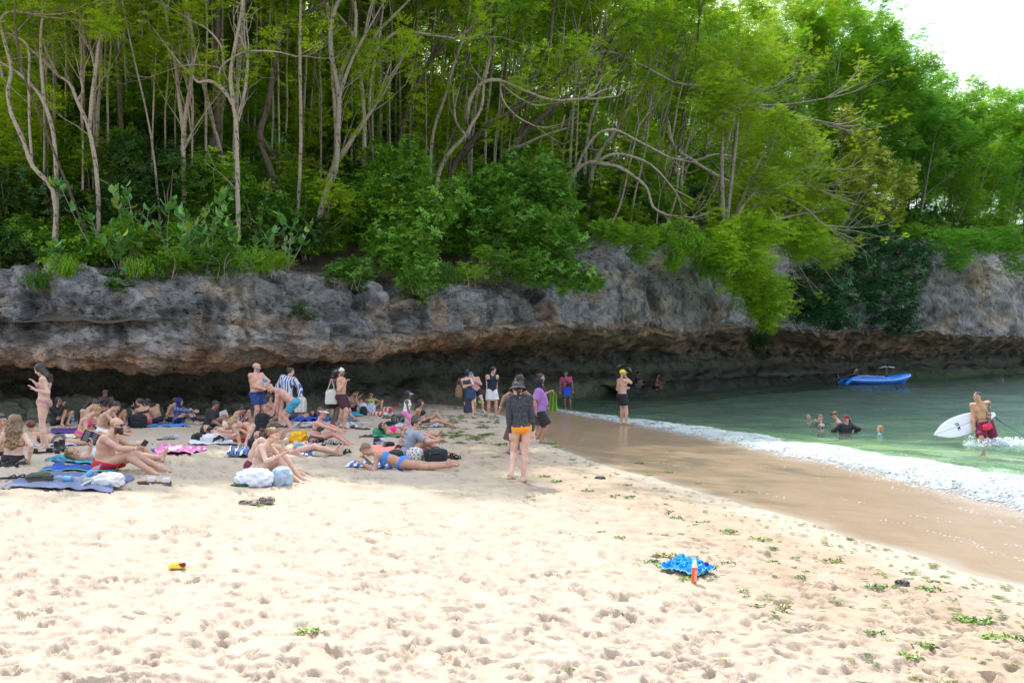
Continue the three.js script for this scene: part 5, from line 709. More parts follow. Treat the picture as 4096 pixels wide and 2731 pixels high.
    if (kind === 'visor') { const g = new THREE.CylinderGeometry(0.090 * k, 0.092 * k, 0.035 * k, 24, 1, true); g.scale(1, 1, 1.12); g.translate(0, 0.05 * k, -0.006); gs.push(g); const b = new THREE.SphereGeometry(1, 18, 8, 0, Math.PI); b.scale(0.095 * k, 0.010 * k, 0.105 * k); b.rotateX(0.2); b.translate(0, 0.042 * k, 0.07 * k); gs.push(b); }
    if (kind === 'udeng') { const g = new THREE.TorusGeometry(0.078 * k, 0.026 * k, 8, 20); g.rotateX(Math.PI / 2); g.scale(1, 1.1, 1.1); g.translate(0, 0.06 * k, -0.005); gs.push(g, dome(0.07, 0.05, 0.065)); const kn = new THREE.ConeGeometry(0.022 * k, 0.06 * k, 6); kn.rotateZ(0.5); kn.translate(0, 0.10 * k, 0.08 * k); gs.push(kn); }
    mesh('hat', gs.map(put), m, t); }
  if (o.glasses) { const gs = [], y = o.glasses === 'up' ? 0.085 : 0.010, z = o.glasses === 'up' ? 0.062 : 0.090; for (const q of [1, -1]) { const g = new THREE.SphereGeometry(1, 12, 8); g.scale(0.027 * hk, 0.019 * hk, 0.007 * hk); g.rotateY(q * 0.18); g.translate(q * 0.033 * hk, y * hk, z * hk); gs.push(g); const a = new THREE.BoxGeometry(0.004, 0.006, 0.085 * hk); a.translate(q * 0.074 * hk, (y + 0.004) * hk, (z - 0.045) * hk); gs.push(a); } const b = new THREE.BoxGeometry(0.05 * hk, 0.006, 0.006); b.translate(0, (y + 0.008) * hk, z * hk); gs.push(b); mesh('sunglasses', gs.map(put), cloth(o.gc ?? [0.012, 0.012, 0.014], { roughness: 0.15 }), t); }
  if (o.tie) { const f = new Field(0.006), b = Cc(0, 0).addScaledVector(S, -0.055 * s).addScaledVector(F, -0.105 * s * bulk); for (const q of [1, -1]) { f.cap(b, b.clone().addScaledVector(L, q * 0.035).add(V(0, -0.01, 0)).addScaledVector(F, -0.012), 0.007, 0.010); f.cap(b, b.clone().addScaledVector(L, q * 0.016).add(V(0, -0.10, 0)).addScaledVector(F, -0.01), 0.006, 0.006); } mesh('tie', f.mesh(0.005), cloth(o.tie), t); }
  if (o.watch) { const w = o.watch[0] === 'l' ? [wl, ell] : [wr, elr], g = new THREE.TorusGeometry(0.030 * limbR, 0.007, 6, 14), q = new THREE.Quaternion().setFromUnitVectors(V(0, 0, 1), w[0].clone().sub(w[1]).normalize()); g.applyQuaternion(q); const c = w[0].clone().lerp(w[1], 0.06); g.translate(c.x, c.y, c.z); mesh('watch', g, cloth(o.watch[1], { roughness: 0.4 }), t); }
  if (o.shoe) { const gs = []; for (const ft of feet) { const f = new Field(0.02); f.cap(ft.heel, ft.toe, 0.036 * s, 0.034 * s); f.cap(ft.heel.clone().addScaledVector(ft.dn, 0.018), ft.toe.clone().addScaledVector(ft.dn, 0.012), 0.03 * s, 0.032 * s); f.cap(ft.heel.clone().addScaledVector(ft.dn, -0.03), ft.ball.clone().addScaledVector(ft.dn, -0.004), 0.036 * s, 0.036 * s); if (o.shoe[1] === 'flip') { f.c.splice(0); f.cap(ft.heel.clone().addScaledVector(ft.dn, 0.028), ft.toe.clone().addScaledVector(ft.dn, 0.022), 0.018, 0.018); f.cap(ft.heel.clone().addScaledVector(ft.dn, 0.028).addScaledVector(L, 0.02), ft.toe.clone().addScaledVector(ft.dn, 0.022).addScaledVector(L, 0.02), 0.018, 0.018); f.cap(ft.ball.clone().addScaledVector(L, 0.04).addScaledVector(ft.dn, 0.01), ft.ball.clone().addScaledVector(ft.dn, -0.026), 0.01, 0.01); f.cap(ft.ball.clone().addScaledVector(L, -0.04).addScaledVector(ft.dn, 0.01), ft.ball.clone().addScaledVector(ft.dn, -0.026), 0.01, 0.01); } childMesh('shoe', f.mesh(0.01), cloth(o.shoe[0]), t); } }
  const w3 = (v) => v.clone().add(org); const info = { t, D, s, org, head: w3(head), wl: w3(wl), wr: w3(wr), ell: w3(ell), elr: w3(elr), shl: w3(shl), shr: w3(shr), P: w3(P), N: w3(N), S, F, L, kl: w3(kl), kr: w3(kr), al: w3(al), ar: w3(ar), dl: wl.clone().sub(ell).normalize(), dr: wr.clone().sub(elr).normalize(), pt: (p) => pt(p).add(org) };
  if (o.id) people[o.id] = info; return info;
}
// ---------------------------------------------------------------- the people on the beach (places read in four sheets of the photograph)
const FLOR = pattern('floral', [[0.42, 0.22, 0.20], [0.55, 0.42, 0.36], [0.12, 0.04, 0.05], [0.10, 0.16, 0.07]], 6), DKFLOR = pattern('floral', [[0.05, 0.05, 0.05], [0.25, 0.23, 0.2], [0.12, 0.1, 0.09], [0.02, 0.02, 0.02]], 6);
const black = [0.014, 0.014, 0.016], sw = (c, c2 = c) => [['bra', 'bikini_top', c], ['bottom', 'bikini_bottom', c2]];
person({ label: 'person with long wavy blonde-tipped hair sitting back to the camera in maroon bikini string', z: 1, at: [150, 1195], s: 1, f: 182, P: [130, 1130], N: [150, 865], H: [150, 760, -0.06], lk: [210, 10], wr: [300, 1140, 0.05], er: [285, 1010, 0.05], wl: [-30, 1140, -0.1], al: [70, 1160, -0.8], ar: [140, 1160, -0.8], kl: [40, 1000, -0.4], kr: [150, 1000, -0.4], tone: 0, hair: 'curly', hc: 'fair', tips: HAIR.blonde, hl_: 0.26, bunUp: 0, wear: [['bra', 'bikini_top', [0.12, 0.015, 0.03]], ['bottom', 'bikini_bottom', black]], tie: [0.12, 0.015, 0.03] });
person({ label: 'dark-haired person cut off by the left edge behind the wavy-haired sitter', z: 1, at: [-20, 1150], m: true, f: 50, P: [-75, 1085, -0.2], N: [-40, 840, -0.2], H: [8, 735, -0.15], lk: [40, 15], al: [60, 1140, -0.5], ar: [0, 1140, -0.3], tone: 1, hair: 'short', hc: 'black', wear: [['shorts', 'shorts', black]] });
person({ id: 'stand', label: 'person standing at left in a floral bikini, head bowed, hands raised before the chest', z: 1, at: [455, 1035], s: 0.99, f: 278, P: [450, 545], N: [470, 280], H: [412, 205], lk: [275, 26], wl: [368, 415, 0.15], el: [480, 465, 0.15], wr: [368, 350, -0.15], er: [380, 460, -0.15], cl: 0.2, cr: 0.4, hl: [-0.75, 0.6, 0.1], al: [490, 1000, 0.06], ar: [442, 998, -0.08], tone: 0, hair: 'long', hc: 'dark', hl_: 0.10, glasses: 'up', wear: sw(FLOR) });
person({ label: 'person lying prone with a reddish bun, propped on the elbows behind the standing bikini figure', z: 1, at: [620, 1000], s: 1, fv: [-0.2, -1, 0], P: [600, 950], N: [372, 868], H: [312, 790], lk: [235, 5], wl: [285, 985, 0.2], el: [350, 950, 0.25], wr: [270, 980, -0.2], er: [330, 960, -0.3], al: [1015, 962, -0.1], ar: [1005, 965, 0.1], kl: [810, 985, 0], kr: [800, 985, 0.1], ft: 'down', tone: 1, hair: 'bun', hc: 'red', bunUp: -0.8, wear: [['bra', 'bikini_top', DKFLOR], ['bottom', 'bikini_bottom', pattern('floral', [[0.06, 0.09, 0.10], [0.3, 0.3, 0.3], [0.02, 0.03, 0.04], [0.1, 0.12, 0.1]], 6)]] });
person({ id: 'reader', label: 'person lying on the back reading a book held above the face, next to ankle boots', z: 1, at: [820, 1160], s: 1.04, fv: [0, 1, 0], P: [1180, 1105, -0.1], N: [862, 1112], H: [748, 1072], hz: [0.3, 1, 0.35], hu: [-1, 0.25, 0], wl: [945, 1010, 0.1], el: [930, 1140, 0.25], wr: [950, 1000, -0.12], er: [900, 1120, -0.3], al: [1740, 1130, 0], ar: [1645, 1150, -0.25], kr: [1470, 935, -0.2], kl: [1450, 1080, 0], ft: 'up', lie: true, tone: 1, hair: 'long', hc: 'fair', hl_: 0.05, wear: sw([0.62, 0.66, 0.74]) });
person({ id: 'redman', label: 'bald bearded person in red shorts and sunglasses sitting with a phone', z: 1, at: [1100, 1268], m: true, s: 1.03, w: 1.1, f: 88, slump: 0.05, P: [1088, 1192], N: [1148, 888], H: [1218, 788], lk: [84, 4], wr: [1428, 1028, 0.15], er: [1230, 1090, 0.28], wl: [1445, 992, -0.2], el: [1330, 1000, -0.35], cr: 0.9, cl: 0.9, kr: [1345, 1088, 0.15], ar: [1552, 1252, 0.15], kl: [1432, 1068, -0.2], al: [1672, 1232, -0.3], tone: 1, hair: 'bald', hc: 'dark', beard: 'dark', fullBeard: true, glasses: 1, wear: [['shorts', 'shorts', [0.50, 0.018, 0.022], { len: 0.6, e: 0.016 }]], watch: ['r', [0.7, 0.7, 0.65]] });
person({ id: 'pink', label: 'short-haired blonde person in a pink bikini sitting bent over a book', z: 1, at: [860, 928], f: 92, slump: 0.08, P: [855, 872], N: [925, 695], H: [1008, 635], lk: [92, 42], wr: [1012, 858, 0.12], er: [902, 848, 0.2], wl: [1000, 845, -0.12], el: [930, 840, -0.3], kr: [1060, 850, 0.1], ar: [1245, 905, 0.1], kl: [1080, 845, -0.15], al: [1260, 900, -0.15], tone: 1, hair: 'short', hc: 'blonde', wear: sw([0.72, 0.06, 0.22]), tie: [0.72, 0.06, 0.22] });
person({ label: 'person with short dark hair and black shorts looking down, behind the bald sitter', z: 1, at: [1060, 890], m: true, f: 92, slump: 0.06, P: [1042, 832], N: [1135, 648], H: [1212, 588], lk: [88, 36], wr: [1310, 842, 0.1], er: [1205, 800, 0.2], wl: [1330, 830, -0.2], kr: [1290, 795, 0.1], ar: [1445, 900, 0.1], kl: [1270, 780, -0.2], al: [1400, 890, -0.3], tone: 1, hair: 'short', hc: 'dark', wear: [['shorts', 'shorts', black, { len: 0.6 }]] });
person({ label: 'bare-backed person with brown hair sitting behind the pink bikini reader', z: 1, at: [905, 855], m: true, f: 70, P: [880, 800], N: [918, 625], H: [998, 560], lk: [60, 40], wr: [1010, 770, 0.1], wl: [1030, 760, -0.1], kr: [1030, 740, 0.1], ar: [1080, 850, 0], kl: [1020, 740, -0.2], al: [1080, 850, -0.3], tone: 1, hair: 'short', hc: 'dark', wear: [['shorts', 'shorts', [0.05, 0.06, 0.1]]] });
person({ label: 'person in black long sleeves and sunglasses, chin in hand, by the rock', z: 1, at: [610, 792], f: 65, P: [590, 748], N: [585, 588], H: [612, 530], lk: [55, 5], wr: [652, 585, 0.1], er: [668, 690, 0.15], wl: [650, 690, -0.1], kr: [732, 690, 0.15], ar: [640, 772, 0.2], kl: [725, 695, -0.15], al: [700, 765, 0.02], tone: 2, hair: 'bob', hc: 'black', glasses: 1, wear: [['long', 'shirt', black, { e: 0.02 }], ['shorts', 'shorts', black, { len: 0.5 }]] });
person({ label: 'person in a purple vest sitting farthest back on the rock', z: 1, at: [1100, 720], m: true, f: 0, P: [1100, 660], N: [1100, 490], H: [1098, 432], lk: [0, 8], wr: [1078, 480, 0.22], er: [1030, 525, 0.1], wl: [1130, 560, 0.2], el: [1170, 540, 0.05], kl: [1140, 640, 0.3], kr: [1060, 640, 0.3], al: [1130, 710, 0.35], ar: [1070, 710, 0.35], tone: 3, hair: 'short', hc: 'black', glasses: 'up', wear: [['tank', 'vest', [0.085, 0.025, 0.17]], ['shorts', 'shorts', black]] });
person({ label: 'person with long dark hair in dark purple, half hidden left of the brown-haired bare back', z: 1, at: [870, 815], f: 130, P: [875, 755], N: [905, 600], H: [945, 545], lk: [110, 20], tone: 2, hair: 'long', hc: 'dark', hl_: 0.3, kr: [960, 700, 0], ar: [970, 800, 0], kl: [960, 700, -0.2], al: [970, 800, -0.3], wr: [950, 740, 0], wl: [950, 740, -0.2], wear: [['tee', 'shirt', [0.06, 0.02, 0.09]], ['pants', 'leggings', black]] });
person({ label: 'black-haired person sitting in front of the purple vest', z: 1, at: [1085, 800], f: 150, P: [1080, 740], N: [1085, 600], H: [1110, 540], lk: [120, 10], tone: 3, hair: 'bob', hc: 'black', kr: [1130, 690, -0.2], ar: [1140, 790, -0.3], kl: [1060, 690, -0.3], al: [1060, 790, -0.4], wr: [1130, 720, -0.1], wl: [1050, 720, -0.2], wear: [['bandeau', 'bikini_top', black], ['shorts', 'shorts', black]] });
person({ label: 'dark-brown-haired person with bent knees, right of the purple vest', z: 1, at: [1200, 815], f: 120, P: [1195, 760], N: [1185, 615], H: [1165, 560], lk: [230, 10], tone: 3, hair: 'long', hc: 'dark', hl_: 0.12, kr: [1275, 670, 0.05], ar: [1290, 790, 0.1], kl: [1275, 690, -0.2], al: [1290, 790, -0.2], wr: [1270, 700, 0.05], wl: [1270, 690, -0.2], wear: [['tank', 'top', [0.05, 0.03, 0.05]], ['shorts', 'shorts', black]] });
person({ id: 'cup', label: 'person in a brown bandeau and orange-red bikini bottom, back to the camera, with a cup', z: 1, at: [1515, 800], f: 222, P: [1518, 748], N: [1480, 600], H: [1450, 545], lk: [255, 5], wl: [1405, 635, 0.1], el: [1402, 720, 0.15], wr: [1450, 720, -0.3], kl: [1430, 720, -0.3], al: [1400, 785, -0.5], kr: [1480, 720, -0.4], ar: [1450, 785, -0.6], tone: 2, hair: 'bun', hc: 'brown', bunUp: -0.4, wear: [['bandeau', 'bikini_top', [0.06, 0.028, 0.022], { h: 0.042 }], ['bottom', 'bikini_bottom', [0.55, 0.07, 0.025]]] });
person({ label: 'long-haired bare-backed person leaning towards the cup holder', z: 1, at: [1630, 780], m: true, f: 235, slump: 0.05, P: [1640, 722], N: [1578, 588], H: [1532, 548], lk: [255, 5], kl: [1560, 690, -0.3], al: [1540, 770, -0.5], kr: [1600, 690, -0.4], ar: [1560, 770, -0.6], wl: [1570, 720, -0.1], wr: [1560, 700, -0.4], tone: 2, hair: 'long', hc: 'black', hl_: 0.02, wear: [['shorts', 'shorts', [0.02, 0.02, 0.035]]] });
person({ label: 'bare-backed person leaning on one arm left of the hooded swimsuit', z: 2, at: [190, 772], m: true, f: 95, slump: 0.06, P: [212, 722], N: [240, 585, -0.1], H: [272, 535, -0.15], lk: [110, 0], wr: [172, 762, 0.1], er: [180, 660, 0.15], wl: [330, 690, -0.2], kr: [320, 660, -0.2], ar: [370, 770, -0.3], kl: [320, 660, -0.4], al: [370, 770, -0.5], tone: 2, hair: 'short', hc: 'dark', wear: [['shorts', 'shorts', black]] });
person({ label: 'person in a navy hooded swimsuit printed with pale leaves, arms on the knees', z: 2, at: [330, 780], f: 82, P: [295, 728], N: [292, 600], H: [306, 545], lk: [78, 4], wr: [462, 642, 0.1], er: [375, 655, 0.2], wl: [462, 640, -0.1], el: [380, 640, -0.25], kr: [402, 662, 0.1], ar: [468, 755, 0.1], kl: [410, 655, -0.1], al: [490, 752, -0.1], tone: 1, wear: [['long', 'swim_tunic', pattern('leafy', [[0.012, 0.022, 0.10], [0.42, 0.45, 0.52]], 3), { e: 0.02, lo: -0.2 }], ['pants', 'leggings', [0.008, 0.014, 0.055]], ['hijab', 'hood', [0.008, 0.018, 0.095]]], hair: 'hijab', hc: 'dark' });
person({ id: 'book19', label: 'person in a black shirt and sunglasses sitting reading a white book', z: 2, at: [660, 832], m: true, f: 80, P: [622, 775], N: [655, 628], H: [684, 572], lk: [82, 18], wr: [745, 790, 0.2], er: [655, 800, 0.25], wl: [765, 770, -0.1], kr: [790, 730, 0.05], ar: [860, 825, 0], kl: [790, 720, -0.2], al: [860, 820, -0.25], tone: 3, hair: 'short', hc: 'black', glasses: 1, wear: [['tee', 'shirt', [0.020, 0.021, 0.024], { e: 0.03, lo: -0.14, len: 0.85 }], ['shorts', 'shorts', [0.02, 0.025, 0.05], { len: 0.9 }]] });
person({ id: 'redbook', label: 'person lying down behind the black shirt, holding a red book', z: 2, at: [760, 800], fv: [0, 1, 0.1], P: [845, 770, -0.3], N: [690, 760, -0.3], H: [640, 745, -0.3], hz: [0.4, 1, 0], hu: [-1, 0.2, 0], wl: [735, 690, -0.25], el: [700, 770, -0.15], wr: [760, 690, -0.4], kl: [900, 690, -0.3], al: [960, 790, -0.3], kr: [900, 690, -0.45], ar: [960, 790, -0.45], ft: 'up', lie: true, tone: 0, hair: 'short', hc: 'brown', wear: sw(black) });
person({ label: 'dark-haired person, sunglasses on the head, leaning forward behind the blonde', z: 2, at: [935, 808], f: 48, slump: 0.05, P: [960, 752, -0.1], N: [905, 672], H: [965, 625, 0.05], lk: [40, 38], wr: [880, 750, 0.15], er: [850, 730, 0.1], wl: [1000, 715, 0.05], kl: [1015, 672, 0.0], al: [1040, 790, 0.05], kr: [900, 740, 0.3], ar: [980, 800, 0.3], tone: 1, hair: 'bun', hc: 'dark', bunUp: 0.6, glasses: 'up', gc: [0.03, 0.05, 0.12], wear: sw(pattern('stripe', [[0.5, 0.5, 0.5], [0.05, 0.05, 0.07]], 5)) });
person({ label: 'bearded person lying on the back with one hand behind the head', z: 2, at: [820, 955], m: true, s: 1.05, fv: [0, 1, 0.15], P: [932, 892], N: [690, 868], H: [585, 830], hz: [0.4, 1, 0.35], hu: [-1, 0.3, 0], wl: [775, 850, 0.08], el: [770, 925, 0.25], wr: [525, 880, 0.0], er: [600, 880, -0.35], al: [1375, 895, -0.2], ar: [1365, 905, 0.0], kl: [1160, 870, -0.2], kr: [1150, 880, 0.0], ft: 'up', tone: 1, hair: 'short', hc: 'dark', beard: 'dark', fullBeard: true, wear: [['shorts', 'shorts', [0.03, 0.035, 0.06], { len: 0.7 }]] });
person({ id: 'redbik', label: 'blonde person in a red bikini sitting bent over a phone, facing the camera', z: 2, at: [955, 992], f: 8, slump: 0.06, P: [955, 935], N: [930, 770, 0.10], H: [862, 768, 0.22], lk: [318, 52], wl: [940, 830, 0.28], el: [1038, 850, 0.15], wr: [838, 862, 0.25], er: [835, 800, 0.12], cl: 0.9, cr: 0.9, kr: [905, 868, 0.4], ar: [938, 985, 0.35], kl: [1050, 855, 0.3], al: [1000, 978, 0.4], tone: 1, hair: 'bun', hc: 'blonde', bunUp: -0.6, wear: sw([0.42, 0.045, 0.02]) });
person({ id: 'bigman', label: 'big bare-chested person in navy leaf-print shorts standing with a water bottle', z: 2, at: [1130, 805], m: true, s: 1.09, w: 1.22, fat: 1.1, f: 58, P: [1112, 448], N: [1105, 245], H: [1112, 182], lk: [88, 2], wr: [1165, 400, 0.22], er: [1035, 405, 0.15], wl: [1190, 388, 0.12], el: [1215, 330, -0.05], cl: 0.9, al: [1172, 775, -0.1], ar: [1095, 778, 0.1], tone: 5, hair: 'bald', hc: 'grey', beard: 'grey', wear: [['shorts', 'shorts', pattern('leafy', [[0.010, 0.022, 0.12], [0.06, 0.12, 0.30]], 2.2), { len: 0.72, e: 0.02, hi: 0.04, flare: 0.03 }]] });
person({ label: 'person in turquoise patterned shorts bending down to the sand', z: 2, at: [1480, 848], m: true, s: 1.04, f: 270, fv: [-0.5, -1, 0.1], P: [1502, 545], N: [1325, 415], H: [1252, 398], hz: [-0.62, -0.75, 0.2], hu: [-0.75, 0.6, 0], fd: [-1, 0, 0.1], wl: [1285, 680, 0.15], el: [1335, 560, 0.2], wr: [1325, 700, -0.25], er: [1345, 580, -0.3], al: [1478, 822, 0.1], ar: [1462, 808, -0.15], kl: [1420, 690, 0.1], kr: [1420, 690, -0.15], tone: 5, hair: 'buzz', hc: 'fair', glasses: 1, watch: ['l', black], wear: [['shorts', 'shorts', pattern('wave', [[0.03, 0.26, 0.40], [0.10, 0.45, 0.50], [0.02, 0.12, 0.30]], 2.5), { len: 0.66, e: 0.018, flare: 0.03 }]] });
person({ id: 'stripeshirt', label: 'person in a blue and white striped shirt standing back to the camera', z: 2, at: [1400, 805], s: 1.04, f: 172, P: [1412, 462], N: [1448, 285], H: [1468, 228], lk: [120, 8], wr: [1568, 480, 0.05], er: [1545, 400, 0.0], wl: [1330, 470, -0.1], el: [1310, 400, 0], al: [1350, 775, -0.05], ar: [1408, 782, 0.02], tone: 0, hair: 'bun', hc: 'brown', bunUp: 0.3, glasses: 1, wear: [['long', 'shirt', pattern('stripe', [[0.60, 0.62, 0.66], [0.07, 0.10, 0.24]], 3.2), { e: 0.035, lo: -0.20 }], ['bottom', 'bikini_bottom', black]] });
person({ label: 'curly-haired person sitting against the rock between the standing figures', z: 2, at: [1270, 745], m: true, f: 95, P: [1230, 690], N: [1235, 550], H: [1242, 500], lk: [85, 10], wr: [1265, 545, 0.15], er: [1225, 620, 0.15], wl: [1290, 600, -0.1], kr: [1290, 620, 0.1], ar: [1370, 735, 0.1], kl: [1290, 610, -0.15], al: [1360, 735, -0.2], tone: 1, hair: 'curly', hc: 'brown', hl_: 0.02, wear: [['shorts', 'shorts', DKFLOR, { len: 0.8 }]] });
person({ label: 'person lying face up by the rock behind the visor wearer', z: 2, at: [1660, 735], m: true, s: 0.95, fv: [0, 1, 0.2], P: [1550, 712, -0.1], N: [1655, 695], H: [1700, 668], hz: [-0.2, 1, 0.5], hu: [1, 0.2, 0], wl: [1580, 705, 0.1], wr: [1580, 700, -0.3], al: [1300, 725, -0.2], ar: [1300, 725, 0.0], kl: [1430, 680, -0.1], kr: [1430, 680, 0], ft: 'up', tone: 2, hair: 'short', hc: 'dark', beard: 'dark', wear: [['shorts', 'shorts', [0.04, 0.04, 0.05]]] });
person({ label: 'person with an auburn bun in a flowered bikini, hand at the nose', z: 2, at: [1150, 1345], f: 80, slump: 0.07, P: [1135, 1265], N: [1215, 985], H: [1288, 890], lk: [72, 8], wr: [1368, 1095, 0.22], er: [1335, 1165, 0.3], wl: [1388, 990, 0.05], el: [1395, 1150, -0.02], cl: 0.9, cr: 0.7, kr: [1385, 1125, 0.15], ar: [1508, 1345, 0.15], kl: [1440, 1095, -0.1], al: [1560, 1328, -0.08], tone: 0, hair: 'bun', hc: [0.25, 0.12, 0.05], bunUp: -0.2, wear: [['bra', 'bikini_top', pattern('floral', [[0.50, 0.40, 0.33], [0.42, 0.10, 0.12], [0.08, 0.10, 0.05], [0.08, 0.06, 0.06]], 5), { band: 0.02 }], ['bottom', 'bikini_bottom', pattern('floral', [[0.50, 0.40, 0.33], [0.42, 0.10, 0.12], [0.08, 0.10, 0.05], [0.08, 0.06, 0.06]], 5)]] });
person({ label: 'pale bare-backed person hugging the knees behind the flowered bikini', z: 2, at: [1110, 1300], m: true, f: 84, slump: 0.1, P: [1085, 1212, -0.3], N: [1215, 935, -0.36], H: [1300, 842, -0.38], lk: [92, 6], wr: [1560, 1092, -0.2], er: [1400, 1050, -0.1], wl: [1575, 1105, -0.45], el: [1420, 1010, -0.6], kr: [1490, 1085, -0.28], ar: [1602, 1298, -0.22], kl: [1510, 1085, -0.55], al: [1650, 1285, -0.55], tone: 0, hair: 'curly', hl_: -0.1, hc: 'brown', wear: [['shorts', 'shorts', [0.16, 0.02, 0.05], { len: 0.6 }]] });
person({ label: 'person in a white sun visor and dark bikini sitting with arms over the knees', z: 3, at: [170, 982], f: 86, slump: 0.05, P: [165, 920], N: [200, 742], H: [226, 662], lk: [80, 4], wr: [412, 850, 0.1], er: [305, 815, 0.18], wl: [420, 838, -0.15], el: [310, 790, -0.25], kr: [368, 868, 0.1], ar: [498, 982, 0.1], kl: [372, 858, -0.12], al: [532, 978, -0.15], tone: 5, hair: 'bun', hc: 'red', bunUp: 0.9, hat: ['visor', [0.62, 0.62, 0.64]], wear: sw(DKFLOR) });
person({ label: 'person lying behind the front pair, teal bottoms and stretched legs showing', z: 2, at: [1560, 1085], fv: [0, 1, 0.2], P: [1545, 1042, -0.1], N: [1310, 1045, -0.15], H: [1225, 1035, -0.2], hz: [0.3, 1, 0], hu: [-1, 0.2, 0], al: [1960, 1066, 0], ar: [1930, 1060, 0.12], kl: [1750, 1030, 0], kr: [1740, 1040, 0.1], wl: [1480, 1060, 0.1], wr: [1470, 1050, -0.4], ft: 'up', tone: 0, lie: true, hair: 'short', hc: 'brown', wear: sw([0.08, 0.22, 0.20]) });
person({ id: 'tote', label: 'curly black-haired person in a short black dress standing with a white tote bag', z: 3, at: [340, 805], s: 0.98, f: 105, P: [338, 482], N: [352, 305], H: [378, 248], lk: [88, 4], wr: [440, 388, 0.12], er: [385, 425, 0.15], wl: [445, 335, -0.18], el: [390, 380, -0.3], ar: [345, 775, 0.08], al: [322, 772, -0.1], tone: 4, hair: 'curly', hc: 'black', hl_: 0.10, wear: [['dress', 'dress', black, { hem: [340, 612], r: 0.19, e: 0.012 }]] });
person({ label: 'bare-chested person in a backwards white cap and maroon shorts', z: 3, at: [455, 818], m: true, s: 1.05, f: 82, P: [432, 480, -0.2], N: [428, 292, -0.2], H: [425, 232, -0.2], lk: [86, 0], wr: [465, 345, 0.0], er: [405, 400, 0.05], wl: [470, 470, -0.35], ar: [458, 792, 0.0], al: [400, 742, -0.4], kr: [470, 640, 0], tone: 1, hair: 'short', hc: 'dark', beard: 'red', hat: ['cap', [0.62, 0.61, 0.6], true], glasses: 1, wear: [['shorts', 'shorts', [0.055, 0.012, 0.022], { len: 0.8, e: 0.02, flare: 0.02 }]] });
person({ label: 'bare-chested black-haired person holding a cloth to the face by the rock wall', z: 3, at: [560, 655], m: true, f: 70, P: [525, 608], N: [532, 500], H: [568, 455], lk: [62, 28], wr: [592, 480, 0.2], er: [592, 555, 0.2], wl: [615, 490, 0.1], kr: [600, 580, 0.2], ar: [640, 650, 0.2], kl: [610, 570, -0.1], al: [650, 650, -0.1], tone: 2, hair: 'short', hc: 'black', wear: [['shorts', 'shorts', [0.12, 0.02, 0.03]]] });
person({ label: 'person in a neon leopard-print swimsuit and sunglasses facing the camera', z: 3, at: [755, 645], f: 8, P: [740, 598], N: [735, 508], H: [737, 468], lk: [0, 0], wl: [800, 578, 0.2], el: [845, 548, 0.05], wr: [690, 550, 0.2], er: [655, 560, 0.05], kl: [845, 590, 0.2], al: [845, 645, 0.3], kr: [700, 610, 0.3], ar: [735, 645, 0.4], tone: 2, hair: 'bun', hc: 'black', bunUp: 0.2, glasses: 1, wear: [['onepiece', 'swimsuit', pattern('floral', [[0.42, 0.62, 0.05], [0.02, 0.02, 0.08], [0.12, 0.05, 0.30], [0.42, 0.62, 0.05]], 5)]] });
person({ label: 'reclining person in sea-green shorts behind the tote carrier, one knee up', z: 3, at: [450, 738], m: true, f: 85, P: [345, 690, -0.1], N: [318, 600, -0.15], H: [325, 552, -0.2], lk: [80, 0], kr: [492, 590, 0.0], ar: [572, 718, 0.0], kl: [440, 640, 0.05], al: [402, 732, 0.15], wr: [300, 720, 0.0], wl: [330, 700, -0.4], tone: 2, hair: 'short', hc: 'dark', wear: [['shorts', 'shorts', [0.05, 0.36, 0.28], { len: 0.7, flare: 0.03 }]] });
person({ label: 'child in a pale blue cap, white sleeveless top and pink trousers standing', z: 3, at: [1118, 838], s: 0.70, hk: 1.28, f: 82, P: [1110, 655], N: [1126, 522], H: [1128, 468], lk: [92, 2], wr: [1158, 715, 0.08], er: [1125, 630, 0.1], wl: [1140, 700, -0.15], ar: [1112, 815, 0.05], al: [1100, 810, -0.08], tone: 4, hair: 'bob', hc: 'black', hat: ['cap', [0.52, 0.62, 0.74], false], glasses: 1, gc: [0.6, 0.6, 0.6], wear: [['tank', 'top', [0.66, 0.66, 0.64], { e: 0.015 }], ['pants', 'trousers', [0.62, 0.18, 0.40], { e: 0.022, len: 0.9 }]] });
person({ label: 'smiling dark-haired person in a black bikini leaning back with knees bent', z: 3, at: [1300, 802], f: 82, P: [1292, 762], N: [1236, 608], H: [1258, 560], lk: [78, 2], wr: [1212, 780, 0.12], er: [1205, 690, 0.15], wl: [1225, 770, -0.25], kr: [1432, 662, 0.08], ar: [1582, 782, 0.08], kl: [1420, 660, -0.12], al: [1522, 780, -0.12], tone: 2, hair: 'long', hc: 'dark', hl_: 0.12, wear: sw(black) });
person({ label: 'person in a hot pink bikini top lying on the back with dark sunglasses', z: 3, at: [980, 908], fv: [-0.2, 1, 0.2], P: [1088, 865], N: [912, 845], H: [868, 800], hz: [0.55, 0.85, 0.35], hu: [-0.9, 0.5, 0], wl: [1042, 835, 0.08], el: [1010, 890, 0.2], wr: [1050, 830, -0.15], er: [1000, 860, -0.35], al: [1462, 888, -0.1], ar: [1445, 890, 0.05], kl: [1290, 845, -0.1], kr: [1280, 850, 0.05], ft: 'up', lie: true, tone: 2, hair: 'short', hc: 'dark', glasses: 1, wear: sw([0.75, 0.02, 0.20], [0.4, 0.12, 0.12]) });
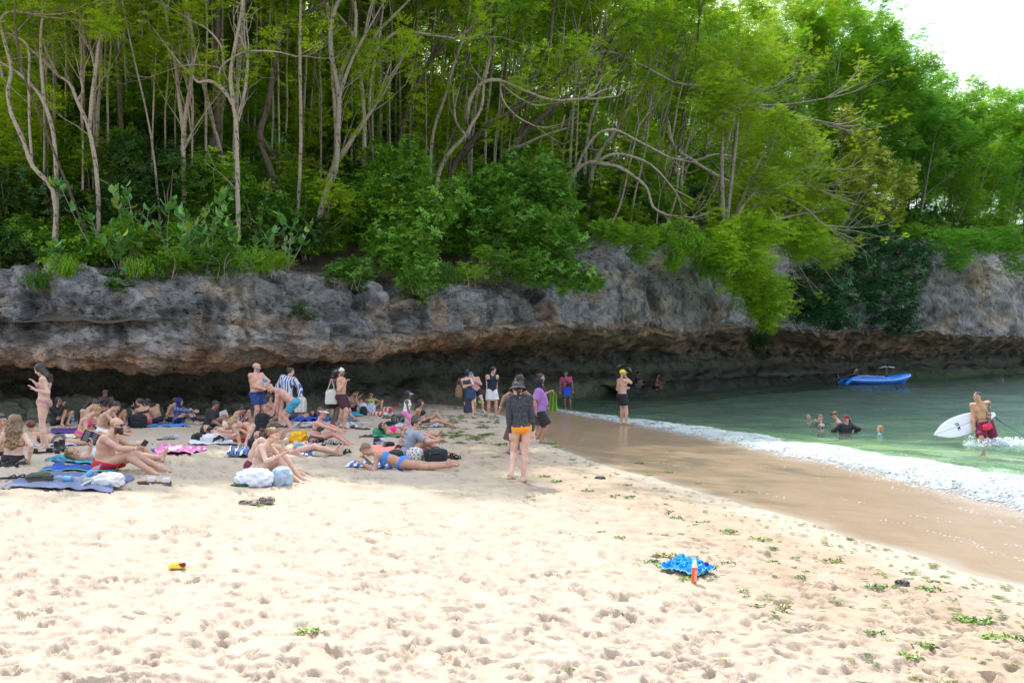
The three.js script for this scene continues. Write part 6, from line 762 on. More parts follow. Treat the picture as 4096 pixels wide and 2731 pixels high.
{ // printed back of the grey shirt
  const cv = document.createElement('canvas'); cv.width = cv.height = 512; const x = cv.getContext('2d'); x.fillStyle = '#9094a0'; x.fillRect(0, 0, 512, 512); x.fillStyle = '#1e2740'; x.font = 'bold 58px sans-serif'; x.textAlign = 'center'; ['MAVERICKS', 'LIFE IS', 'BETTER', 'AND'].forEach((w, i) => x.fillText(w, 256, 150 + i * 92));
  const t = new THREE.CanvasTexture(cv); t.colorSpace = THREE.SRGBColorSpace; const m = std(0xffffff, 0.9, { map: t, bumpMap: clothBump, bumpScale: 0.004 });
  const g = person({ label: 'person in a grey t-shirt with lettering on the back, sitting arms round the knees', z: 3, at: [1160, 1108], m: true, f: 112, slump: 0.08, P: [1142, 1052], N: [1192, 842], H: [1212, 778], lk: [78, 4], wr: [1442, 945, 0.08], er: [1330, 945, 0.2], wl: [1448, 932, -0.2], el: [1350, 900, -0.3], kr: [1385, 972, 0.1], ar: [1482, 1065, 0.1], kl: [1400, 960, -0.2], al: [1510, 1070, -0.2], tone: 1, hair: 'cropped', hc: 'dark', glasses: 1, wear: [['tee', 'shirt', m, { e: 0.022, lo: -0.12, len: 0.75 }], ['shorts', 'shorts', [0.14, 0.018, 0.04], { len: 0.8 }]] });
  const sh = g.t.children.find(c => c.name === 'shirt').geometry, p = sh.attributes.position, u = sh.attributes.uv, P0 = g.P.clone().sub(g.org), N0 = g.N.clone().sub(g.org), H = N0.distanceTo(P0);
  for (let i = 0; i < p.count; i++) { const v = V(p.getX(i), p.getY(i), p.getZ(i)).sub(P0); u.setXY(i, v.dot(g.F) < 0.02 ? 0.5 - v.dot(g.L) / 0.40 : 0.01, v.dot(g.F) < 0.02 ? v.dot(g.S) / H * 0.9 + 0.05 : 0.01); }
}
person({ label: 'bare-backed person with a black tied string top behind the grey t-shirt', z: 3, at: [1090, 1092], f: 75, slump: 0.06, P: [1072, 1035, -0.2], N: [1150, 815, -0.25], H: [1215, 742, -0.35], lk: [80, 4], wr: [1400, 950, -0.3], wl: [1400, 940, -0.6], kr: [1320, 950, -0.3], ar: [1440, 1060, -0.4], kl: [1320, 950, -0.5], al: [1440, 1060, -0.6], tone: 2, hair: 'short', hc: 'brown', wear: sw(black), tie: black });
person({ label: 'person in a bright blue bikini lying prone on a striped towel, propped on the elbows', z: 3, at: [1010, 1248], fv: [-0.2, -1, 0.05], P: [1065, 1182], N: [795, 1090], H: [690, 1042], hz: [-0.55, -0.8, 0.2], hu: [-0.7, 0.6, 0], wl: [648, 1185, 0.25], el: [748, 1228, 0.25], wr: [690, 1140, -0.1], er: [742, 1225, -0.2], al: [1578, 1212, 0.1], ar: [1560, 1190, -0.2], kl: [1325, 1225, 0.1], kr: [1320, 1210, -0.2], ft: 'down', cr: 0.8, tone: 2, hair: 'short', hc: 'fair', wear: [['bandeau', 'bikini_top', [0.055, 0.22, 0.62], { h: 0.055 }], ['bottom', 'bikini_bottom', [0.055, 0.22, 0.62]]], tie: [0.055, 0.22, 0.62] });
// ---- standing and walking by the water
person({ id: 'net', label: 'person in a long dark slate dress with folded arms and a tan net bag', z: 4, at: [330, 708], s: 0.95, f: 25, P: [315, 436], N: [298, 292], H: [308, 238], lk: [140, 2], wl: [300, 372, 0.18], el: [352, 335, 0.05], wr: [335, 368, 0.16], er: [258, 370, 0.05], al: [368, 690, 0.02], ar: [290, 698, 0], tone: 0, hair: 'bob', hc: 'black', shoe: [black, 'flip'], wear: [['dress', 'dress', [0.030, 0.036, 0.058], { hem: [320, 652], r: 0.17, e: 0.012, top: 0.86 }]] });
person({ label: 'person in a lilac cap and dusty pink top with black shorts, looking down', z: 4, at: [440, 650], s: 0.94, f: 15, P: [405, 420], N: [378, 292], H: [356, 262, 0.05], lk: [320, 35], wl: [402, 328, 0.16], el: [445, 355, 0.08], wr: [365, 400, 0.1], al: [472, 625, 0.0], ar: [390, 630, 0], tone: 0, hair: 'pony', hc: 'black', hat: ['cap', [0.38, 0.34, 0.68]], shoe: [[0.6, 0.6, 0.58], 'flip'], wear: [['long', 'top', [0.52, 0.28, 0.25], { e: 0.012 }], ['shorts', 'shorts', black, { len: 0.5 }]] });
person({ label: 'shirtless child crouching in the cave mouth behind the pink top', z: 4, at: [465, 550], s: 0.62, hk: 1.25, m: true, f: 340, P: [462, 490], N: [458, 420], H: [442, 388], lk: [320, 5], wl: [490, 490, 0.1], wr: [440, 480, 0.1], kl: [490, 470, 0.2], al: [485, 540, 0.1], kr: [445, 470, 0.2], ar: [450, 540, 0.1], tone: 4, hair: 'short', hc: 'black', wear: [['shorts', 'shorts', [0.02, 0.10, 0.25]]] });
person({ id: 'tank', label: 'person in a navy sleeveless shirt and white shorts standing, head turned away', z: 4, at: [580, 698], m: true, s: 1.0, f: 22, P: [566, 418], N: [572, 262], H: [582, 208], lk: [118, 2], wr: [528, 445, 0.06], er: [510, 360, 0.02], wl: [615, 430, 0.0], el: [618, 360, -0.05], al: [612, 675, -0.02], ar: [524, 678, 0.02], tone: 1, hair: 'short', hc: 'black', shoe: [[0.32, 0.34, 0.35], 'shoe'], wear: [['tank', 'vest', [0.010, 0.014, 0.032], { e: 0.022, lo: -0.12 }], ['shorts', 'shorts', [0.62, 0.62, 0.58], { len: 0.78, e: 0.02, flare: 0.04 }]] });
person({ label: 'black-haired person in a long brown dress holding an arm out', z: 4, at: [850, 1080], s: 1.0, f: 305, P: [842, 635], N: [852, 400], H: [850, 315, -0.05], lk: [272, 2], wr: [655, 605, -0.05], er: [712, 480, -0.05], wl: [935, 610, 0.05], al: [850, 1042, 0.05], ar: [775, 1040, -0.1], tone: 3, hair: 'long', hc: 'black', hl_: 0.12, glasses: 1, gc: [0.35, 0.1, 0.1], shoe: [[0.5, 0.3, 0.36], 'shoe'], watch: ['r', [0.7, 0.7, 0.7]], wear: [['dress', 'dress', [0.115, 0.055, 0.042], { hem: [800, 945], r: 0.26, e: 0.014, top: 0.84 }]] });
person({ label: 'person walking away in a dark knitted top, orange bikini bottom and bucket hat', z: 4, at: [890, 1388], s: 0.98, f: 180, P: [876, 800], N: [852, 488], H: [836, 408, -0.05], lk: [188, 18], wl: [766, 880, 0.02], el: [728, 690, 0.06], wr: [992, 860, 0.0], er: [1018, 690, 0.06], cl: 0.35, ar: [893, 1345, 0.0], kr: [900, 1080, -0.3], al: [772, 1285, 0.12], kl: [792, 1075, -0.15], tone: 0, hair: 'pony', hc: 'dark', hat: ['bucket', [0.028, 0.030, 0.033]], wear: [['long', 'knit_top', pattern('knit', [[0.030, 0.034, 0.045], [0.10, 0.10, 0.10], [0.012, 0.014, 0.022]], 3), { e: 0.014, lo: -0.005 }], ['bottom', 'bikini_bottom', [0.80, 0.26, 0.008], { hi: 0.03, cut: 0.85 }]] });
person({ label: 'person in a loose mauve t-shirt, black headscarf and black knee-length trousers', z: 4, at: [1085, 975], s: 0.95, w: 1.3, fat: 0.6, f: 82, P: [1062, 625], N: [1066, 420], H: [1066, 345], lk: [86, 2], wr: [1030, 640, 0.2], er: [1028, 530, 0.22], wl: [1080, 640, -0.2], ar: [1082, 942, 0.05], al: [1050, 905, -0.35], tone: 2, hair: 'hijab', hc: 'black', glasses: 1, wear: [['tee', 'tshirt', [0.30, 0.14, 0.36], { e: 0.035, lo: -0.24, len: 0.85 }], ['shorts', 'trousers', black, { len: 0.97, e: 0.03, flare: 0.05 }], ['hijab', 'headscarf', [0.010, 0.012, 0.022], { bib: 1 }]] });
person({ id: 'green', label: 'person with a dark bun behind the mauve t-shirt, holding a green cloth', z: 4, at: [1090, 895], s: 1.0, f: 85, P: [1072, 530], N: [1078, 350], H: [1082, 292], lk: [82, 2], wr: [1150, 445, 0.12], er: [1100, 470, 0.15], wl: [1160, 440, -0.12], ar: [1048, 872, 0.0], al: [1040, 868, -0.2], tone: 2, hair: 'bun', hc: 'dark', bunUp: 0.2, wear: [['tee', 'tshirt', [0.05, 0.03, 0.03]], ['skirt', 'skirt', [0.03, 0.03, 0.04], { hem: [1070, 780], r: 0.2 }]] });
person({ id: 'vendor', label: 'person in a magenta patterned shirt, tied head cloth and blue sash wading at the edge', z: 4, at: [1362, 628], water: true, m: true, s: 0.98, f: 2, P: [1350, 405], N: [1342, 288], H: [1338, 250], lk: [350, 12], wl: [1426, 462, 0.08], el: [1420, 370, 0], wr: [1275, 472, 0.08], er: [1270, 370, 0], al: [1388, 612, 0.0], ar: [1336, 606, 0.02], tone: 4, hair: 'short', hc: 'black', hat: ['udeng', pattern('floral', [[0.10, 0.07, 0.03], [0.35, 0.28, 0.10], [0.03, 0.02, 0.02], [0.2, 0.15, 0.05]], 8)], shoe: [[0.05, 0.05, 0.05], 'flip'], wear: [['tee', 'shirt', pattern('dots', [[0.30, 0.015, 0.075], [0.6, 0.5, 0.5]], 3), { e: 0.022, lo: -0.06, len: 0.8 }], ['shorts', 'shorts', [0.035, 0.055, 0.085], { len: 0.95, e: 0.02, flare: 0.03 }], ['skirt', 'sash', [0.012, 0.05, 0.42], { hem: [1350, 475], r: 0.19, hi: 0.1, e: 0.03 }]] });
person({ label: 'bearded person in a yellow cap and black shorts standing in the wash', z: 4, at: [1958, 785], m: true, s: 1.05, w: 1.12, f: 112, P: [1932, 472], N: [1926, 305], H: [1938, 245], lk: [92, 2], wr: [1972, 288, 0.1], er: [1998, 398, 0.15], wl: [1962, 400, -0.15], ar: [1972, 762, 0.06], al: [1922, 760, -0.1], tone: 1, hair: 'buzz', hc: 'brown', beard: 'brown', fullBeard: true, hat: ['cap', [0.75, 0.48, 0.01]], wear: [['shorts', 'shorts', [0.010, 0.013, 0.020], { len: 0.7, e: 0.018, flare: 0.03 }]] });
person({ label: 'person in a dark t-shirt squatting on the mossy ledge under the cliff', z: 6, at: [398, 392], D: 55.2, m: true, s: 0.95, f: 75, P: [378, 358], N: [388, 290], H: [404, 248], lk: [70, 30], wr: [435, 305, 0.1], wl: [445, 305, -0.1], kr: [440, 318, 0.12], ar: [385, 385, 0.1], kl: [440, 315, -0.15], al: [405, 382, -0.1], tone: 4, hair: 'short', hc: 'black', wear: [['tee', 'shirt', [0.010, 0.014, 0.018]], ['shorts', 'shorts', [0.10, 0.12, 0.14]]] });
person({ label: 'bare-chested person squatting on the mossy ledge with an arm held out', z: 6, at: [600, 415], D: 56, m: true, s: 0.95, f: 80, P: [582, 380], N: [592, 312], H: [606, 268], lk: [80, 2], wr: [672, 345, 0.1], er: [620, 345, 0.1], wl: [640, 370, -0.1], kr: [650, 352, 0.12], ar: [585, 408, 0.1], kl: [645, 350, -0.15], al: [612, 405, -0.1], tone: 4, hair: 'short', hc: 'black', wear: [['shorts', 'shorts', black]] });
// ---- bathers
const bath = { water: true, legs: false };
person({ ...bath, label: 'grey-haired person in sunglasses swimming up to the shoulders, leftmost bather', z: 5, at: [115, 745], f: 330, P: [185, 830], N: [128, 752], H: [96, 708], lk: [345, 5], wl: [190, 770, 0.2], wr: [70, 770, 0.2], tone: 5, hair: 'short', hc: 'grey', glasses: 1, wear: [['onepiece', 'swimsuit', [0.20, 0.03, 0.08]]] });
person({ ...bath, label: 'boy in a dark patterned swim shirt standing chest-deep looking at his hand', z: 5, at: [235, 815], s: 0.74, hk: 1.25, m: true, f: 10, P: [235, 890], N: [230, 762], H: [224, 708], lk: [0, 28], wl: [250, 795, 0.2], wr: [225, 805, 0.25], tone: 0, hair: 'short', hc: 'fair', wear: [['long', 'swim_shirt', pattern('floral', [[0.02, 0.05, 0.07], [0.10, 0.25, 0.20], [0.30, 0.16, 0.05], [0.02, 0.03, 0.05]], 4)]] });
person({ ...bath, label: 'person in a black visor with red hair standing in the water, back half turned', z: 5, at: [410, 780], s: 1.02, w: 1.15, f: 250, P: [440, 895], N: [408, 735], H: [372, 680], lk: [280, 8], wl: [380, 790, 0.1], wr: [400, 800, -0.2], tone: 1, hair: 'bun', hc: [0.28, 0.09, 0.03], bunUp: 0.6, hat: ['visor', black], wear: [['onepiece', 'swimsuit', pattern('floral', [[0.45, 0.42, 0.48], [0.30, 0.04, 0.12], [0.05, 0.10, 0.3], [0.5, 0.3, 0.35]], 4)]] });
person({ ...bath, label: 'person in a maroon cap and black swim shirt, back to the camera in the water', z: 5, at: [490, 850], s: 1.03, w: 1.2, m: true, f: 200, P: [488, 930], N: [490, 775], H: [500, 722], lk: [300, 5], wl: [395, 835, -0.1], el: [420, 800, 0.1], wr: [590, 850, -0.1], tone: 2, hair: 'pony', hc: 'dark', hat: ['cap', [0.20, 0.01, 0.025]], wear: [['long', 'swim_shirt', [0.012, 0.014, 0.02], { e: 0.018 }]] });
person({ ...bath, label: 'blonde child in a turquoise top swimming alone right of the bathers', z: 5, at: [858, 882], s: 0.68, hk: 1.3, f: 250, P: [850, 960], N: [852, 872], H: [852, 826], lk: [260, 2], tone: 0, hair: 'long', hc: [0.30, 0.17, 0.06], hl_: 0.12, wear: [['tee', 'top', [0.10, 0.42, 0.60]]] });
person({ ...bath, label: 'person in a white cap hanging on the far side of the blue boat', z: 5, at: [790, 330], D: 78, m: true, cell: 0.03, hcell: 0.012, f: 0, P: [790, 400], N: [790, 322], H: [790, 298], lk: [0, 5], wl: [858, 308, 0.2], el: [840, 318, 0], wr: [722, 308, 0.2], er: [740, 318, 0], tone: 4, hair: 'short', hc: 'black', hat: ['cap', [0.62, 0.62, 0.6]], wear: [['shorts', 'shorts', black]] });
person({ ...bath, label: 'bearded person seen in profile over the bow of the blue boat', z: 5, at: [1035, 310], D: 80, m: true, cell: 0.03, hcell: 0.012, f: 80, P: [1030, 380], N: [1032, 304], H: [1040, 276], lk: [85, 5], tone: 3, hair: 'short', hc: 'black', beard: 'dark', wear: [['shorts', 'shorts', black]] });
person({ ...bath, label: 'person whose head just shows above the tip of the blue boat', z: 5, at: [1095, 312], D: 81, m: true, cell: 0.03, hcell: 0.012, f: 80, P: [1092, 390], N: [1094, 312], H: [1098, 284], lk: [85, 5], tone: 3, hair: 'buzz', hc: 'black', wear: [['shorts', 'shorts', black]] });
person({ ...bath, label: 'snorkeller with a mask and raised arm, left of the far pair', z: 5, at: [2068, 292], D: 104, cell: 0.03, hcell: 0.012, f: 300, P: [2075, 360], N: [2072, 288], H: [2072, 268], lk: [330, 5], wr: [2035, 280, 0], tone: 1, hair: 'short', hc: 'black', glasses: 1, wear: [['long', 'swim_shirt', [0.3, 0.3, 0.35]]] });
person({ ...bath, label: 'swimmer beside the snorkeller, right of the far pair', z: 5, at: [2120, 292], D: 104, m: true, cell: 0.03, hcell: 0.012, f: 300, P: [2125, 360], N: [2122, 290], H: [2120, 270], lk: [330, 5], tone: 1, hair: 'short', hc: 'black', wear: [['long', 'swim_shirt', [0.5, 0.5, 0.55]]] });
person({ id: 'surfer', label: 'tattooed surfer in maroon shorts running out of the water', z: 5, at: [1935, 1000], water: true, m: true, s: 1.05, w: 1.05, f: 322, P: [1948, 760], N: [1892, 548, 0.05], H: [1868, 488, 0.08], lk: [312, 3], wl: [1992, 818, 0.25], el: [2062, 725, 0.15], wr: [1835, 845, 0.02], er: [1870, 720, -0.15], cl: 0.8, cr: 0.9, kr: [1905, 900, 0.25], ar: [1935, 1075, 0.1], kl: [1985, 930, 0.15], al: [2092, 985, -0.35], tone: [0.50, 0.27, 0.16], hair: 'cropped', hc: 'dark', wear: [['shorts', 'shorts', [0.17, 0.012, 0.045], { len: 0.9, e: 0.022, flare: 0.045 }]],
  paint: (p, c, b) => { const on = (a, d) => { const q = d.clone().sub(a), t = clamp(p.clone().sub(a).dot(q) / q.lengthSq(), 0, 1); return p.distanceTo(a.clone().addScaledVector(q, t)) < 0.075; }; if (on(b.shl.clone().lerp(b.ell, 0.05), b.ell) || on(b.ell, b.wl)) { const n = fbm(p.x * 22, p.y * 22, p.z * 22, 3); if (n > -0.12) return n > 0.22 ? [0.20, 0.09, 0.04] : [0.075, 0.095, 0.085]; } for (const [v, l, k] of [[0.34, 0.085, 0.012], [0.34, -0.085, 0.012], [0.04, 0, 0.014]]) { const d = p.clone().sub(b.P); if (d.dot(b.F) > 0.03 && Math.hypot(d.dot(b.S) - v, d.dot(b.L) - l) < k) return [0.20, 0.085, 0.055]; } return c; } });
// ---------------------------------------------------------------- belongings on the sand
const gp = (z, p, up = 0) => { const [x, y] = zpx(z, p), g = ground(x, y); g.y += up; return g; };
const ppmAt = (z, p) => FPX / -gp(z, p).z / ZK; // sheet points per metre on the ground there
const local = (v, o) => v.clone().sub(o);
function towel(label, z, c, mat, o = {}) { // four corners in the picture, wrinkled
  const q = c.map(p => gp(z, p)), ctr = q.reduce((a, b) => a.add(b), V(0, 0, 0)).multiplyScalar(0.25), t = thing(o.name ?? 'towel', label, o.cat ?? 'towel', [ctr.x, groundY(ctr.x, -ctr.z), ctr.z], 0, o.group), NU = 40, NV = 24, sd = c[0][0] * 0.37 + c[0][1], cr = o.crumple ?? 0.02;
  const f = (i, j, dy) => { const u = i / (NU - 1), v = j / (NV - 1), a = q[0].clone().lerp(q[1], u), b = q[3].clone().lerp(q[2], u), p = a.lerp(b, v); p.x += 0.05 * noise(u * 3 + sd, v * 3, 1) + 0.03 * noise(u * 9, v * 9, sd); p.z += 0.05 * noise(u * 3, v * 3 + sd, 7); const w = 1 - Math.abs(noise(p.x * 3.4 + sd, p.z * 2.2, 4)) * 2, ed = Math.min(u, 1 - u, v, 1 - v); return [p.x - ctr.x, groundY(p.x, -p.z) - t.position.y + 0.030 + dy + cr * Math.max(0, w) * 1.4 + cr * 0.6 * noise(p.x * 9, p.z * 7, sd) + 0.012 * noise(p.x * 2, p.z * 2, 9) - (ed < 0.001 ? 0.018 : 0), p.z - ctr.z, 1, 1, 1, u * (o.ru ?? 1), v * (o.rv ?? 1)]; };
  mesh('cloth', gridGeo(NU, NV, (i, j) => f(i, j, 0)), mat, t);
  if (o.edge) { const T = new Tubes(), P = []; for (let i = 0; i < NU; i += 3) { const a = f(i, 0, 0.004); P.push(V(a[0], a[1], a[2])); } for (let j = 3; j < NV; j += 3) { const a = f(NU - 1, j, 0.004); P.push(V(a[0], a[1], a[2])); } T.tube(P, [0.008, 0.008], 5, 1); mesh('edging', T.geo(), cloth(o.edge), t); }
  return t;
}
function lumpGeo(w, h, d, o = {}) { // soft bag or heap of cloth
  const g0 = mergeVertices((() => { const g = new THREE.IcosahedronGeometry(1, o.det ?? 10); g.deleteAttribute('uv'); g.deleteAttribute('normal'); return g; })()), p = g0.attributes.position, sd = o.seed ?? 1, fold = o.fold ?? 0.12, e = o.sq ?? 0.75, U = [];
  for (let i = 0; i < p.count; i++) { let x = p.getX(i), y = p.getY(i), z = p.getZ(i); const s = (v) => Math.sign(v) * Math.pow(Math.abs(v), e), r = 1 + fold * (1 - Math.abs(noise(x * 2.1 + sd, y * 1.6, z * 2.1)) * 3) + fold * 0.6 * noise(x * 5 + sd, y * 4, z * 5) + fold * 0.35 * (0.5 - Math.abs(noise(x * 9, y * 7 + sd, z * 9))); x = s(x) * r; y = s(y) * r; z = s(z) * r; y = y < 0 ? Math.max(y, -0.62) : y; U.push(x * w * 0.5 + z * d * 0.3, y * h * 0.5); p.setXYZ(i, x * w / 2 * 0.92, (y + 0.62) * h / 1.62, z * d / 2); }
  g0.setAttribute('uv', new THREE.Float32BufferAttribute(U, 2)); g0.computeVertexNormals(); return g0;
}
function lump(name, label, cat, z, r, mat, o = {}) { // r = [x0, y0, x1, y1] in the sheet, resting at y1
  const b = gp(z, [(r[0] + r[2]) / 2, r[3] - (o.inset ?? 6)]), k = FPX / -b.z / ZK, w = (r[2] - r[0]) / k, h = (r[3] - r[1]) / k, d = o.d ?? Math.min(w, 0.5) * 0.8, t = thing(name, label, cat, [b.x, b.y + (o.up ?? 0), b.z - (o.back ?? d * 0.35)], o.turn ?? 0, o.group);
  mesh(o.part ?? 'body', lumpGeo(w, h, d, { seed: r[0] * 0.13 + r[1], ...o }), Array.isArray(mat) ? cloth(mat, o.m ?? {}) : mat, t); (o.more ?? []).forEach(f => f(t, w, h, d)); return t;
}
const strapOf = (c, pts, r = 0.014, name = 'strap') => (t, w, h, d) => { const T = new Tubes(); T.tube(pts.map(p => V(p[0] * w, p[1] * h, p[2] * d)), [r, r], 6, 6); childMesh(name, T.geo(), cloth(c), t); };
function backpack(label, z, r, c, o = {}) {
  const b = gp(z, [(r[0] + r[2]) / 2, r[3] - 5]), k = FPX / -b.z / ZK, w = (r[2] - r[0]) / k, h = (r[3] - r[1]) / k, d = o.d ?? Math.min(w, h) * 0.6, t = thing('backpack', label, 'backpack', [b.x, b.y, b.z - d * 0.4], o.turn ?? 0), m = cloth(c);
  mesh('body', lumpGeo(w, h, d, { seed: r[0], fold: 0.07, sq: 0.5 }), m, t);
  const pk = lumpGeo(w * 0.62, h * 0.42, d * 0.4, { seed: r[1], fold: 0.06, sq: 0.5 }); pk.translate(0, h * 0.08, d * 0.42); mesh('pocket', pk, m, t);
  strapOf(c.map(v => v * 1.6 + 0.006), [[-0.2, 0.95, 0.1], [-0.1, 1.12, 0.05], [0.1, 1.12, 0.05], [0.2, 0.95, 0.1]], 0.012, 'handle')(t, w, h, d);
  strapOf(c.map(v => v * 1.8 + 0.008), [[-0.34, 0.86, 0.3], [-0.2, 0.6, 0.62], [-0.3, 0.15, 0.55]], 0.014)(t, w, h, d); strapOf(c.map(v => v * 1.8 + 0.008), [[-0.36, 0.62, 0.50], [0, 0.70, 0.56], [0.36, 0.62, 0.50]], 0.006, 'zip')(t, w, h, d); return t;
}
const clearPlastic = new THREE.MeshPhysicalMaterial({ color: RGB(0.86, 0.93, 0.98), roughness: 0.06, transmission: 0.88, thickness: 0, side: THREE.DoubleSide });
function bottle(label, a, b, o = {}) { // from base to cap, world points
  const ax = b.clone().sub(a), L = ax.length(), r = o.r ?? L * 0.145, t = thing('bottle', label, 'bottle', [a.x, a.y, a.z]); t.quaternion.setFromUnitVectors(V(0, 1, 0), ax.normalize());
  const pr = [[0, 0], [0.85, 0], [1, 0.03], [1, 0.20], [0.93, 0.24], [1, 0.28], [1, 0.52], [0.92, 0.56], [1, 0.62], [0.98, 0.70], [0.7, 0.82], [0.38, 0.90], [0.36, 0.945]];
  mesh('shell', new THREE.LatheGeometry(pr.map(p => new THREE.Vector2(p[0] * r, p[1] * L)), 20), o.mat ?? clearPlastic, t);
  const cap = new THREE.CylinderGeometry(r * 0.42, r * 0.42, L * 0.07, 14); cap.translate(0, L * 0.965, 0); mesh('cap', cap, cloth(o.cap ?? [0.05, 0.15, 0.5], { roughness: 0.4 }), t);
  if (o.label) { const lb = new THREE.CylinderGeometry(r * 1.015, r * 1.015, L * 0.25, 20, 1, true); lb.translate(0, L * 0.40, 0); mesh('paper_label', lb, Array.isArray(o.label) ? cloth(o.label, { roughness: 0.4 }) : o.label, t); }
  return t;
}
function shoe(label, kind, z, p, ang, c, o = {}) { // one sandal, slide, boot or clog
  const L = o.L ?? 0.26, W = 0.095, b = gp(z, p, 0.016), t = thing(kind === 'boot' ? 'boot' : kind === 'clog' ? 'clog' : kind === 'slide' ? 'slide_sandal' : 'sandal', label, kind === 'boot' ? 'boot' : 'sandal', [b.x, b.y, b.z], ang * Math.PI / 180, o.group), s = new THREE.Shape();
  s.moveTo(-L / 2, 0); s.bezierCurveTo(-L / 2, -W * 0.42, -L * 0.2, -W * 0.36, 0, -W * 0.38); s.bezierCurveTo(L * 0.25, -W * 0.5, L / 2, -W * 0.55, L / 2, 0); s.bezierCurveTo(L / 2, W * 0.5, L * 0.25, W * 0.52, 0, W * 0.40); s.bezierCurveTo(-L * 0.2, W * 0.36, -L / 2, W * 0.42, -L / 2, 0);
  const sole = new THREE.ExtrudeGeometry(s, { depth: 0.018, bevelEnabled: true, bevelSize: 0.004, bevelThickness: 0.004, bevelSegments: 2, curveSegments: 10 }); sole.rotateX(-Math.PI / 2); mesh('sole', sole, cloth(o.sole ?? c), t);
  const T = new Tubes(), band = (x, h, r) => T.tube([V(x, 0.01, -W * 0.48), V(x, 0.022 + h * 0.7, -W * 0.34), V(x + 0.005, 0.024 + h, 0), V(x, 0.022 + h * 0.7, W * 0.34), V(x, 0.01, W * 0.48)], [r, r * 1.1, r], 7, 4);
  if (kind === 'flip') { T.tube([V(L * 0.3, 0.02, 0), V(L * 0.18, 0.05, -W * 0.25), V(-L * 0.1, 0.02, -W * 0.45)], [0.007, 0.008], 6, 4); T.tube([V(L * 0.3, 0.02, 0), V(L * 0.18, 0.05, W * 0.25), V(-L * 0.1, 0.02, W * 0.45)], [0.007, 0.008], 6, 4); }
  if (kind === 'slide') { for (const x of [0.02, 0.045, 0.07, 0.095]) band(x, 0.045, 0.017); }
  if (kind === 'strappy') { band(0.09, 0.035, 0.010); band(0.01, 0.05, 0.010); band(-0.085, 0.075, 0.008); T.tube([V(0.09, 0.055, 0), V(0.05, 0.065, 0.01), V(0.01, 0.07, 0)], [0.008, 0.008], 5, 3); }
  if (T.p.length) mesh('strap', T.geo(), cloth(o.strap ?? c), t);
  if (kind === 'boot' || kind === 'clog') { const f = new Field(0.03); f.cap(V(-0.09, 0.05, 0), V(0.08, 0.042, 0), 0.046, 0.044); if (kind === 'boot') { f.cap(V(-0.075, 0.05, 0), V(-0.08, 0.20, 0), 0.050, 0.056); f.region = (x, y, z) => Math.max(y - 0.21, y > 0.13 ? 0.046 - Math.hypot(x + 0.08, z) : -1); } else f.region = (x, y, z) => Math.max(y - 0.085, y > 0.03 && x < 0.0 ? 0.036 - Math.hypot(x + 0.06, z) : -1); mesh('upper', f.mesh(0.009), cloth(c, { roughness: 0.5 }), t); }
  return t;
}
function pair(label, kind, z, p1, p2, a1, a2, c, o = {}) { const g = label + ', a pair'; shoe(`${label}, the left one of the pair`, kind, z, p1, a1, c, { ...o, group: g }); shoe(`${label}, the right one of the pair`, kind, z, p2, a2, c, { ...o, group: g }); }
const strip = (a, b, n = 8) => { const s = (x) => Math.pow(x, 1 / 2.2), t = dataTex(256, (u, v) => { const c = Math.floor(u * n) % 2 ? a : b; return [s(c[0]), s(c[1]), s(c[2])]; }, true); return std(0xffffff, 0.9, { map: t, bumpMap: clothBump, bumpScale: 0.006 }); };
const printed = (fn) => { const s = (x) => Math.pow(clamp(x, 0, 1), 1 / 2.2), t = dataTex(256, (u, v) => { const c = fn(u, v); return [s(c[0]), s(c[1]), s(c[2])]; }, true); return std(0xffffff, 0.9, { map: t, bumpMap: clothBump, bumpScale: 0.006 }); };
// ---- towels
towel('slate-blue towel spread in front of the left group, nearest the camera', 1, [[-20, 1455], [1150, 1492], [1420, 1350], [480, 1292]], cloth([0.105, 0.125, 0.235]), { crumple: 0.03 });
towel('bright blue towel with thin green edging in front of the red shorts', 1, [[405, 1272], [1160, 1300], [1250, 1248], [560, 1218]], cloth([0.012, 0.055, 0.30]), { edge: [0.1, 0.5, 0.25], crumple: 0.03 });
towel('turquoise patterned cloth under the reclining book reader', 1, [[440, 1168], [980, 1205], [1000, 1120], [580, 1120]], printed((u, v) => tile(u, v, 9, 2) > 0.05 ? [0.02, 0.30, 0.33] : [0.03, 0.10, 0.22]), { crumple: 0.02 });
towel('purple towel behind the standing bikini figure', 1, [[515, 882], [805, 892], [795, 838], [545, 832]], cloth([0.075, 0.018, 0.14]), { crumple: 0.03 });
towel('pale blue towel under the prone sunbather at left', 1, [[340, 1015], [800, 1005], [760, 955], [360, 965]], cloth([0.42, 0.47, 0.58]));
towel('yellow and white printed towel beside the pink bikini', 1, [[640, 928], [820, 925], [800, 895], [660, 895]], printed((u, v) => tile(u, v, 7, 4) > 0.1 ? [0.65, 0.5, 0.05] : [0.6, 0.6, 0.55]));
towel('dark navy cloth under the wavy-haired sitter', 1, [[-20, 1216], [270, 1198], [255, 1150], [0, 1155]], cloth([0.02, 0.03, 0.07]));
towel('pink and white patterned sarong lying alone on the sand', 2, [[15, 1108], [420, 1098], [612, 1048], [130, 1012]], printed((u, v) => { const d = Math.hypot((u - 0.4) * 1.6, v - 0.5); return d < 0.22 ? [0.62, 0.58, 0.60] : tile(u, v, 16, 5) > 0.12 ? [0.62, 0.42, 0.52] : [0.52, 0.10, 0.30]; }), { crumple: 0.04, cat: 'sarong', name: 'sarong' });
towel('white towel under the bearded sunbather', 2, [[400, 996], [985, 1002], [960, 950], [430, 950]], cloth([0.55, 0.55, 0.57]));
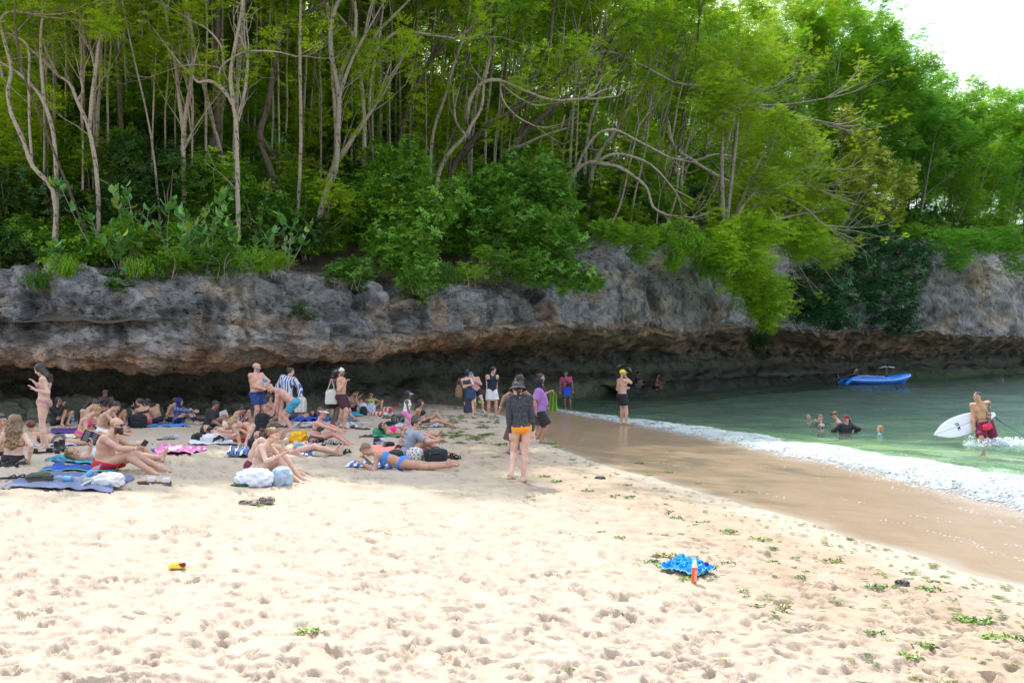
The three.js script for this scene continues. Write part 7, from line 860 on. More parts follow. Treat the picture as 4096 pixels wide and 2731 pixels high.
towel('navy, blue and white striped towel beside the front pair', 2, [[778, 1128], [1030, 1132], [1030, 1036], [848, 1034]], printed((u, v) => [[0.5, 0.5, 0.5], [0.012, 0.03, 0.10], [0.03, 0.10, 0.28], [0.012, 0.03, 0.10]][Math.floor(u * 12) % 4]), { crumple: 0.04 });
towel('bright blue sheet under the back-row couples', 2, [[-260, 815], [400, 800], [360, 765], [-240, 775]], cloth([0.05, 0.20, 0.55]));
towel('red and white patterned beach cloth beside the yellow bag', 2, [[1480, 1002], [1830, 998], [1800, 955], [1500, 955]], printed((u, v) => tile(u, v, 12, 3) > 0.05 ? [0.42, 0.04, 0.07] : [0.6, 0.56, 0.55]));
towel('white and brown striped cloth under the visor wearer and walkers', 3, [[-120, 812], [605, 815], [590, 768], [-60, 760]], printed((u, v) => tile(u, v, 14, 6) > 0.08 ? [0.13, 0.05, 0.04] : [0.58, 0.55, 0.52]));
towel('royal blue towel in a heap by the man lying at the rock', 3, [[-90, 768], [300, 760], [280, 715], [-20, 715]], cloth([0.012, 0.06, 0.33]), { crumple: 0.09 });
towel('green towel under the hot pink bikini top', 3, [[755, 912], [1050, 917], [1045, 878], [770, 880]], cloth([0.05, 0.28, 0.13]));
towel('salmon pink towel behind the blue bikini', 3, [[735, 1072], [1055, 1096], [1050, 1000], [742, 1008]], cloth([0.72, 0.22, 0.18]));
towel('blue and white striped towel under the blue bikini', 3, [[462, 1228], [1365, 1262], [1340, 1205], [520, 1182]], strip([0.03, 0.11, 0.42], [0.6, 0.62, 0.64], 22));
towel('white printed towel under the black bikini', 3, [[1270, 812], [1475, 806], [1440, 772], [1285, 775]], printed((u, v) => tile(u, v, 14, 2) > 0.1 ? [0.10, 0.22, 0.5] : [0.6, 0.6, 0.62]));
towel('small white printed towel beside the patterned bag', 3, [[950, 812], [1085, 816], [1075, 780], [970, 782]], printed((u, v) => tile(u, v, 14, 8) > 0.12 ? [0.2, 0.3, 0.4] : [0.55, 0.57, 0.58]));
towel('striped white towel end under the stretched teal-bottomed legs', 3, [[-50, 1112], [145, 1108], [150, 1062], [0, 1060]], strip([0.03, 0.10, 0.32], [0.58, 0.6, 0.62], 7));
towel('turquoise strip of towel before the cloth-holding sitter', 3, [[470, 690], [660, 694], [650, 655], [480, 655]], cloth([0.04, 0.32, 0.42]));
towel('grey-blue mat under the reclining sea-green shorts', 3, [[360, 748], [610, 748], [600, 708], [380, 708]], cloth([0.12, 0.14, 0.22]));
// ---- left group
backpack('dark green holdall lying beside the black long-sleeved sitter', 1, [505, 700, 712, 796], [0.028, 0.042, 0.032], { d: 0.3 });
backpack('shiny black backpack beside the orange-red bikini bottom', 1, [1322, 682, 1512, 818], [0.012, 0.012, 0.014], { d: 0.3 });
lump('snack_bag', 'green and yellow crisp packet beside the black long-sleeved sitter', 'packet', 1, [672, 592, 742, 700], printed((u, v) => v > 0.5 ? [0.05, 0.32, 0.08] : [0.6, 0.45, 0.03]), { d: 0.1, up: 0.1, m: { roughness: 0.3 } });
lump('cap', 'olive cap lying on the slate-blue towel', 'cap', 1, [240, 1318, 520, 1418], [0.055, 0.055, 0.042], { d: 0.22, up: 0.035, fold: 0.1, part: 'crown', more: [(t, w, h, d) => { const b = new THREE.SphereGeometry(1, 16, 8, 0, Math.PI); b.scale(w * 0.32, 0.012, 0.09); b.translate(-w * 0.12, 0.02, d * 0.42); mesh('brim', b, cloth([0.05, 0.05, 0.04]), t); }] });
lump('tote_bag', 'crumpled white cotton bag on the slate-blue towel', 'bag', 1, [940, 1330, 1250, 1462], [0.62, 0.62, 0.60], { d: 0.3, up: 0.03, fold: 0.16, more: [strapOf([0.55, 0.55, 0.52], [[-0.4, 0.6, 0.2], [-0.62, 0.35, 0.4], [-0.75, 0.12, 0.5]], 0.018)] });
lump('cloth', 'ribbed grey knitted cloth rolled beside the white cotton bag', 'cloth', 1, [845, 1372, 1010, 1446], [0.32, 0.33, 0.30], { d: 0.14, up: 0.03, fold: 0.2 });
bottle('clear water bottle with a blue label lying on the slate-blue towel', gp(1, [838, 1412], 0.075), gp(1, [530, 1388], 0.075), { r: 0.045, label: [0.12, 0.40, 0.62], cap: [0.5, 0.7, 0.85] });
bottle('tilted clear water bottle leaning on the white cotton bag', gp(1, [850, 1398], 0.06), gp(1, [1055, 1385], 0.26), { r: 0.042, label: [0.10, 0.30, 0.60], cap: [0.03, 0.12, 0.5] });
bottle('small pinkish water bottle with a blue cap standing on the sand', gp(1, [1588, 1102]), gp(1, [1588, 1102], 0.22), { r: 0.038, label: [0.05, 0.10, 0.35], cap: [0.02, 0.05, 0.45] });
bottle('clear bottle with a light blue label behind the wavy-haired sitter', gp(1, [328, 1052]), gp(1, [328, 1052], 0.25), { r: 0.045, label: [0.15, 0.42, 0.60], cap: [0.3, 0.5, 0.7] });
bottle('tall clear bottle with blue label beside the crisp packet', gp(1, [757, 760]), gp(1, [757, 760], 0.29), { r: 0.045, label: [0.08, 0.34, 0.50], cap: [0.2, 0.4, 0.6] });
pair('black flip-flop by the olive cap', 'flip', 1, [105, 1355], [200, 1348], 15, 8, [0.018, 0.018, 0.02], { L: 0.28 });
pair('black strappy sandal in front of the wavy-haired sitter', 'strappy', 1, [60, 1225], [120, 1215], 20, 160, [0.03, 0.022, 0.02]);
pair('black slide beside the ankle boots', 'slide', 1, [390, 1085], [475, 1080], 205, 20, [0.013, 0.013, 0.015]);
pair('black leather ankle boot near the book reader', 'boot', 1, [590, 1085], [655, 1062], 300, 310, [0.012, 0.011, 0.011]);
pair('white buckled sandal with cork sole on bare sand', 'slide', 1, [1530, 1395], [1690, 1402], 25, 15, [0.55, 0.53, 0.5], { sole: [0.14, 0.08, 0.045] });
pair('black slide with white stripes on bare sand', 'slide', 2, [130, 945], [190, 938], 20, 25, [0.014, 0.014, 0.016], { strap: pattern('stripe', [[0.55, 0.55, 0.55], [0.014, 0.014, 0.016]], 14) });
lump('cloth', 'small pale rag beside the striped slides', 'cloth', 2, [222, 895, 300, 940], [0.42, 0.45, 0.50], { d: 0.1 });
pair('black trainer beside the navy hooded swimsuit', 'clog', 2, [500, 745], [540, 748], 60, 70, [0.015, 0.015, 0.017]);
lump('bag', 'brown purse on the bright blue sheet', 'bag', 2, [70, 765, 190, 802], [0.10, 0.08, 0.06], { d: 0.15, up: 0.02 });
// ---- middle left group
backpack('square black camera bag at the head of the bearded sunbather', 2, [418, 884, 560, 968], [0.013, 0.014, 0.018], { d: 0.2 });
lump('tote_bag', 'white bag printed with black shapes by the bearded sunbather', 'bag', 2, [512, 888, 742, 992], printed((u, v) => tile(u, v, 5, 2) > 0.22 ? [0.02, 0.02, 0.02] : [0.58, 0.58, 0.58]), { d: 0.3, fold: 0.14 });
{ const b = gp(2, [790, 978]), t = thing('plastic_cup', 'clear plastic cup beside the printed white bag', 'cup', [b.x, b.y, b.z]); mesh('cup', new THREE.LatheGeometry([[0, 0.003], [0.03, 0.003], [0.042, 0.12], [0.045, 0.122]].map(p => new THREE.Vector2(...p)), 18), clearPlastic, t); const l = new THREE.SphereGeometry(0.044, 16, 8, 0, Math.PI * 2, 0, Math.PI / 2); l.scale(1, 0.7, 1); l.translate(0, 0.123, 0); mesh('lid', l, clearPlastic, t); }
lump('handbag', 'small black bag with a long strap behind the front pair', 'bag', 2, [1008, 935, 1092, 1045], black, { d: 0.15, more: [strapOf(black, [[-0.2, 0.9, 0], [0.3, 1.6, 0], [0.55, 2.2, -0.2]], 0.010)] });
backpack('tall black backpack standing in front of the big bare-chested figure', 2, [1084, 672, 1226, 852], [0.014, 0.016, 0.018], { d: 0.26 });
lump('shopping_bag', 'yellow plastic shopping bag on the sand', 'bag', 2, [1445, 872, 1636, 978], printed((u, v) => Math.hypot((u % 1 - 0.55) * 2, v % 1 - 0.4) < 0.22 ? [0.02, 0.25, 0.06] : [0.78, 0.44, 0.01]), { d: 0.3, fold: 0.2, m: { roughness: 0.4 }, more: [strapOf([0.78, 0.44, 0.01], [[0.1, 0.85, 0], [0.2, 1.2, 0.1], [0.36, 1.15, 0.1], [0.42, 0.8, 0]], 0.018, 'handle')] });
lump('clothes', 'white clothes heaped in front of the front pair', 'clothes', 2, [866, 1268, 1262, 1432], [0.62, 0.64, 0.70], { d: 0.45, fold: 0.17, sq: 0.9 });
lump('bag', 'pale blue denim bag leaning beside the white clothes', 'bag', 2, [1252, 1246, 1462, 1430], [0.36, 0.44, 0.52], { d: 0.32, fold: 0.14 });
lump('cap', 'navy cap lying on the white clothes', 'cap', 2, [1050, 1268, 1200, 1392], [0.014, 0.020, 0.055], { d: 0.2, back: -0.16, up: 0.07, fold: 0.08, part: 'crown', more: [(t, w, h, d) => { const b = new THREE.SphereGeometry(1, 16, 8, 0, Math.PI); b.scale(w * 0.42, 0.012, 0.085); b.rotateX(0.5); b.translate(w * 0.1, h * 0.18, d * 0.45); mesh('brim', b, cloth([0.012, 0.017, 0.045]), t); }] });
lump('cloth', 'brown printed cloth end under the white clothes', 'cloth', 2, [864, 1362, 1000, 1416], printed((u, v) => tile(u, v, 6, 2) > 0.1 ? [0.45, 0.4, 0.36] : [0.08, 0.04, 0.03]), { d: 0.2 });
lump('leaf_heap', 'few green leaves on the sand beneath the white clothes', 'leaves', 2, [845, 1410, 1010, 1436], [0.02, 0.09, 0.035], { d: 0.15, fold: 0.3 });
pair('black flip-flop by the bending figure', 'flip', 2, [1400, 800], [1440, 808], 10, 170, [0.015, 0.015, 0.017]);
bottle('blue water bottle by the curly-haired sitter', gp(2, [1380, 742]), gp(2, [1380, 742], 0.3), { r: 0.042, mat: new THREE.MeshPhysicalMaterial({ color: RGB(0.25, 0.55, 0.85), roughness: 0.1, transmission: 0.7, thickness: 0, side: THREE.DoubleSide }), cap: [0.05, 0.2, 0.6] });
{ const p = people.bigman, a = p.wr.clone().lerp(p.wl, 0.5).add(V(0.08, 0.02, 0.02)); bottle('clear upturned water bottle held by the big bare-chested figure', a.clone().add(V(0, 0.29, 0)), a, { r: 0.045, label: [0.08, 0.22, 0.45], cap: [0.05, 0.2, 0.5] }); }
function bagOn(label, pt, w, h, mat, o = {}) { // a bag hanging from a hand or shoulder at a world point
  const t = thing(o.name ?? 'tote_bag', label, 'bag', [pt.x, pt.y, pt.z], o.turn ?? 0), g = lumpGeo(w, h, o.d ?? 0.14, { seed: w * 9, fold: o.fold ?? 0.09, sq: o.sq ?? 0.55 }); g.translate(0, -(o.drop ?? 0.3) - h, 0); mesh('body', g, mat, t);
  for (const s of [-1, 1]) { const T = new Tubes(); T.tube([V(-w * 0.3, -(o.drop ?? 0.3) - h * 0.06, s * 0.04), V(-w * 0.12, -(o.drop ?? 0.3) * 0.4, s * 0.03), V(0, 0.01, s * 0.02), V(w * 0.12, -(o.drop ?? 0.3) * 0.4, s * 0.03), V(w * 0.3, -(o.drop ?? 0.3) - h * 0.06, s * 0.04)], [0.011, 0.011], 5, 4); childMesh('strap', T.geo(), o.strapMat ?? mat, t); } return t;
}
bagOn('cream and white striped beach bag hanging from the striped shirt’s arm', people.stripeshirt.wr.clone().add(V(0.02, 0.02, 0.05)), 0.36, 0.42, strip([0.5, 0.47, 0.40], [0.6, 0.6, 0.58], 18), { drop: 0.06 });
bagOn('white cotton tote hanging from the shoulder of the black dress', people.tote.shr.clone().add(V(-0.06, 0.05, 0.10)), 0.36, 0.40, cloth([0.60, 0.58, 0.53]), { drop: 0.30, d: 0.12, strapMat: cloth([0.55, 0.50, 0.40]) });
bagOn('tan crocheted net bag on the shoulder of the slate dress', people.net.shr.clone().add(V(-0.10, 0.05, 0.06)), 0.24, 0.40, printed((u, v) => (Math.sin(u * 150) * Math.sin(v * 150 + u * 40) > 0.1 ? [0.33, 0.20, 0.09] : [0.16, 0.09, 0.04])), { name: 'net_bag', drop: 0.22, d: 0.2, sq: 1.0, fold: 0.14 });
bagOn('navy patterned cloth bag hanging before the pink top', people.net.pt([345, 385, 0.12]), 0.34, 0.34, printed((u, v) => (Math.floor(u * 40) + Math.floor(v * 40)) % 2 ? [0.05, 0.10, 0.22] : [0.008, 0.012, 0.03]), { drop: 0.06, d: 0.12 });
function flat(name, label, cat, at, size, quat, mat, parts) { const t = thing(name, label, cat, [at.x, at.y, at.z]); if (quat) t.quaternion.copy(quat); const g = new RoundedBoxGeometry(size[0], size[1], size[2], 3, Math.min(...size) * 0.35); mesh('body', g, mat, t); if (parts) parts(t); return t; }
const qd = (x, y, z) => new THREE.Quaternion().setFromEuler(new THREE.Euler(x, y, z));
{ const p = people.redman, a = p.wr.clone().addScaledVector(p.dr, 0.10).lerp(p.wl.clone().addScaledVector(p.dl, 0.10), 0.45); flat('phone', 'black phone held by the bald sitter in red shorts', 'phone', a.add(V(0.02, 0.03, 0.03)), [0.08, 0.16, 0.010], qd(0.1, 0.5, -0.7), cloth([0.012, 0.012, 0.015], { roughness: 0.25 }), (t) => { const l = new THREE.CylinderGeometry(0.011, 0.011, 0.004, 12); l.rotateX(Math.PI / 2); l.translate(-0.02, 0.05, 0.007); mesh('camera_lens', l, cloth([0.03, 0.03, 0.035], { roughness: 0.1 }), t); }); }
{ const p = people.redbik; flat('phone', 'pink phone in the lap of the red bikini', 'phone', p.wl.clone().lerp(p.wr, 0.4).add(V(0, -0.06, 0.08)), [0.15, 0.012, 0.08], qd(0.6, 0.3, 0.25), cloth([0.55, 0.28, 0.30], { roughness: 0.3 })); }
function book(label, at, quat, cover, o = {}) { const t = thing('book', label, 'book', [at.x, at.y, at.z]); t.quaternion.copy(quat); const w = o.w ?? 0.13, h = o.h ?? 0.20, op = o.open ?? 0.5; for (const s of [-1, 1]) { const g = new THREE.BoxGeometry(w, h, 0.016); g.translate(s * w / 2, 0, 0.012); g.rotateY(-s * op); childMesh('pages', g, cloth([0.62, 0.60, 0.54]), t); const c = new THREE.BoxGeometry(w + 0.006, h + 0.008, 0.004); c.translate(s * (w / 2 + 0.002), 0, 0); c.rotateY(-s * op); childMesh('cover', c, Array.isArray(cover) ? cloth(cover, { roughness: 0.4 }) : cover, t); } return t; }
{ const p = people.reader; book('black-covered paperback held up by the reclining reader', p.wl.clone().lerp(p.wr, 0.5).add(V(0.0, 0.16, 0.03)), qd(-0.25, Math.PI + 0.55, 0.3), printed((u, v) => Math.sin(v * 40) > 0.5 && Math.abs(u - 0.5) < 0.3 ? [0.3, 0.3, 0.3] : [0.015, 0.012, 0.02]), { open: 0.35 }); }
{ const p = people.pink; book('open white book in the lap of the pink bikini', p.wr.clone().lerp(p.wl, 0.4).add(V(0.12, 0.0, 0.02)), qd(-1.0, 0.4, 0), [0.55, 0.55, 0.5], { open: 0.2, h: 0.16 }); }
{ const p = people.redbook; book('red-covered book held upright behind the black shirt', p.wl.clone().add(V(0.10, 0.06, 0.1)), qd(0, 0.5, 0.35), printed((u, v) => v > 0.6 && u > 0.2 && u < 0.8 ? [0.6, 0.5, 0.48] : [0.33, 0.012, 0.03]), { open: 0.3 }); }
{ const p = people.book19; book('open white book held by the person in the black shirt', p.wr.clone().add(V(0.14, 0.02, 0.02)), qd(-0.7, 0.6, 0), [0.6, 0.6, 0.56], { open: 0.25, h: 0.17 }); }
{ const p = people.cup, a = p.wl.clone().addScaledVector(p.dl, 0.09), t = thing('drink_cup', 'dark takeaway drink cup held by the brown bandeau wearer', 'cup', [a.x, a.y - 0.04, a.z + 0.02]); mesh('cup', new THREE.LatheGeometry([[0, 0], [0.032, 0], [0.044, 0.11]].map(q => new THREE.Vector2(...q)), 16), cloth([0.03, 0.02, 0.018], { roughness: 0.3 }), t); const l = new THREE.CylinderGeometry(0.046, 0.046, 0.014, 16); l.translate(0, 0.117, 0); mesh('lid', l, cloth([0.4, 0.4, 0.4]), t); const st = new THREE.CylinderGeometry(0.004, 0.004, 0.12, 6); st.rotateZ(0.3); st.translate(0.02, 0.17, 0); mesh('straw', st, cloth([0.6, 0.6, 0.5]), t); }
// ---- middle right group
pair('black sandal beside the visor wearer', 'strappy', 3, [130, 992], [205, 990], 20, 30, [0.014, 0.014, 0.015]);
pair('black and white sports sandal before the visor wearer', 'strappy', 3, [310, 985], [372, 992], 60, 20, [0.02, 0.02, 0.022], { strap: [0.45, 0.45, 0.45] });
pair('white clog with round holes near the blue bikini', 'clog', 3, [320, 1092], [375, 1098], 10, 15, [0.60, 0.60, 0.58]);
pair('black strappy sandal next to the white clogs', 'strappy', 3, [415, 1088], [470, 1080], 15, 25, [0.013, 0.013, 0.014]);
pair('thin dark flip-flop behind the hot pink bikini top', 'flip', 3, [622, 832], [685, 836], 160, 20, [0.03, 0.025, 0.022]);
pair('white strappy sandal lying on its side near the child', 'flip', 3, [630, 772], [690, 774], 10, 20, [0.55, 0.55, 0.56]);
pair('dark green flip-flop left of the green towel', 'flip', 3, [670, 912], [730, 908], 10, 15, [0.03, 0.035, 0.03]);
pair('brown leather sandal near the patterned bag', 'strappy', 3, [900, 715], [945, 716], 15, 10, [0.10, 0.05, 0.03]);
pair('black sandal right of the black backpack', 'strappy', 3, [1580, 1125], [1625, 1140], 60, 330, [0.02, 0.012, 0.010]);
lump('clothes', 'maroon cloth by the rock wall', 'clothes', 3, [522, 586, 604, 662], [0.10, 0.015, 0.025], { d: 0.3 });
lump('clothes', 'white and pale blue clothes heap by the rock wall', 'clothes', 3, [590, 566, 692, 664], [0.52, 0.55, 0.62], { d: 0.35, fold: 0.2 });
lump('bag', 'black sports bag with a small white mark by the rock wall', 'bag', 3, [628, 596, 704, 686], [0.012, 0.012, 0.014], { d: 0.2, back: -0.1 });
lump('clothes', 'white shirt draped over the right end of the heap', 'clothes', 3, [690, 568, 778, 660], [0.50, 0.52, 0.62], { d: 0.3, fold: 0.2 });
for (const [r, w] of [[[728, 650, 912, 690], 'front'], [[838, 600, 960, 656], 'rear']]) lump('inflatable_cushion', `red and white striped inflatable cushion, the ${w} one`, 'inflatable', 3, r, strip([0.52, 0.035, 0.02], [0.6, 0.55, 0.52], 14), { d: 0.4, fold: 0.03, sq: 0.6, m: { roughness: 0.3 } });
{ const b = gp(3, [1018, 582]), t = thing('toy', 'small red and green plastic toy by the cave', 'toy', [b.x, b.y, b.z]); const a = lumpGeo(0.22, 0.08, 0.08, { fold: 0.05 }), c = lumpGeo(0.12, 0.1, 0.07, { fold: 0.05 }); a.translate(-0.06, 0, 0); c.translate(0.1, 0, 0); mesh('barrel', a, cloth([0.5, 0.03, 0.05]), t); mesh('tank', c, cloth([0.05, 0.45, 0.15]), t); }
lump('beach_bag', 'black bag with pink and green flower print', 'bag', 3, [948, 678, 1088, 772], pattern('floral', [[0.02, 0.03, 0.03], [0.5, 0.15, 0.25], [0.2, 0.45, 0.3], [0.5, 0.5, 0.45]], 3).map ? std(0xffffff, 0.9, { map: pattern('floral', [[0.02, 0.03, 0.03], [0.5, 0.15, 0.25], [0.2, 0.45, 0.3], [0.5, 0.5, 0.45]], 3).map }) : black, { d: 0.25, more: [strapOf([0.5, 0.5, 0.45], [[-0.4, 0.8, 0], [-0.45, 1.2, 0], [-0.3, 0.9, 0.1]], 0.012)] });
lump('bag', 'soft black bag behind the hot pink bikini top', 'bag', 3, [880, 752, 1002, 804], [0.012, 0.013, 0.017], { d: 0.25 });
lump('pillow', 'green roll used as a pillow under the dark sunglasses', 'pillow', 3, [750, 812, 905, 906], [0.045, 0.30, 0.16], { d: 0.3, fold: 0.08, more: [(t, w, h, d) => { const g = lumpGeo(w * 0.62, h * 0.5, d * 0.9, { fold: 0.25, seed: 3 }); g.translate(w * 0.16, h * 0.72, 0.02); mesh('towel_roll', g, cloth([0.36, 0.38, 0.42]), t); }] });
lump('cap', 'navy cap on the salmon towel', 'cap', 3, [760, 940, 836, 1008], [0.02, 0.025, 0.05], { d: 0.2, up: 0.03 });
lump('cloth', 'pale grey cloth on the salmon towel', 'cloth', 3, [824, 948, 888, 1002], [0.45, 0.5, 0.55], { d: 0.2, up: 0.03, fold: 0.2 });
lump('cloth', 'black cloth on the salmon towel', 'cloth', 3, [868, 985, 978, 1036], [0.012, 0.012, 0.015], { d: 0.2, up: 0.03, fold: 0.2 });
bottle('large clear bottle lying on the salmon towel', gp(3, [905, 1030], 0.075), gp(3, [785, 1005], 0.08), { r: 0.05, cap: [0.05, 0.2, 0.6] });
lump('bag', 'dark grey mesh bag behind the hip of the blue bikini', 'bag', 3, [912, 1056, 1074, 1140], [0.03, 0.033, 0.038], { d: 0.25 });
lump('sun_hat', 'white crocheted sun hat behind the blue bikini', 'hat', 3, [1104, 1034, 1282, 1160], printed((u, v) => Math.sin(u * 80) * Math.sin(v * 80) > 0.35 ? [0.12, 0.11, 0.10] : [0.60, 0.57, 0.52]), { d: 0.3, fold: 0.12 });
lump('cloth', 'pink flowered cloth beside the white crocheted hat', 'cloth', 3, [1252, 1048, 1344, 1128], printed((u, v) => tile(u, v, 9, 3) > 0.1 ? [0.06, 0.03, 0.04] : [0.45, 0.2, 0.24]), { d: 0.25, fold: 0.2 });
backpack('wide black backpack lying beside the grey t-shirt', 3, [1288, 1044, 1542, 1168], [0.014, 0.018, 0.020], { d: 0.3 });
bottle('red-labelled cola bottle by the grey t-shirt', gp(3, [1455, 1075]), gp(3, [1455, 1075], 0.20), { r: 0.032, label: [0.5, 0.02, 0.02], cap: [0.4, 0.02, 0.02] });
bottle('small clear bottle with a pale blue cap by the grey t-shirt', gp(3, [1490, 1080]), gp(3, [1490, 1080], 0.21), { r: 0.036, label: [0.35, 0.5, 0.65], cap: [0.25, 0.5, 0.7] });
{ const p = people.tank, a = p.wr.clone().addScaledVector(p.dr, 0.09); flat('phone', 'dark phone held low by the person in white shorts', 'phone', a.add(V(0.03, 0.0, 0.03)), [0.075, 0.15, 0.01], qd(0.3, 0.3, 0.4), cloth([0.012, 0.012, 0.015], { roughness: 0.25 })); }
{ const p = people.green, a = p.wr.clone().lerp(p.wl, 0.4).add(V(0.14, 0.02, 0)), t = thing('green_cloth', 'bright green cloth hanging from the hands behind the mauve t-shirt', 'cloth', [a.x, a.y, a.z]); mesh('cloth', gridGeo(18, 26, (i, j) => { const u = i / 17, v = j / 25; return [(u - 0.5) * 0.24 * (0.7 + 0.3 * v), -v * 0.52, 0.05 * Math.sin(u * 14 + v * 2) + 0.02 * noise(u * 4, v * 4)]; }), cloth([0.16, 0.30, 0.03]), t); }
{ const p = people.vendor, b = p.P.clone().lerp(p.N, 0.35), t = thing('waist_bag', 'black waist bag with a strap across the magenta shirt', 'bag', [b.x, b.y, b.z]), g = lumpGeo(0.24, 0.13, 0.1, { fold: 0.05, sq: 0.5 }); g.translate(0.10, -0.05, 0.17); mesh('pouch', g, cloth(black), t); const T = new Tubes(); T.tube([V(0.16, 0.04, 0.16), V(0, 0.16, 0.165), V(-0.13, 0.34, 0.06)], [0.016, 0.016], 6, 5); mesh('strap', T.geo(), cloth(black), t); }
{ const b = atD(...zpx(4, [446, 500]), -people.net.org.z + 5), t = thing('float_toy', 'lime green and blue swim float by the crouching child', 'float', [b.x, b.y - 0.2, b.z]); mesh('float', lumpGeo(0.16, 0.42, 0.14, { fold: 0.04, sq: 0.6 }), cloth([0.25, 0.55, 0.05], { roughness: 0.4 }), t); const g = lumpGeo(0.18, 0.12, 0.16, { fold: 0.04 }); g.translate(0, 0.12, 0.01); mesh('band', g, cloth([0.02, 0.12, 0.45], { roughness: 0.4 }), t); }
// ---- nearest the camera on the right
{ const a = ground(2776, 2336), t = thing('sunscreen_bottle', 'orange sunscreen bottle with a white cap standing on the sand', 'bottle', [a.x, a.y + 0.01, a.z]), L = 0.205, r = 0.026; t.rotation.z = -0.06;
  const s = (x) => Math.pow(x, 1 / 2.2), tx = dataTex(256, (u, v) => { const fr = (u + 0.02) % 1; let c = [0.80, 0.085, 0.012]; if (fr > 0.0 && fr < 0.25 && v > 0.52 && v < 0.78) c = [0.72, 0.32, 0.25]; if (fr < 0.2 && v > 0.24 && v < 0.31) c = [0.75, 0.5, 0.42]; if (fr > 0.2 && fr < 0.28 && v > 0.22 && v < 0.44) c = Math.sin(v * 260) > 0 ? [0.7, 0.6, 0.55] : [0.2, 0.05, 0.04]; return c.map(s); }, true);
  mesh('shell', new THREE.LatheGeometry([[0, 0], [0.9, 0], [1, 0.03], [1, 0.60], [0.99, 0.70]].map(p => new THREE.Vector2(p[0] * r, p[1] * L)), 24), std(0xffffff, 0.3, { map: tx }), t); mesh('shoulder', new THREE.LatheGeometry([[0.995, 0.70], [0.96, 0.76], [0.7, 0.88]].map(p => new THREE.Vector2(p[0] * r, p[1] * L)), 24), std(RGB(0.7, 0.7, 0.7), 0.3), t); mesh('cap', new THREE.LatheGeometry([[0.62, 0.88], [0.55, 0.92], [0.55, 0.995], [0.3, 1.0], [0, 1.0]].map(p => new THREE.Vector2(p[0] * r, p[1] * L)), 20), std(RGB(0.75, 0.75, 0.75), 0.3), t); }
{ const q = [ground(2642, 2292), ground(2780, 2316), ground(2868, 2298), ground(2720, 2238)], c = q.reduce((a, b) => a.add(b), V(0, 0, 0)).multiplyScalar(0.25), t = thing('towel', 'crumpled bright blue towel with lime edging on the open sand', 'towel', [c.x, groundY(c.x, -c.z), c.z]), NU = 70, NV = 50;
  const f = (u, v) => { const a = q[0].clone().lerp(q[1], u), b = q[3].clone().lerp(q[2], u), p = a.lerp(b, v), w = 1 - 2 * Math.abs(noise(p.x * 9, p.z * 8, 3)), w2 = 1 - 2 * Math.abs(noise(p.x * 21 + 4, p.z * 17, 8)), ed = smooth(0, 0.18, Math.min(u, 1 - u, v, 1 - v)); p.x += 0.05 * noise(u * 5, v * 5, 2); p.z += 0.06 * noise(u * 5, v * 5, 6); return [p.x - c.x, 0.022 + (0.050 * Math.max(0, w) * Math.max(0, w2 + 0.4) + 0.026 * Math.max(0, w2)) * (0.7 + 0.3 * ed), p.z - c.z]; };
  mesh('cloth', gridGeo(NU, NV, (i, j) => [...f(i / (NU - 1), j / (NV - 1)), 1, 1, 1, i / 20, j / 20]), std(0xffffff, 0.9, { map: dataTex(128, (u, v) => tile(u, v, 5, 4) > 0.18 ? [0.30, 0.82, 0.90] : [0.06, 0.50, 0.90], true), bumpMap: clothBump, bumpScale: 0.004 }), t);
  const T = new Tubes(); for (const [a, b] of [[[0, 0], [1, 0]], [[0, 0], [0, 1]], [[1, 0], [1, 1]]]) { const P = []; for (let k = 0; k <= 24; k++) { const e = f(lerp(a[0], b[0], k / 24), lerp(a[1], b[1], k / 24)); P.push(V(e[0], e[1] + 0.002, e[2])); } T.tube(P, [0.0035, 0.0035], 5, 2); } mesh('edging', T.geo(), cloth([0.30, 0.65, 0.10]), t);
  const g = thing('sunglasses', 'dark blue sunglasses lying on the crumpled blue towel', 'sunglasses', [c.x + 0.17, c.y + 0.09, c.z + 0.16]); g.position.copy(ground(2812, 2290)).add(V(0, 0.075, -0.02)); for (const s of [-1, 1]) { const l = new THREE.SphereGeometry(1, 14, 10); l.scale(0.030, 0.023, 0.006); l.translate(s * 0.035, 0, 0); childMesh('lens', l, cloth([0.02, 0.04, 0.12], { roughness: 0.08 }), g); } const br = new THREE.BoxGeometry(0.03, 0.006, 0.006); br.translate(0, 0.01, 0); mesh('bridge', br, cloth([0.02, 0.03, 0.09]), g);
  const st = thing('swim_goggles', 'teal strapped goggles in the folds of the crumpled blue towel', 'goggles', [c.x - 0.02, c.y + 0.075, c.z - 0.05]); const to = new THREE.TorusGeometry(0.055, 0.009, 8, 24); to.rotateX(1.3); to.scale(1.3, 1, 1); mesh('strap', to, cloth([0.01, 0.30, 0.30]), st); const gl = new THREE.SphereGeometry(0.028, 12, 8); gl.scale(1.2, 0.9, 0.6); gl.translate(-0.05, 0.0, -0.05); mesh('lens', gl, cloth([0.02, 0.03, 0.05], { roughness: 0.1 }), st); }
{ const a = ground(703, 2277), t = thing('wrapper', 'crumpled yellow snack wrapper alone on the open sand', 'litter', [a.x, a.y + 0.005, a.z - 0.03]); mesh('foil', lumpGeo(0.155, 0.055, 0.07, { fold: 0.22, seed: 4 }), std(0xffffff, 0.35, { map: dataTex(128, (u, v) => tile(u, v, 4, 2) > 0.3 ? [0.2, 0.6, 0.35] : tile(u, v, 5, 7) > 0.4 ? [0.5, 0.1, 0.15] : [0.93, 0.80, 0.25], true) }), t); }
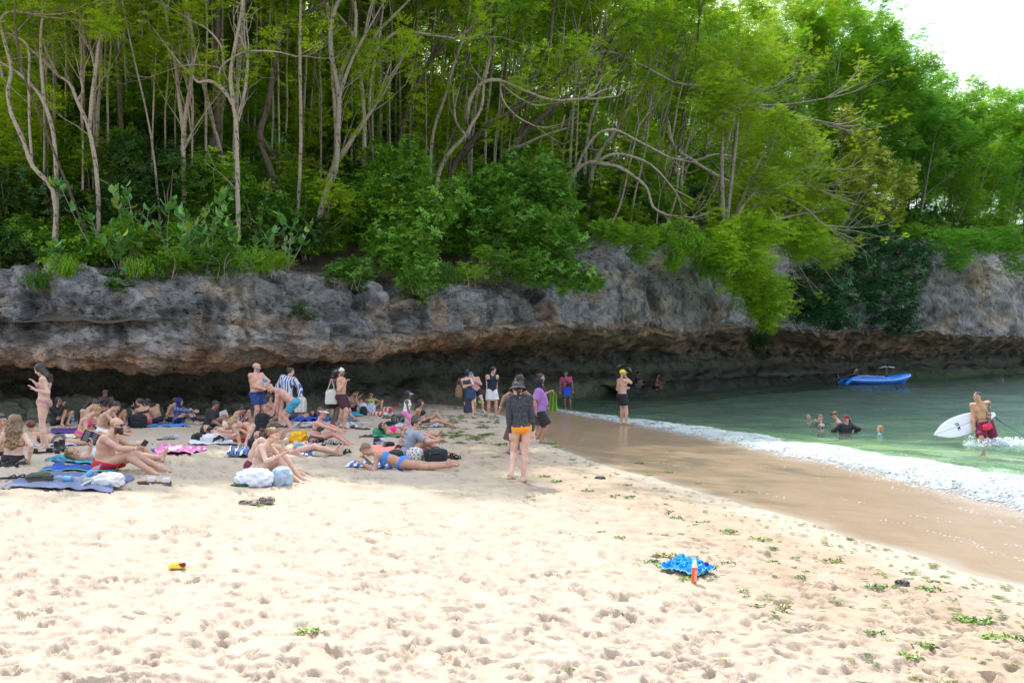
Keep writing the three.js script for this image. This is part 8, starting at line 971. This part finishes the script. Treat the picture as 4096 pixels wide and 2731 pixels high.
// ---- stones and litter
function stone(label, at, w, h, d, c, seed, name = 'stone') { const t = thing(name, label, 'stone', [at.x, at.y, at.z]); mesh('stone', lumpGeo(w, h, d, { fold: 0.22, seed, sq: 0.8 }), std(RGB(...c), 0.95, { map: rockTint, bumpMap: rockBump, bumpScale: 0.02 }), t); return t; }
stone('dark grey stone at the edge of the wet sand', gp(4, [1700, 1350], -0.01), 0.17, 0.06, 0.12, [0.16, 0.15, 0.14], 3);
stone('pale coral rock half buried in the open sand, left piece', ground(995, 2018), 0.25, 0.07, 0.18, [0.45, 0.37, 0.28], 7);
stone('pale coral rock half buried in the open sand, right piece', ground(1065, 2012), 0.2, 0.09, 0.15, [0.40, 0.33, 0.26], 9);
stone('small dark pebble near the right-hand seaweed', ground(3610, 2343), 0.12, 0.05, 0.09, [0.22, 0.2, 0.18], 12);
{ const a = atD(503, 1078, 29.6), t = thing('plastic_bag', 'bright blue plastic bag caught on the rock top', 'litter', [a.x, a.y - 0.06, a.z]); mesh('film', lumpGeo(0.2, 0.12, 0.15, { fold: 0.25, seed: 5 }), cloth([0.02, 0.17, 0.6], { roughness: 0.3 }), t); }
// ---- flip-flops hung on the rock wall, red bundle, board, boat
[[200, 165, 0.4, 'left'], [312, 200, -0.6, 'right']].forEach(([x, y, a, w]) => { const p = atD(...zpx(6, [x, y]), 53.0), t = shoe(`pale flip-flop hung on the dark rock wall, the ${w} one`, 'flip', 4, [1960, 600], 0, [0.25, 0.33, 0.40], { L: 0.3, group: 'flip-flops hung on the rock' }); t.position.copy(p); t.rotation.set(1.2, a, a); });
{ const s = people.surfer, nose = s.pt([1425, 872, 0.12]), tail = s.pt([2062, 655, -0.30]), ax = tail.clone().sub(nose), L = ax.length(), X = ax.clone().normalize(), Z0 = V(-0.15, 0.22, 1), Z = Z0.addScaledVector(X, -Z0.dot(X)).normalize(), Y = Z.clone().cross(X), ctr = nose.clone().lerp(tail, 0.5).addScaledVector(Y, -0.02), t = thing('surfboard', 'white surfboard with a black emblem carried under the surfer’s arm', 'surfboard', [ctr.x, ctr.y, ctr.z]); t.quaternion.setFromRotationMatrix(new THREE.Matrix4().makeBasis(X, Y, Z));
  const half = (u) => 0.265 * Math.pow(Math.sin(Math.PI * Math.pow(clamp(u, 0, 0.94), 0.82)), 0.62 + 0.42 * smooth(0.40, 0.0, u)) * (u > 0.9 ? lerp(1, 0.6, (u - 0.9) / 0.1) : 1), NU = 60, NV = 28;
  const skinG = gridGeo(NU, NV, (i, j) => { const u = i / (NU - 1), a = j / (NV - 1) * 2 * Math.PI, w = Math.max(0.001, half(u)), th = 0.030 * Math.pow(Math.sin(Math.PI * clamp(u, 0.01, 0.99)), 0.4), c = Math.cos(a), q = Math.sin(a), e = (v) => Math.sign(v) * Math.pow(Math.abs(v), 0.75); return [(u - 0.5) * L, e(c) * w, e(q) * th - 0.07 * Math.pow(Math.abs(u - 0.55) * 1.8, 2.4), 1, 1, 1, u, j / NV]; });
  mesh('deck', skinG, new THREE.MeshPhysicalMaterial({ color: RGB(0.68, 0.68, 0.70), roughness: 0.3, clearcoat: 0.6, side: THREE.DoubleSide }), t);
  const zf = (u) => 0.030 * Math.pow(Math.sin(Math.PI * clamp(u, 0.01, 0.99)), 0.4) - 0.07 * Math.pow(Math.abs(u - 0.55) * 1.8, 2.4) + 0.003;
  const T = new Tubes(), P = []; for (let k = 0; k <= 14; k++) { const u = lerp(0.03, 0.95, k / 14); P.push(V((u - 0.5) * L, 0, zf(u) - 0.002)); } T.tube(P, [0.004, 0.004], 5, 2); mesh('stringer', T.geo(), cloth([0.22, 0.13, 0.06]), t);
  const em = []; const blob = (x, y, w, h) => { const g = lumpGeo(w, 0.004, h, { fold: 0.12, seed: x * 30, det: 3 }); g.rotateX(Math.PI / 2); const u = x / L + 0.5; g.translate(x, y, zf(u) - 0.001); return g; }; const ex = (0.36 - 0.5) * L; const ring = new THREE.TorusGeometry(0.030, 0.010, 8, 20); ring.scale(1, 1, 0.3); ring.translate(ex, 0.055, zf(0.36)); em.push(ring, blob(ex + 0.04, 0.055, 0.03, 0.06), blob(ex - 0.035, 0.085, 0.03, 0.02), blob(ex, -0.045, 0.06, 0.05), blob(ex + 0.035, -0.05, 0.018, 0.08), blob(ex - 0.02, -0.095, 0.02, 0.03)); mesh('emblem', em, cloth([0.012, 0.012, 0.014]), t);
  const le = []; for (let k = 0; k < 6; k++) { le.push(blob(0.19 * L + (k % 2) * 0.035, 0.02 - Math.floor(k / 2) * 0.05, 0.022, 0.035)); } mesh('lettering', le, cloth([0.03, 0.03, 0.03]), t);
  for (const q of [-1, 1]) { const sh = new THREE.Shape(); sh.moveTo(0, 0); sh.quadraticCurveTo(0.05, 0.08, 0.11, 0.10); sh.quadraticCurveTo(0.085, 0.05, 0.09, 0); const g = new THREE.ExtrudeGeometry(sh, { depth: 0.006, bevelEnabled: true, bevelSize: 0.002, bevelThickness: 0.002 }); g.rotateX(-Math.PI / 2); g.translate(0.37 * L, q * 0.10, -0.055); childMesh('fin', g, cloth([0.5, 0.5, 0.52], { roughness: 0.3 }), t); }
  const ls = thing('leash', 'dark blue surfboard leash trailing to the right into the water', 'leash', [tail.x, tail.y, tail.z]), C = new Tubes(), e = [[2062, 705, -0.3], [2110, 745, -0.32], [2200, 800, -0.3], [2300, 860, -0.2], [2420, 925, -0.1], [2520, 985, 0]].map(p => s.pt(p).sub(tail)); C.tube(e, [0.010, 0.007], 6, 5); mesh('cord', C.geo(), cloth([0.03, 0.10, 0.22]), ls); const cuff = new Tubes(); cuff.tube([e[0], e[1]], [0.016, 0.013], 6, 3); mesh('cuff', cuff.geo(), cloth(black), ls);
  const a = s.wl.clone().addScaledVector(s.dl, 0.09).add(V(-0.05, 0.05, 0.06)), rb = thing('bundle', 'rolled bright red cloth in the surfer’s tattooed hand', 'bundle', [a.x, a.y - 0.07, a.z]); rb.rotation.z = 0.3; mesh('roll', lumpGeo(0.24, 0.14, 0.14, { fold: 0.16, seed: 8 }), cloth([0.62, 0.01, 0.06], { roughness: 0.5 }), rb);
  const an = people.surfer.al.clone().lerp(people.surfer.kl, 0.06), ank = thing('ankle_cuff', 'black leash cuff on the surfer’s trailing ankle', 'cuff', [an.x, an.y, an.z]); const tg = new THREE.TorusGeometry(0.042, 0.016, 8, 16); tg.rotateY(Math.PI / 2); mesh('cuff', tg, cloth(black), ank);
  // spray kicked up by the runner
  const R = rng(8), N = 2600, im = new THREE.InstancedMesh(new THREE.IcosahedronGeometry(1, 1), std(RGB(0.75, 0.79, 0.8), 0.3), N), M = new THREE.Matrix4(); for (let k = 0; k < N; k++) { const wake = R() < 0.72, p = wake ? s.pt([1880 + 640 * R() * (0.5 + 0.5 * R()), 1000, (R() - 0.5) * 0.9]) : s.pt([1800 + 75 * (R() + R() + R() - 1.5), 985, (R() - 0.3) * 0.6]), h = wake ? R() * R() * 0.20 : R() * R() * R() * 0.4, q = (0.004 + 0.012 * R() * R()) * (wake ? 1.5 : 0.8); p.y = WATER + 0.02 + h; M.makeScale(q * (1 + R()), q, q * (1 + R())); M.setPosition(p.x, p.y, p.z); im.setMatrixAt(k, M); } im.name = 'spray'; scene.add(im); tag(im, 'white spray and drops kicked up round the surfer’s legs', 'spray', null, 'stuff');
  const wk = gridGeo(110, 44, (i, j) => { const u = i / 109, v = j / 43, p = s.pt([lerp(1760, 2560, u), 1003, (v - 0.5) * 1.3 * (0.35 + u)]), m = Math.sin(Math.PI * v) * smooth(0, 0.15, u) + 0.9 * fbm(p.x * 2.2, p.z * 3, 2, 4) - 0.30 - 1.3 * smooth(0.30, 0, u); return [p.x, WATER + 0.02 + 0.16 * clamp(m, -0.4, 0.7) + 0.05 * noise(p.x * 14, p.z * 14, 3), p.z, 1, 1, 1, p.x * 1.2, p.z * 1.2]; }), fm = scene.getObjectByName('wave_foam').material; tag(mesh('wake_foam', wk, fm), 'white foam of the wake behind the running surfer', 'foam', null, 'stuff'); }
{ const D = 76, w0 = (x, y) => atD(...zpx(5, [x, y]), D), o = w0(800, 392); o.y = WATER; const t = thing('dinghy', 'bright blue inflatable boat with a white strake moored under the cliff', 'boat', [o.x, o.y, o.z]), k = 1 / (FPX / D / ZK), lx = (x) => (x - 800) * k, ly = (y) => (392 - y) * k;
  const side = [[452, 388, 0.10], [520, 345, 0.22], [620, 350, 0.27], [900, 350, 0.27], [1010, 338, 0.26], [1100, 318, 0.22], [1150, 300, 0.15]], hb = 0.85, P = [], cv = (s) => side.map(([x, y], i) => V(lx(x), ly(y), s * hb * (i < 4 ? 1 : [1, 1, 1, 1, 0.86, 0.52, 0.14][i])));
  const T = new Tubes(); for (const s of [1, -1]) T.tube(cv(s), side.map(q => q[2]), 18, 5); mesh('inflatable_tube', T.geo(), cloth([0.022, 0.20, 0.72], { roughness: 0.35, bumpMap: null }), t);
  const hull = gridGeo(40, 14, (i, j) => { const u = i / 39, c = new THREE.CatmullRomCurve3(cv(1)), p = c.getPoint(lerp(0.02, 0.99, u)), a = j / 13 * 2 - 1; return [p.x, Math.min(p.y - 0.05, -0.12 + 0.28 * a * a + 0.9 * Math.pow(u, 6) * p.y), a * p.z]; }); mesh('hull', hull, cloth([0.018, 0.16, 0.60], { roughness: 0.4, bumpMap: null }), t);
  const S = new Tubes(); for (const s of [1, -1]) { S.tube([[512, 346], [560, 350], [900, 351], [1010, 336], [1100, 316], [1160, 306]].map(([x, y], i) => V(lx(x), ly(y), s * (hb * [1, 1, 1, 0.86, 0.54, 0.14][i] + [0.24, 0.275, 0.275, 0.265, 0.23, 0.15][i]))), [0.032, 0.034, 0.03], 8, 5); S.tube([[512, 346], [530, 325], [560, 316], [840, 316], [900, 351]].map(([x, y]) => V(lx(x), ly(y), s * (hb + (y < 330 ? 0.12 : 0.25)))), [0.018, 0.018], 6, 5); } mesh('rub_strake', S.geo(), cloth([0.62, 0.64, 0.64], { roughness: 0.4, bumpMap: null }), t);
  for (const x of [585, 905]) { const g = new RoundedBoxGeometry(0.26, 0.12, 0.03, 2, 0.012); g.translate(lx(x), ly(367), hb + 0.25); childMesh('grab_handle', g, cloth([0.012, 0.08, 0.30], { roughness: 0.4 }), t); }
  const tr = new THREE.BoxGeometry(0.06, 0.55, 1.5); tr.translate(lx(560), 0.3, 0); mesh('transom', tr, cloth([0.05, 0.06, 0.07]), t); for (const x of [700, 940]) { const b = new THREE.BoxGeometry(0.3, 0.04, 1.5); b.translate(lx(x), 0.50, 0); childMesh('bench', b, cloth([0.03, 0.16, 0.5]), t); }
  const m = new THREE.Group(); m.name = 'outboard_motor'; t.add(m); const cowl = new RoundedBoxGeometry(0.62, 0.42, 0.36, 4, 0.12); cowl.rotateZ(1.15); cowl.translate(lx(596), ly(268), 0); mesh('cowling', cowl, cloth([0.02, 0.022, 0.026], { roughness: 0.3 }), m); const pn = new THREE.BoxGeometry(0.42, 0.09, 0.02); pn.rotateZ(1.28); pn.translate(lx(578), ly(264), 0.185); mesh('red_panel', pn, cloth([0.5, 0.03, 0.03], { roughness: 0.4 }), m); const wp = new THREE.BoxGeometry(0.12, 0.05, 0.02); wp.rotateZ(1.28); wp.translate(lx(596), ly(245), 0.186); mesh('badge', wp, cloth([0.55, 0.55, 0.55]), m);
  const lg = new Tubes(); lg.tube([V(lx(585), ly(290), 0), V(lx(530), ly(305), 0), V(lx(430), ly(335), 0)], [0.16, 0.12, 0.07], 10, 4); lg.tube([V(lx(450), ly(312), 0), V(lx(428), ly(350), 0)], [0.05, 0.03], 8, 2); mesh('leg', lg.geo(), cloth([0.018, 0.019, 0.022], { roughness: 0.4 }), m); const pr = []; for (let q = 0; q < 3; q++) { const g = new THREE.SphereGeometry(1, 10, 6); g.scale(0.02, 0.10, 0.05); g.translate(0, 0.09, 0); g.rotateX(q * 2.09); g.rotateZ(0.3); g.translate(lx(418), ly(320), 0); pr.push(g); } mesh('propeller', pr, cloth([0.6, 0.6, 0.6], { roughness: 0.3 }), m);
  const fo = thing('foil_board', 'upturned foil with a dark mast and two pale wings stowed in the blue boat', 'foil', [o.x + lx(920), o.y + ly(315), o.z]); const ma = new RoundedBoxGeometry(0.24, 0.80, 0.06, 2, 0.02); ma.translate(0, 0.32, 0); mesh('mast', ma, cloth([0.01, 0.03, 0.045], { roughness: 0.4 }), fo); const wing = (x, w, a) => { const g = new THREE.SphereGeometry(1, 18, 8); g.scale(w, 0.06, 0.16); g.rotateZ(a); g.translate(x, 0.74, 0); return g; }; childMesh('wing', wing(-0.30, 0.32, 0.28), cloth([0.35, 0.38, 0.5], { roughness: 0.25 }), fo); childMesh('wing', wing(0.36, 0.30, -0.12), cloth([0.45, 0.48, 0.58], { roughness: 0.25 }), fo); const fu = new THREE.CylinderGeometry(0.03, 0.03, 0.7, 8); fu.rotateZ(Math.PI / 2); fu.translate(0, 0.75, 0); mesh('fuselage', fu, cloth([0.25, 0.3, 0.35]), fo); }
// ---- mossy ledge at the foot of the cliff, boulders of the old wall
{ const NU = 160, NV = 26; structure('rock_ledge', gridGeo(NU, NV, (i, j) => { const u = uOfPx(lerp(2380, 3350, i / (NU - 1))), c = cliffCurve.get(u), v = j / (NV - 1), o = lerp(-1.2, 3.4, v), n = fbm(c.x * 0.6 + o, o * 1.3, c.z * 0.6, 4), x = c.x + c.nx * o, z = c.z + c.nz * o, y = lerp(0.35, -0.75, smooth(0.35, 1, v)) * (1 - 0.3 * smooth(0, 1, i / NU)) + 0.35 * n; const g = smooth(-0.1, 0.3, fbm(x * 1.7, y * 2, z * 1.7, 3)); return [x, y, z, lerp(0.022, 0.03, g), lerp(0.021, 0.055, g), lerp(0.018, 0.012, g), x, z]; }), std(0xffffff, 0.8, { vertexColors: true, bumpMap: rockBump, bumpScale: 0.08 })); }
{ const R = rng(61), w = thing('stone_wall', 'old dry wall of rough brown boulders half hidden behind the trunks', 'wall', [0, 0, 0]), D = cliffD(720) + 4.6, base = atD(600, 770, D); w.position.copy(base); const vs = [1, 2, 3, 4].map(q => { const g = lumpGeo(1, 1, 1, { fold: 0.2, seed: q * 5, det: 4 }); g.translate(0, -0.4, 0); return g; }), ms = [[0.10, 0.065, 0.042], [0.13, 0.09, 0.06], [0.075, 0.05, 0.035]].map(c => std(RGB(...c), 0.95, { map: rockTint, bumpMap: rockBump, bumpScale: 0.03 }));
  for (let r = 0; r < 5; r++) for (let q = 0; q < 10; q++) { const s = 0.30 + 0.12 * R(), m = childMesh('stone', vs[Math.floor(R() * 4)], ms[Math.floor(R() * 3)], w); m.position.set(q * 0.30 + (r % 2) * 0.15 + (R() - .5) * 0.06, r * 0.235 + (R() - .5) * 0.04, -r * 0.05 + (R() - .5) * 0.08); m.scale.set(s * 1.15, s, s); m.rotation.set(R() * 6, R() * 6, R() * 6); } }
{ const R = rng(71); for (const [px, py, w, h] of [[60, 1680, 1.6, 0.7], [190, 1690, 1.3, 0.55], [310, 1676, 1.5, 0.8], [420, 1674, 1.2, 0.6], [540, 1672, 1.4, 0.5], [700, 1664, 1.3, 0.45], [960, 1660, 1.4, 0.5], [1180, 1652, 1.2, 0.4]]) stone('rounded green-grey boulder at the foot of the rock wall behind the sitters', ground(px, py).add(V(0, -0.1, -0.3)), w, h, 1.1, [0.12, 0.122, 0.085], 3 + R() * 40, 'boulder').userData.group = 'boulders along the foot of the rock wall'; }
// ---- seaweed
{ const R = rng(404), variants = [0, 1, 2, 3].map(q => { const l = []; for (let k = 0; k < 70; k++) { const a = R() * 6.28, r = Math.sqrt(R()), c = V(Math.cos(a) * r * 0.5, 0.02 + 0.10 * R() * (1.1 - r), Math.sin(a) * r * 0.36), d = V(R() - .5, 0.35 * R(), R() - .5).normalize(); l.push([c, d, V((R() - .5) * 1.4, 1, (R() - .5) * 1.4).normalize(), 0.12 + 0.16 * R(), 0.07 + 0.08 * R(), 0]); } return leafGeo(l); });
  const mats = [[0.13, 0.26, 0.012], [0.21, 0.34, 0.02], [0.09, 0.20, 0.012], [0.26, 0.27, 0.04]].map(c => new THREE.MeshPhysicalMaterial({ color: RGB(...c), roughness: 0.35, side: THREE.DoubleSide, transmission: 0.25, thickness: 0 }));
  const spots = [[3330, 2245, 50], [3160, 2273, 34], [3340, 2298, 30], [3712, 2362, 70], [3738, 2330, 36], [3500, 2352, 60], [3580, 2350, 30], [3520, 2300, 34], [2920, 2255, 36], [2862, 2268, 26], [3085, 2250, 40], [2974, 2365, 26], [2985, 2390, 26], [2985, 2430, 26], [3030, 2428, 44], [3115, 2452, 46], [3140, 2430, 40], [3505, 2538, 52], [3560, 2570, 40], [3490, 2525, 30], [3700, 2590, 70], [3640, 2630, 70], [3910, 2490, 80], [3990, 2555, 80], [4080, 2562, 60], [3850, 2480, 60], [3200, 2310, 34], [3245, 2298, 30], [2840, 2320, 24], [2600, 2250, 50], [2665, 2225, 60], [2650, 2260, 40], [2745, 2318, 44], [1238, 2527, 64], [1210, 2535, 40], [1037, 2024, 30], [2598, 1900, 28], [2560, 1855, 24], [2672, 1890, 26], [2955, 1970, 30], [2790, 1935, 20], [2180, 1908, 34], [2228, 1928, 34], [2512, 1943, 26], [2330, 1925, 24], [2046, 1918, 26], [2463, 1985, 30], [2520, 1990, 34], [2350, 1965, 34], [2290, 1840, 20], [2005, 1780, 36], [1885, 1758, 34], [1925, 1740, 24], [2480, 2150, 30], [2405, 2130, 26], [2700, 2075, 40], [2790, 2095, 40], [2920, 2130, 50], [2680, 2050, 30], [3050, 2165, 60], [3090, 2195, 34], [3180, 2235, 30], [3640, 2295, 30], [3780, 2310, 26], [3405, 2160, 24], [2200, 1775, 34], [2230, 1790, 30], [1980, 1830, 26], [2120, 1990, 26], [3790, 2740, 60]];
  for (const [px, py, w] of spots) { const p = ground(px, py), s = 1.45 * w / FPX * -p.z / 0.95, t = thing('seaweed', 'loose tuft of bright green seaweed washed up on the beach', 'seaweed', [p.x, p.y + 0.004, p.z], (R() - .5) * 1.2, 'seaweed tufts scattered on the beach'); const m = mesh('fronds', variants[Math.floor(R() * 4)], mats[Math.floor(R() * 3.6)], t); m.scale.set(s, s * 0.7, s); }
  const N = 1500, im = new THREE.InstancedMesh(variants[1], new THREE.MeshPhysicalMaterial({ color: 0xffffff, roughness: 0.4, side: THREE.DoubleSide, transmission: 0.2, thickness: 0 }), N), M = new THREE.Matrix4(), q = new THREE.Quaternion(), c = new THREE.Color(); let k = 0;
  while (k < N) { let p, s; if (k < 560) { const px = 1660 + 340 * R(), py = 1612 + 165 * Math.pow(R(), 0.8); if (fbm(px * 0.012, py * 0.05, 3, 2) < -0.02) continue; p = ground(px, py); s = 0.06 + 0.16 * R(); } else { const D = 1 / lerp(1 / 6, 1 / 32, R()), w = wetTab(D); p = V(w - 0.1 - 3.2 * R() * R() - (R() < 0.1 ? 3 * R() : 0), 0, -D); p.y = groundY(p.x, D); s = 0.03 + 0.09 * R() * R(); } M.compose(V(p.x, p.y + 0.012, p.z), q.setFromAxisAngle(V(0, 1, 0), R() * 6.28), V(s, s * 0.4, s)); im.setMatrixAt(k, M); const y = R(); im.setColorAt(k, c.setRGB(lerp(0.07, 0.24, y * y), lerp(0.17, 0.25, y), 0.02)); k++; }
  im.name = 'seaweed_litter'; scene.add(im); tag(im, 'mat and small shreds of green seaweed strewn along the shore', 'seaweed', null, 'stuff');
  // dry twigs and fallen leaves by the water line
  const tw = new THREE.InstancedMesh(new THREE.CylinderGeometry(0.004, 0.006, 0.16, 5), std(RGB(0.06, 0.042, 0.03), 0.9), 260); for (let n = 0; n < 260; n++) { const D = 1 / lerp(1 / 5.5, 1 / 26, R()), x = wetTab(D) - 0.1 - 3.5 * R(), s = 0.12 + 0.4 * R() * R(); M.compose(V(x, groundY(x, D) + 0.012, -D), q.setFromEuler(new THREE.Euler(0.1 * R(), R() * 6.28, Math.PI / 2)), V(s, s, s)); tw.setMatrixAt(n, M); } tw.name = 'twig_litter'; scene.add(tw); tag(tw, 'small dark twigs and bits strewn on the sand', 'twigs', null, 'stuff'); }
renderer.render(scene, camera);
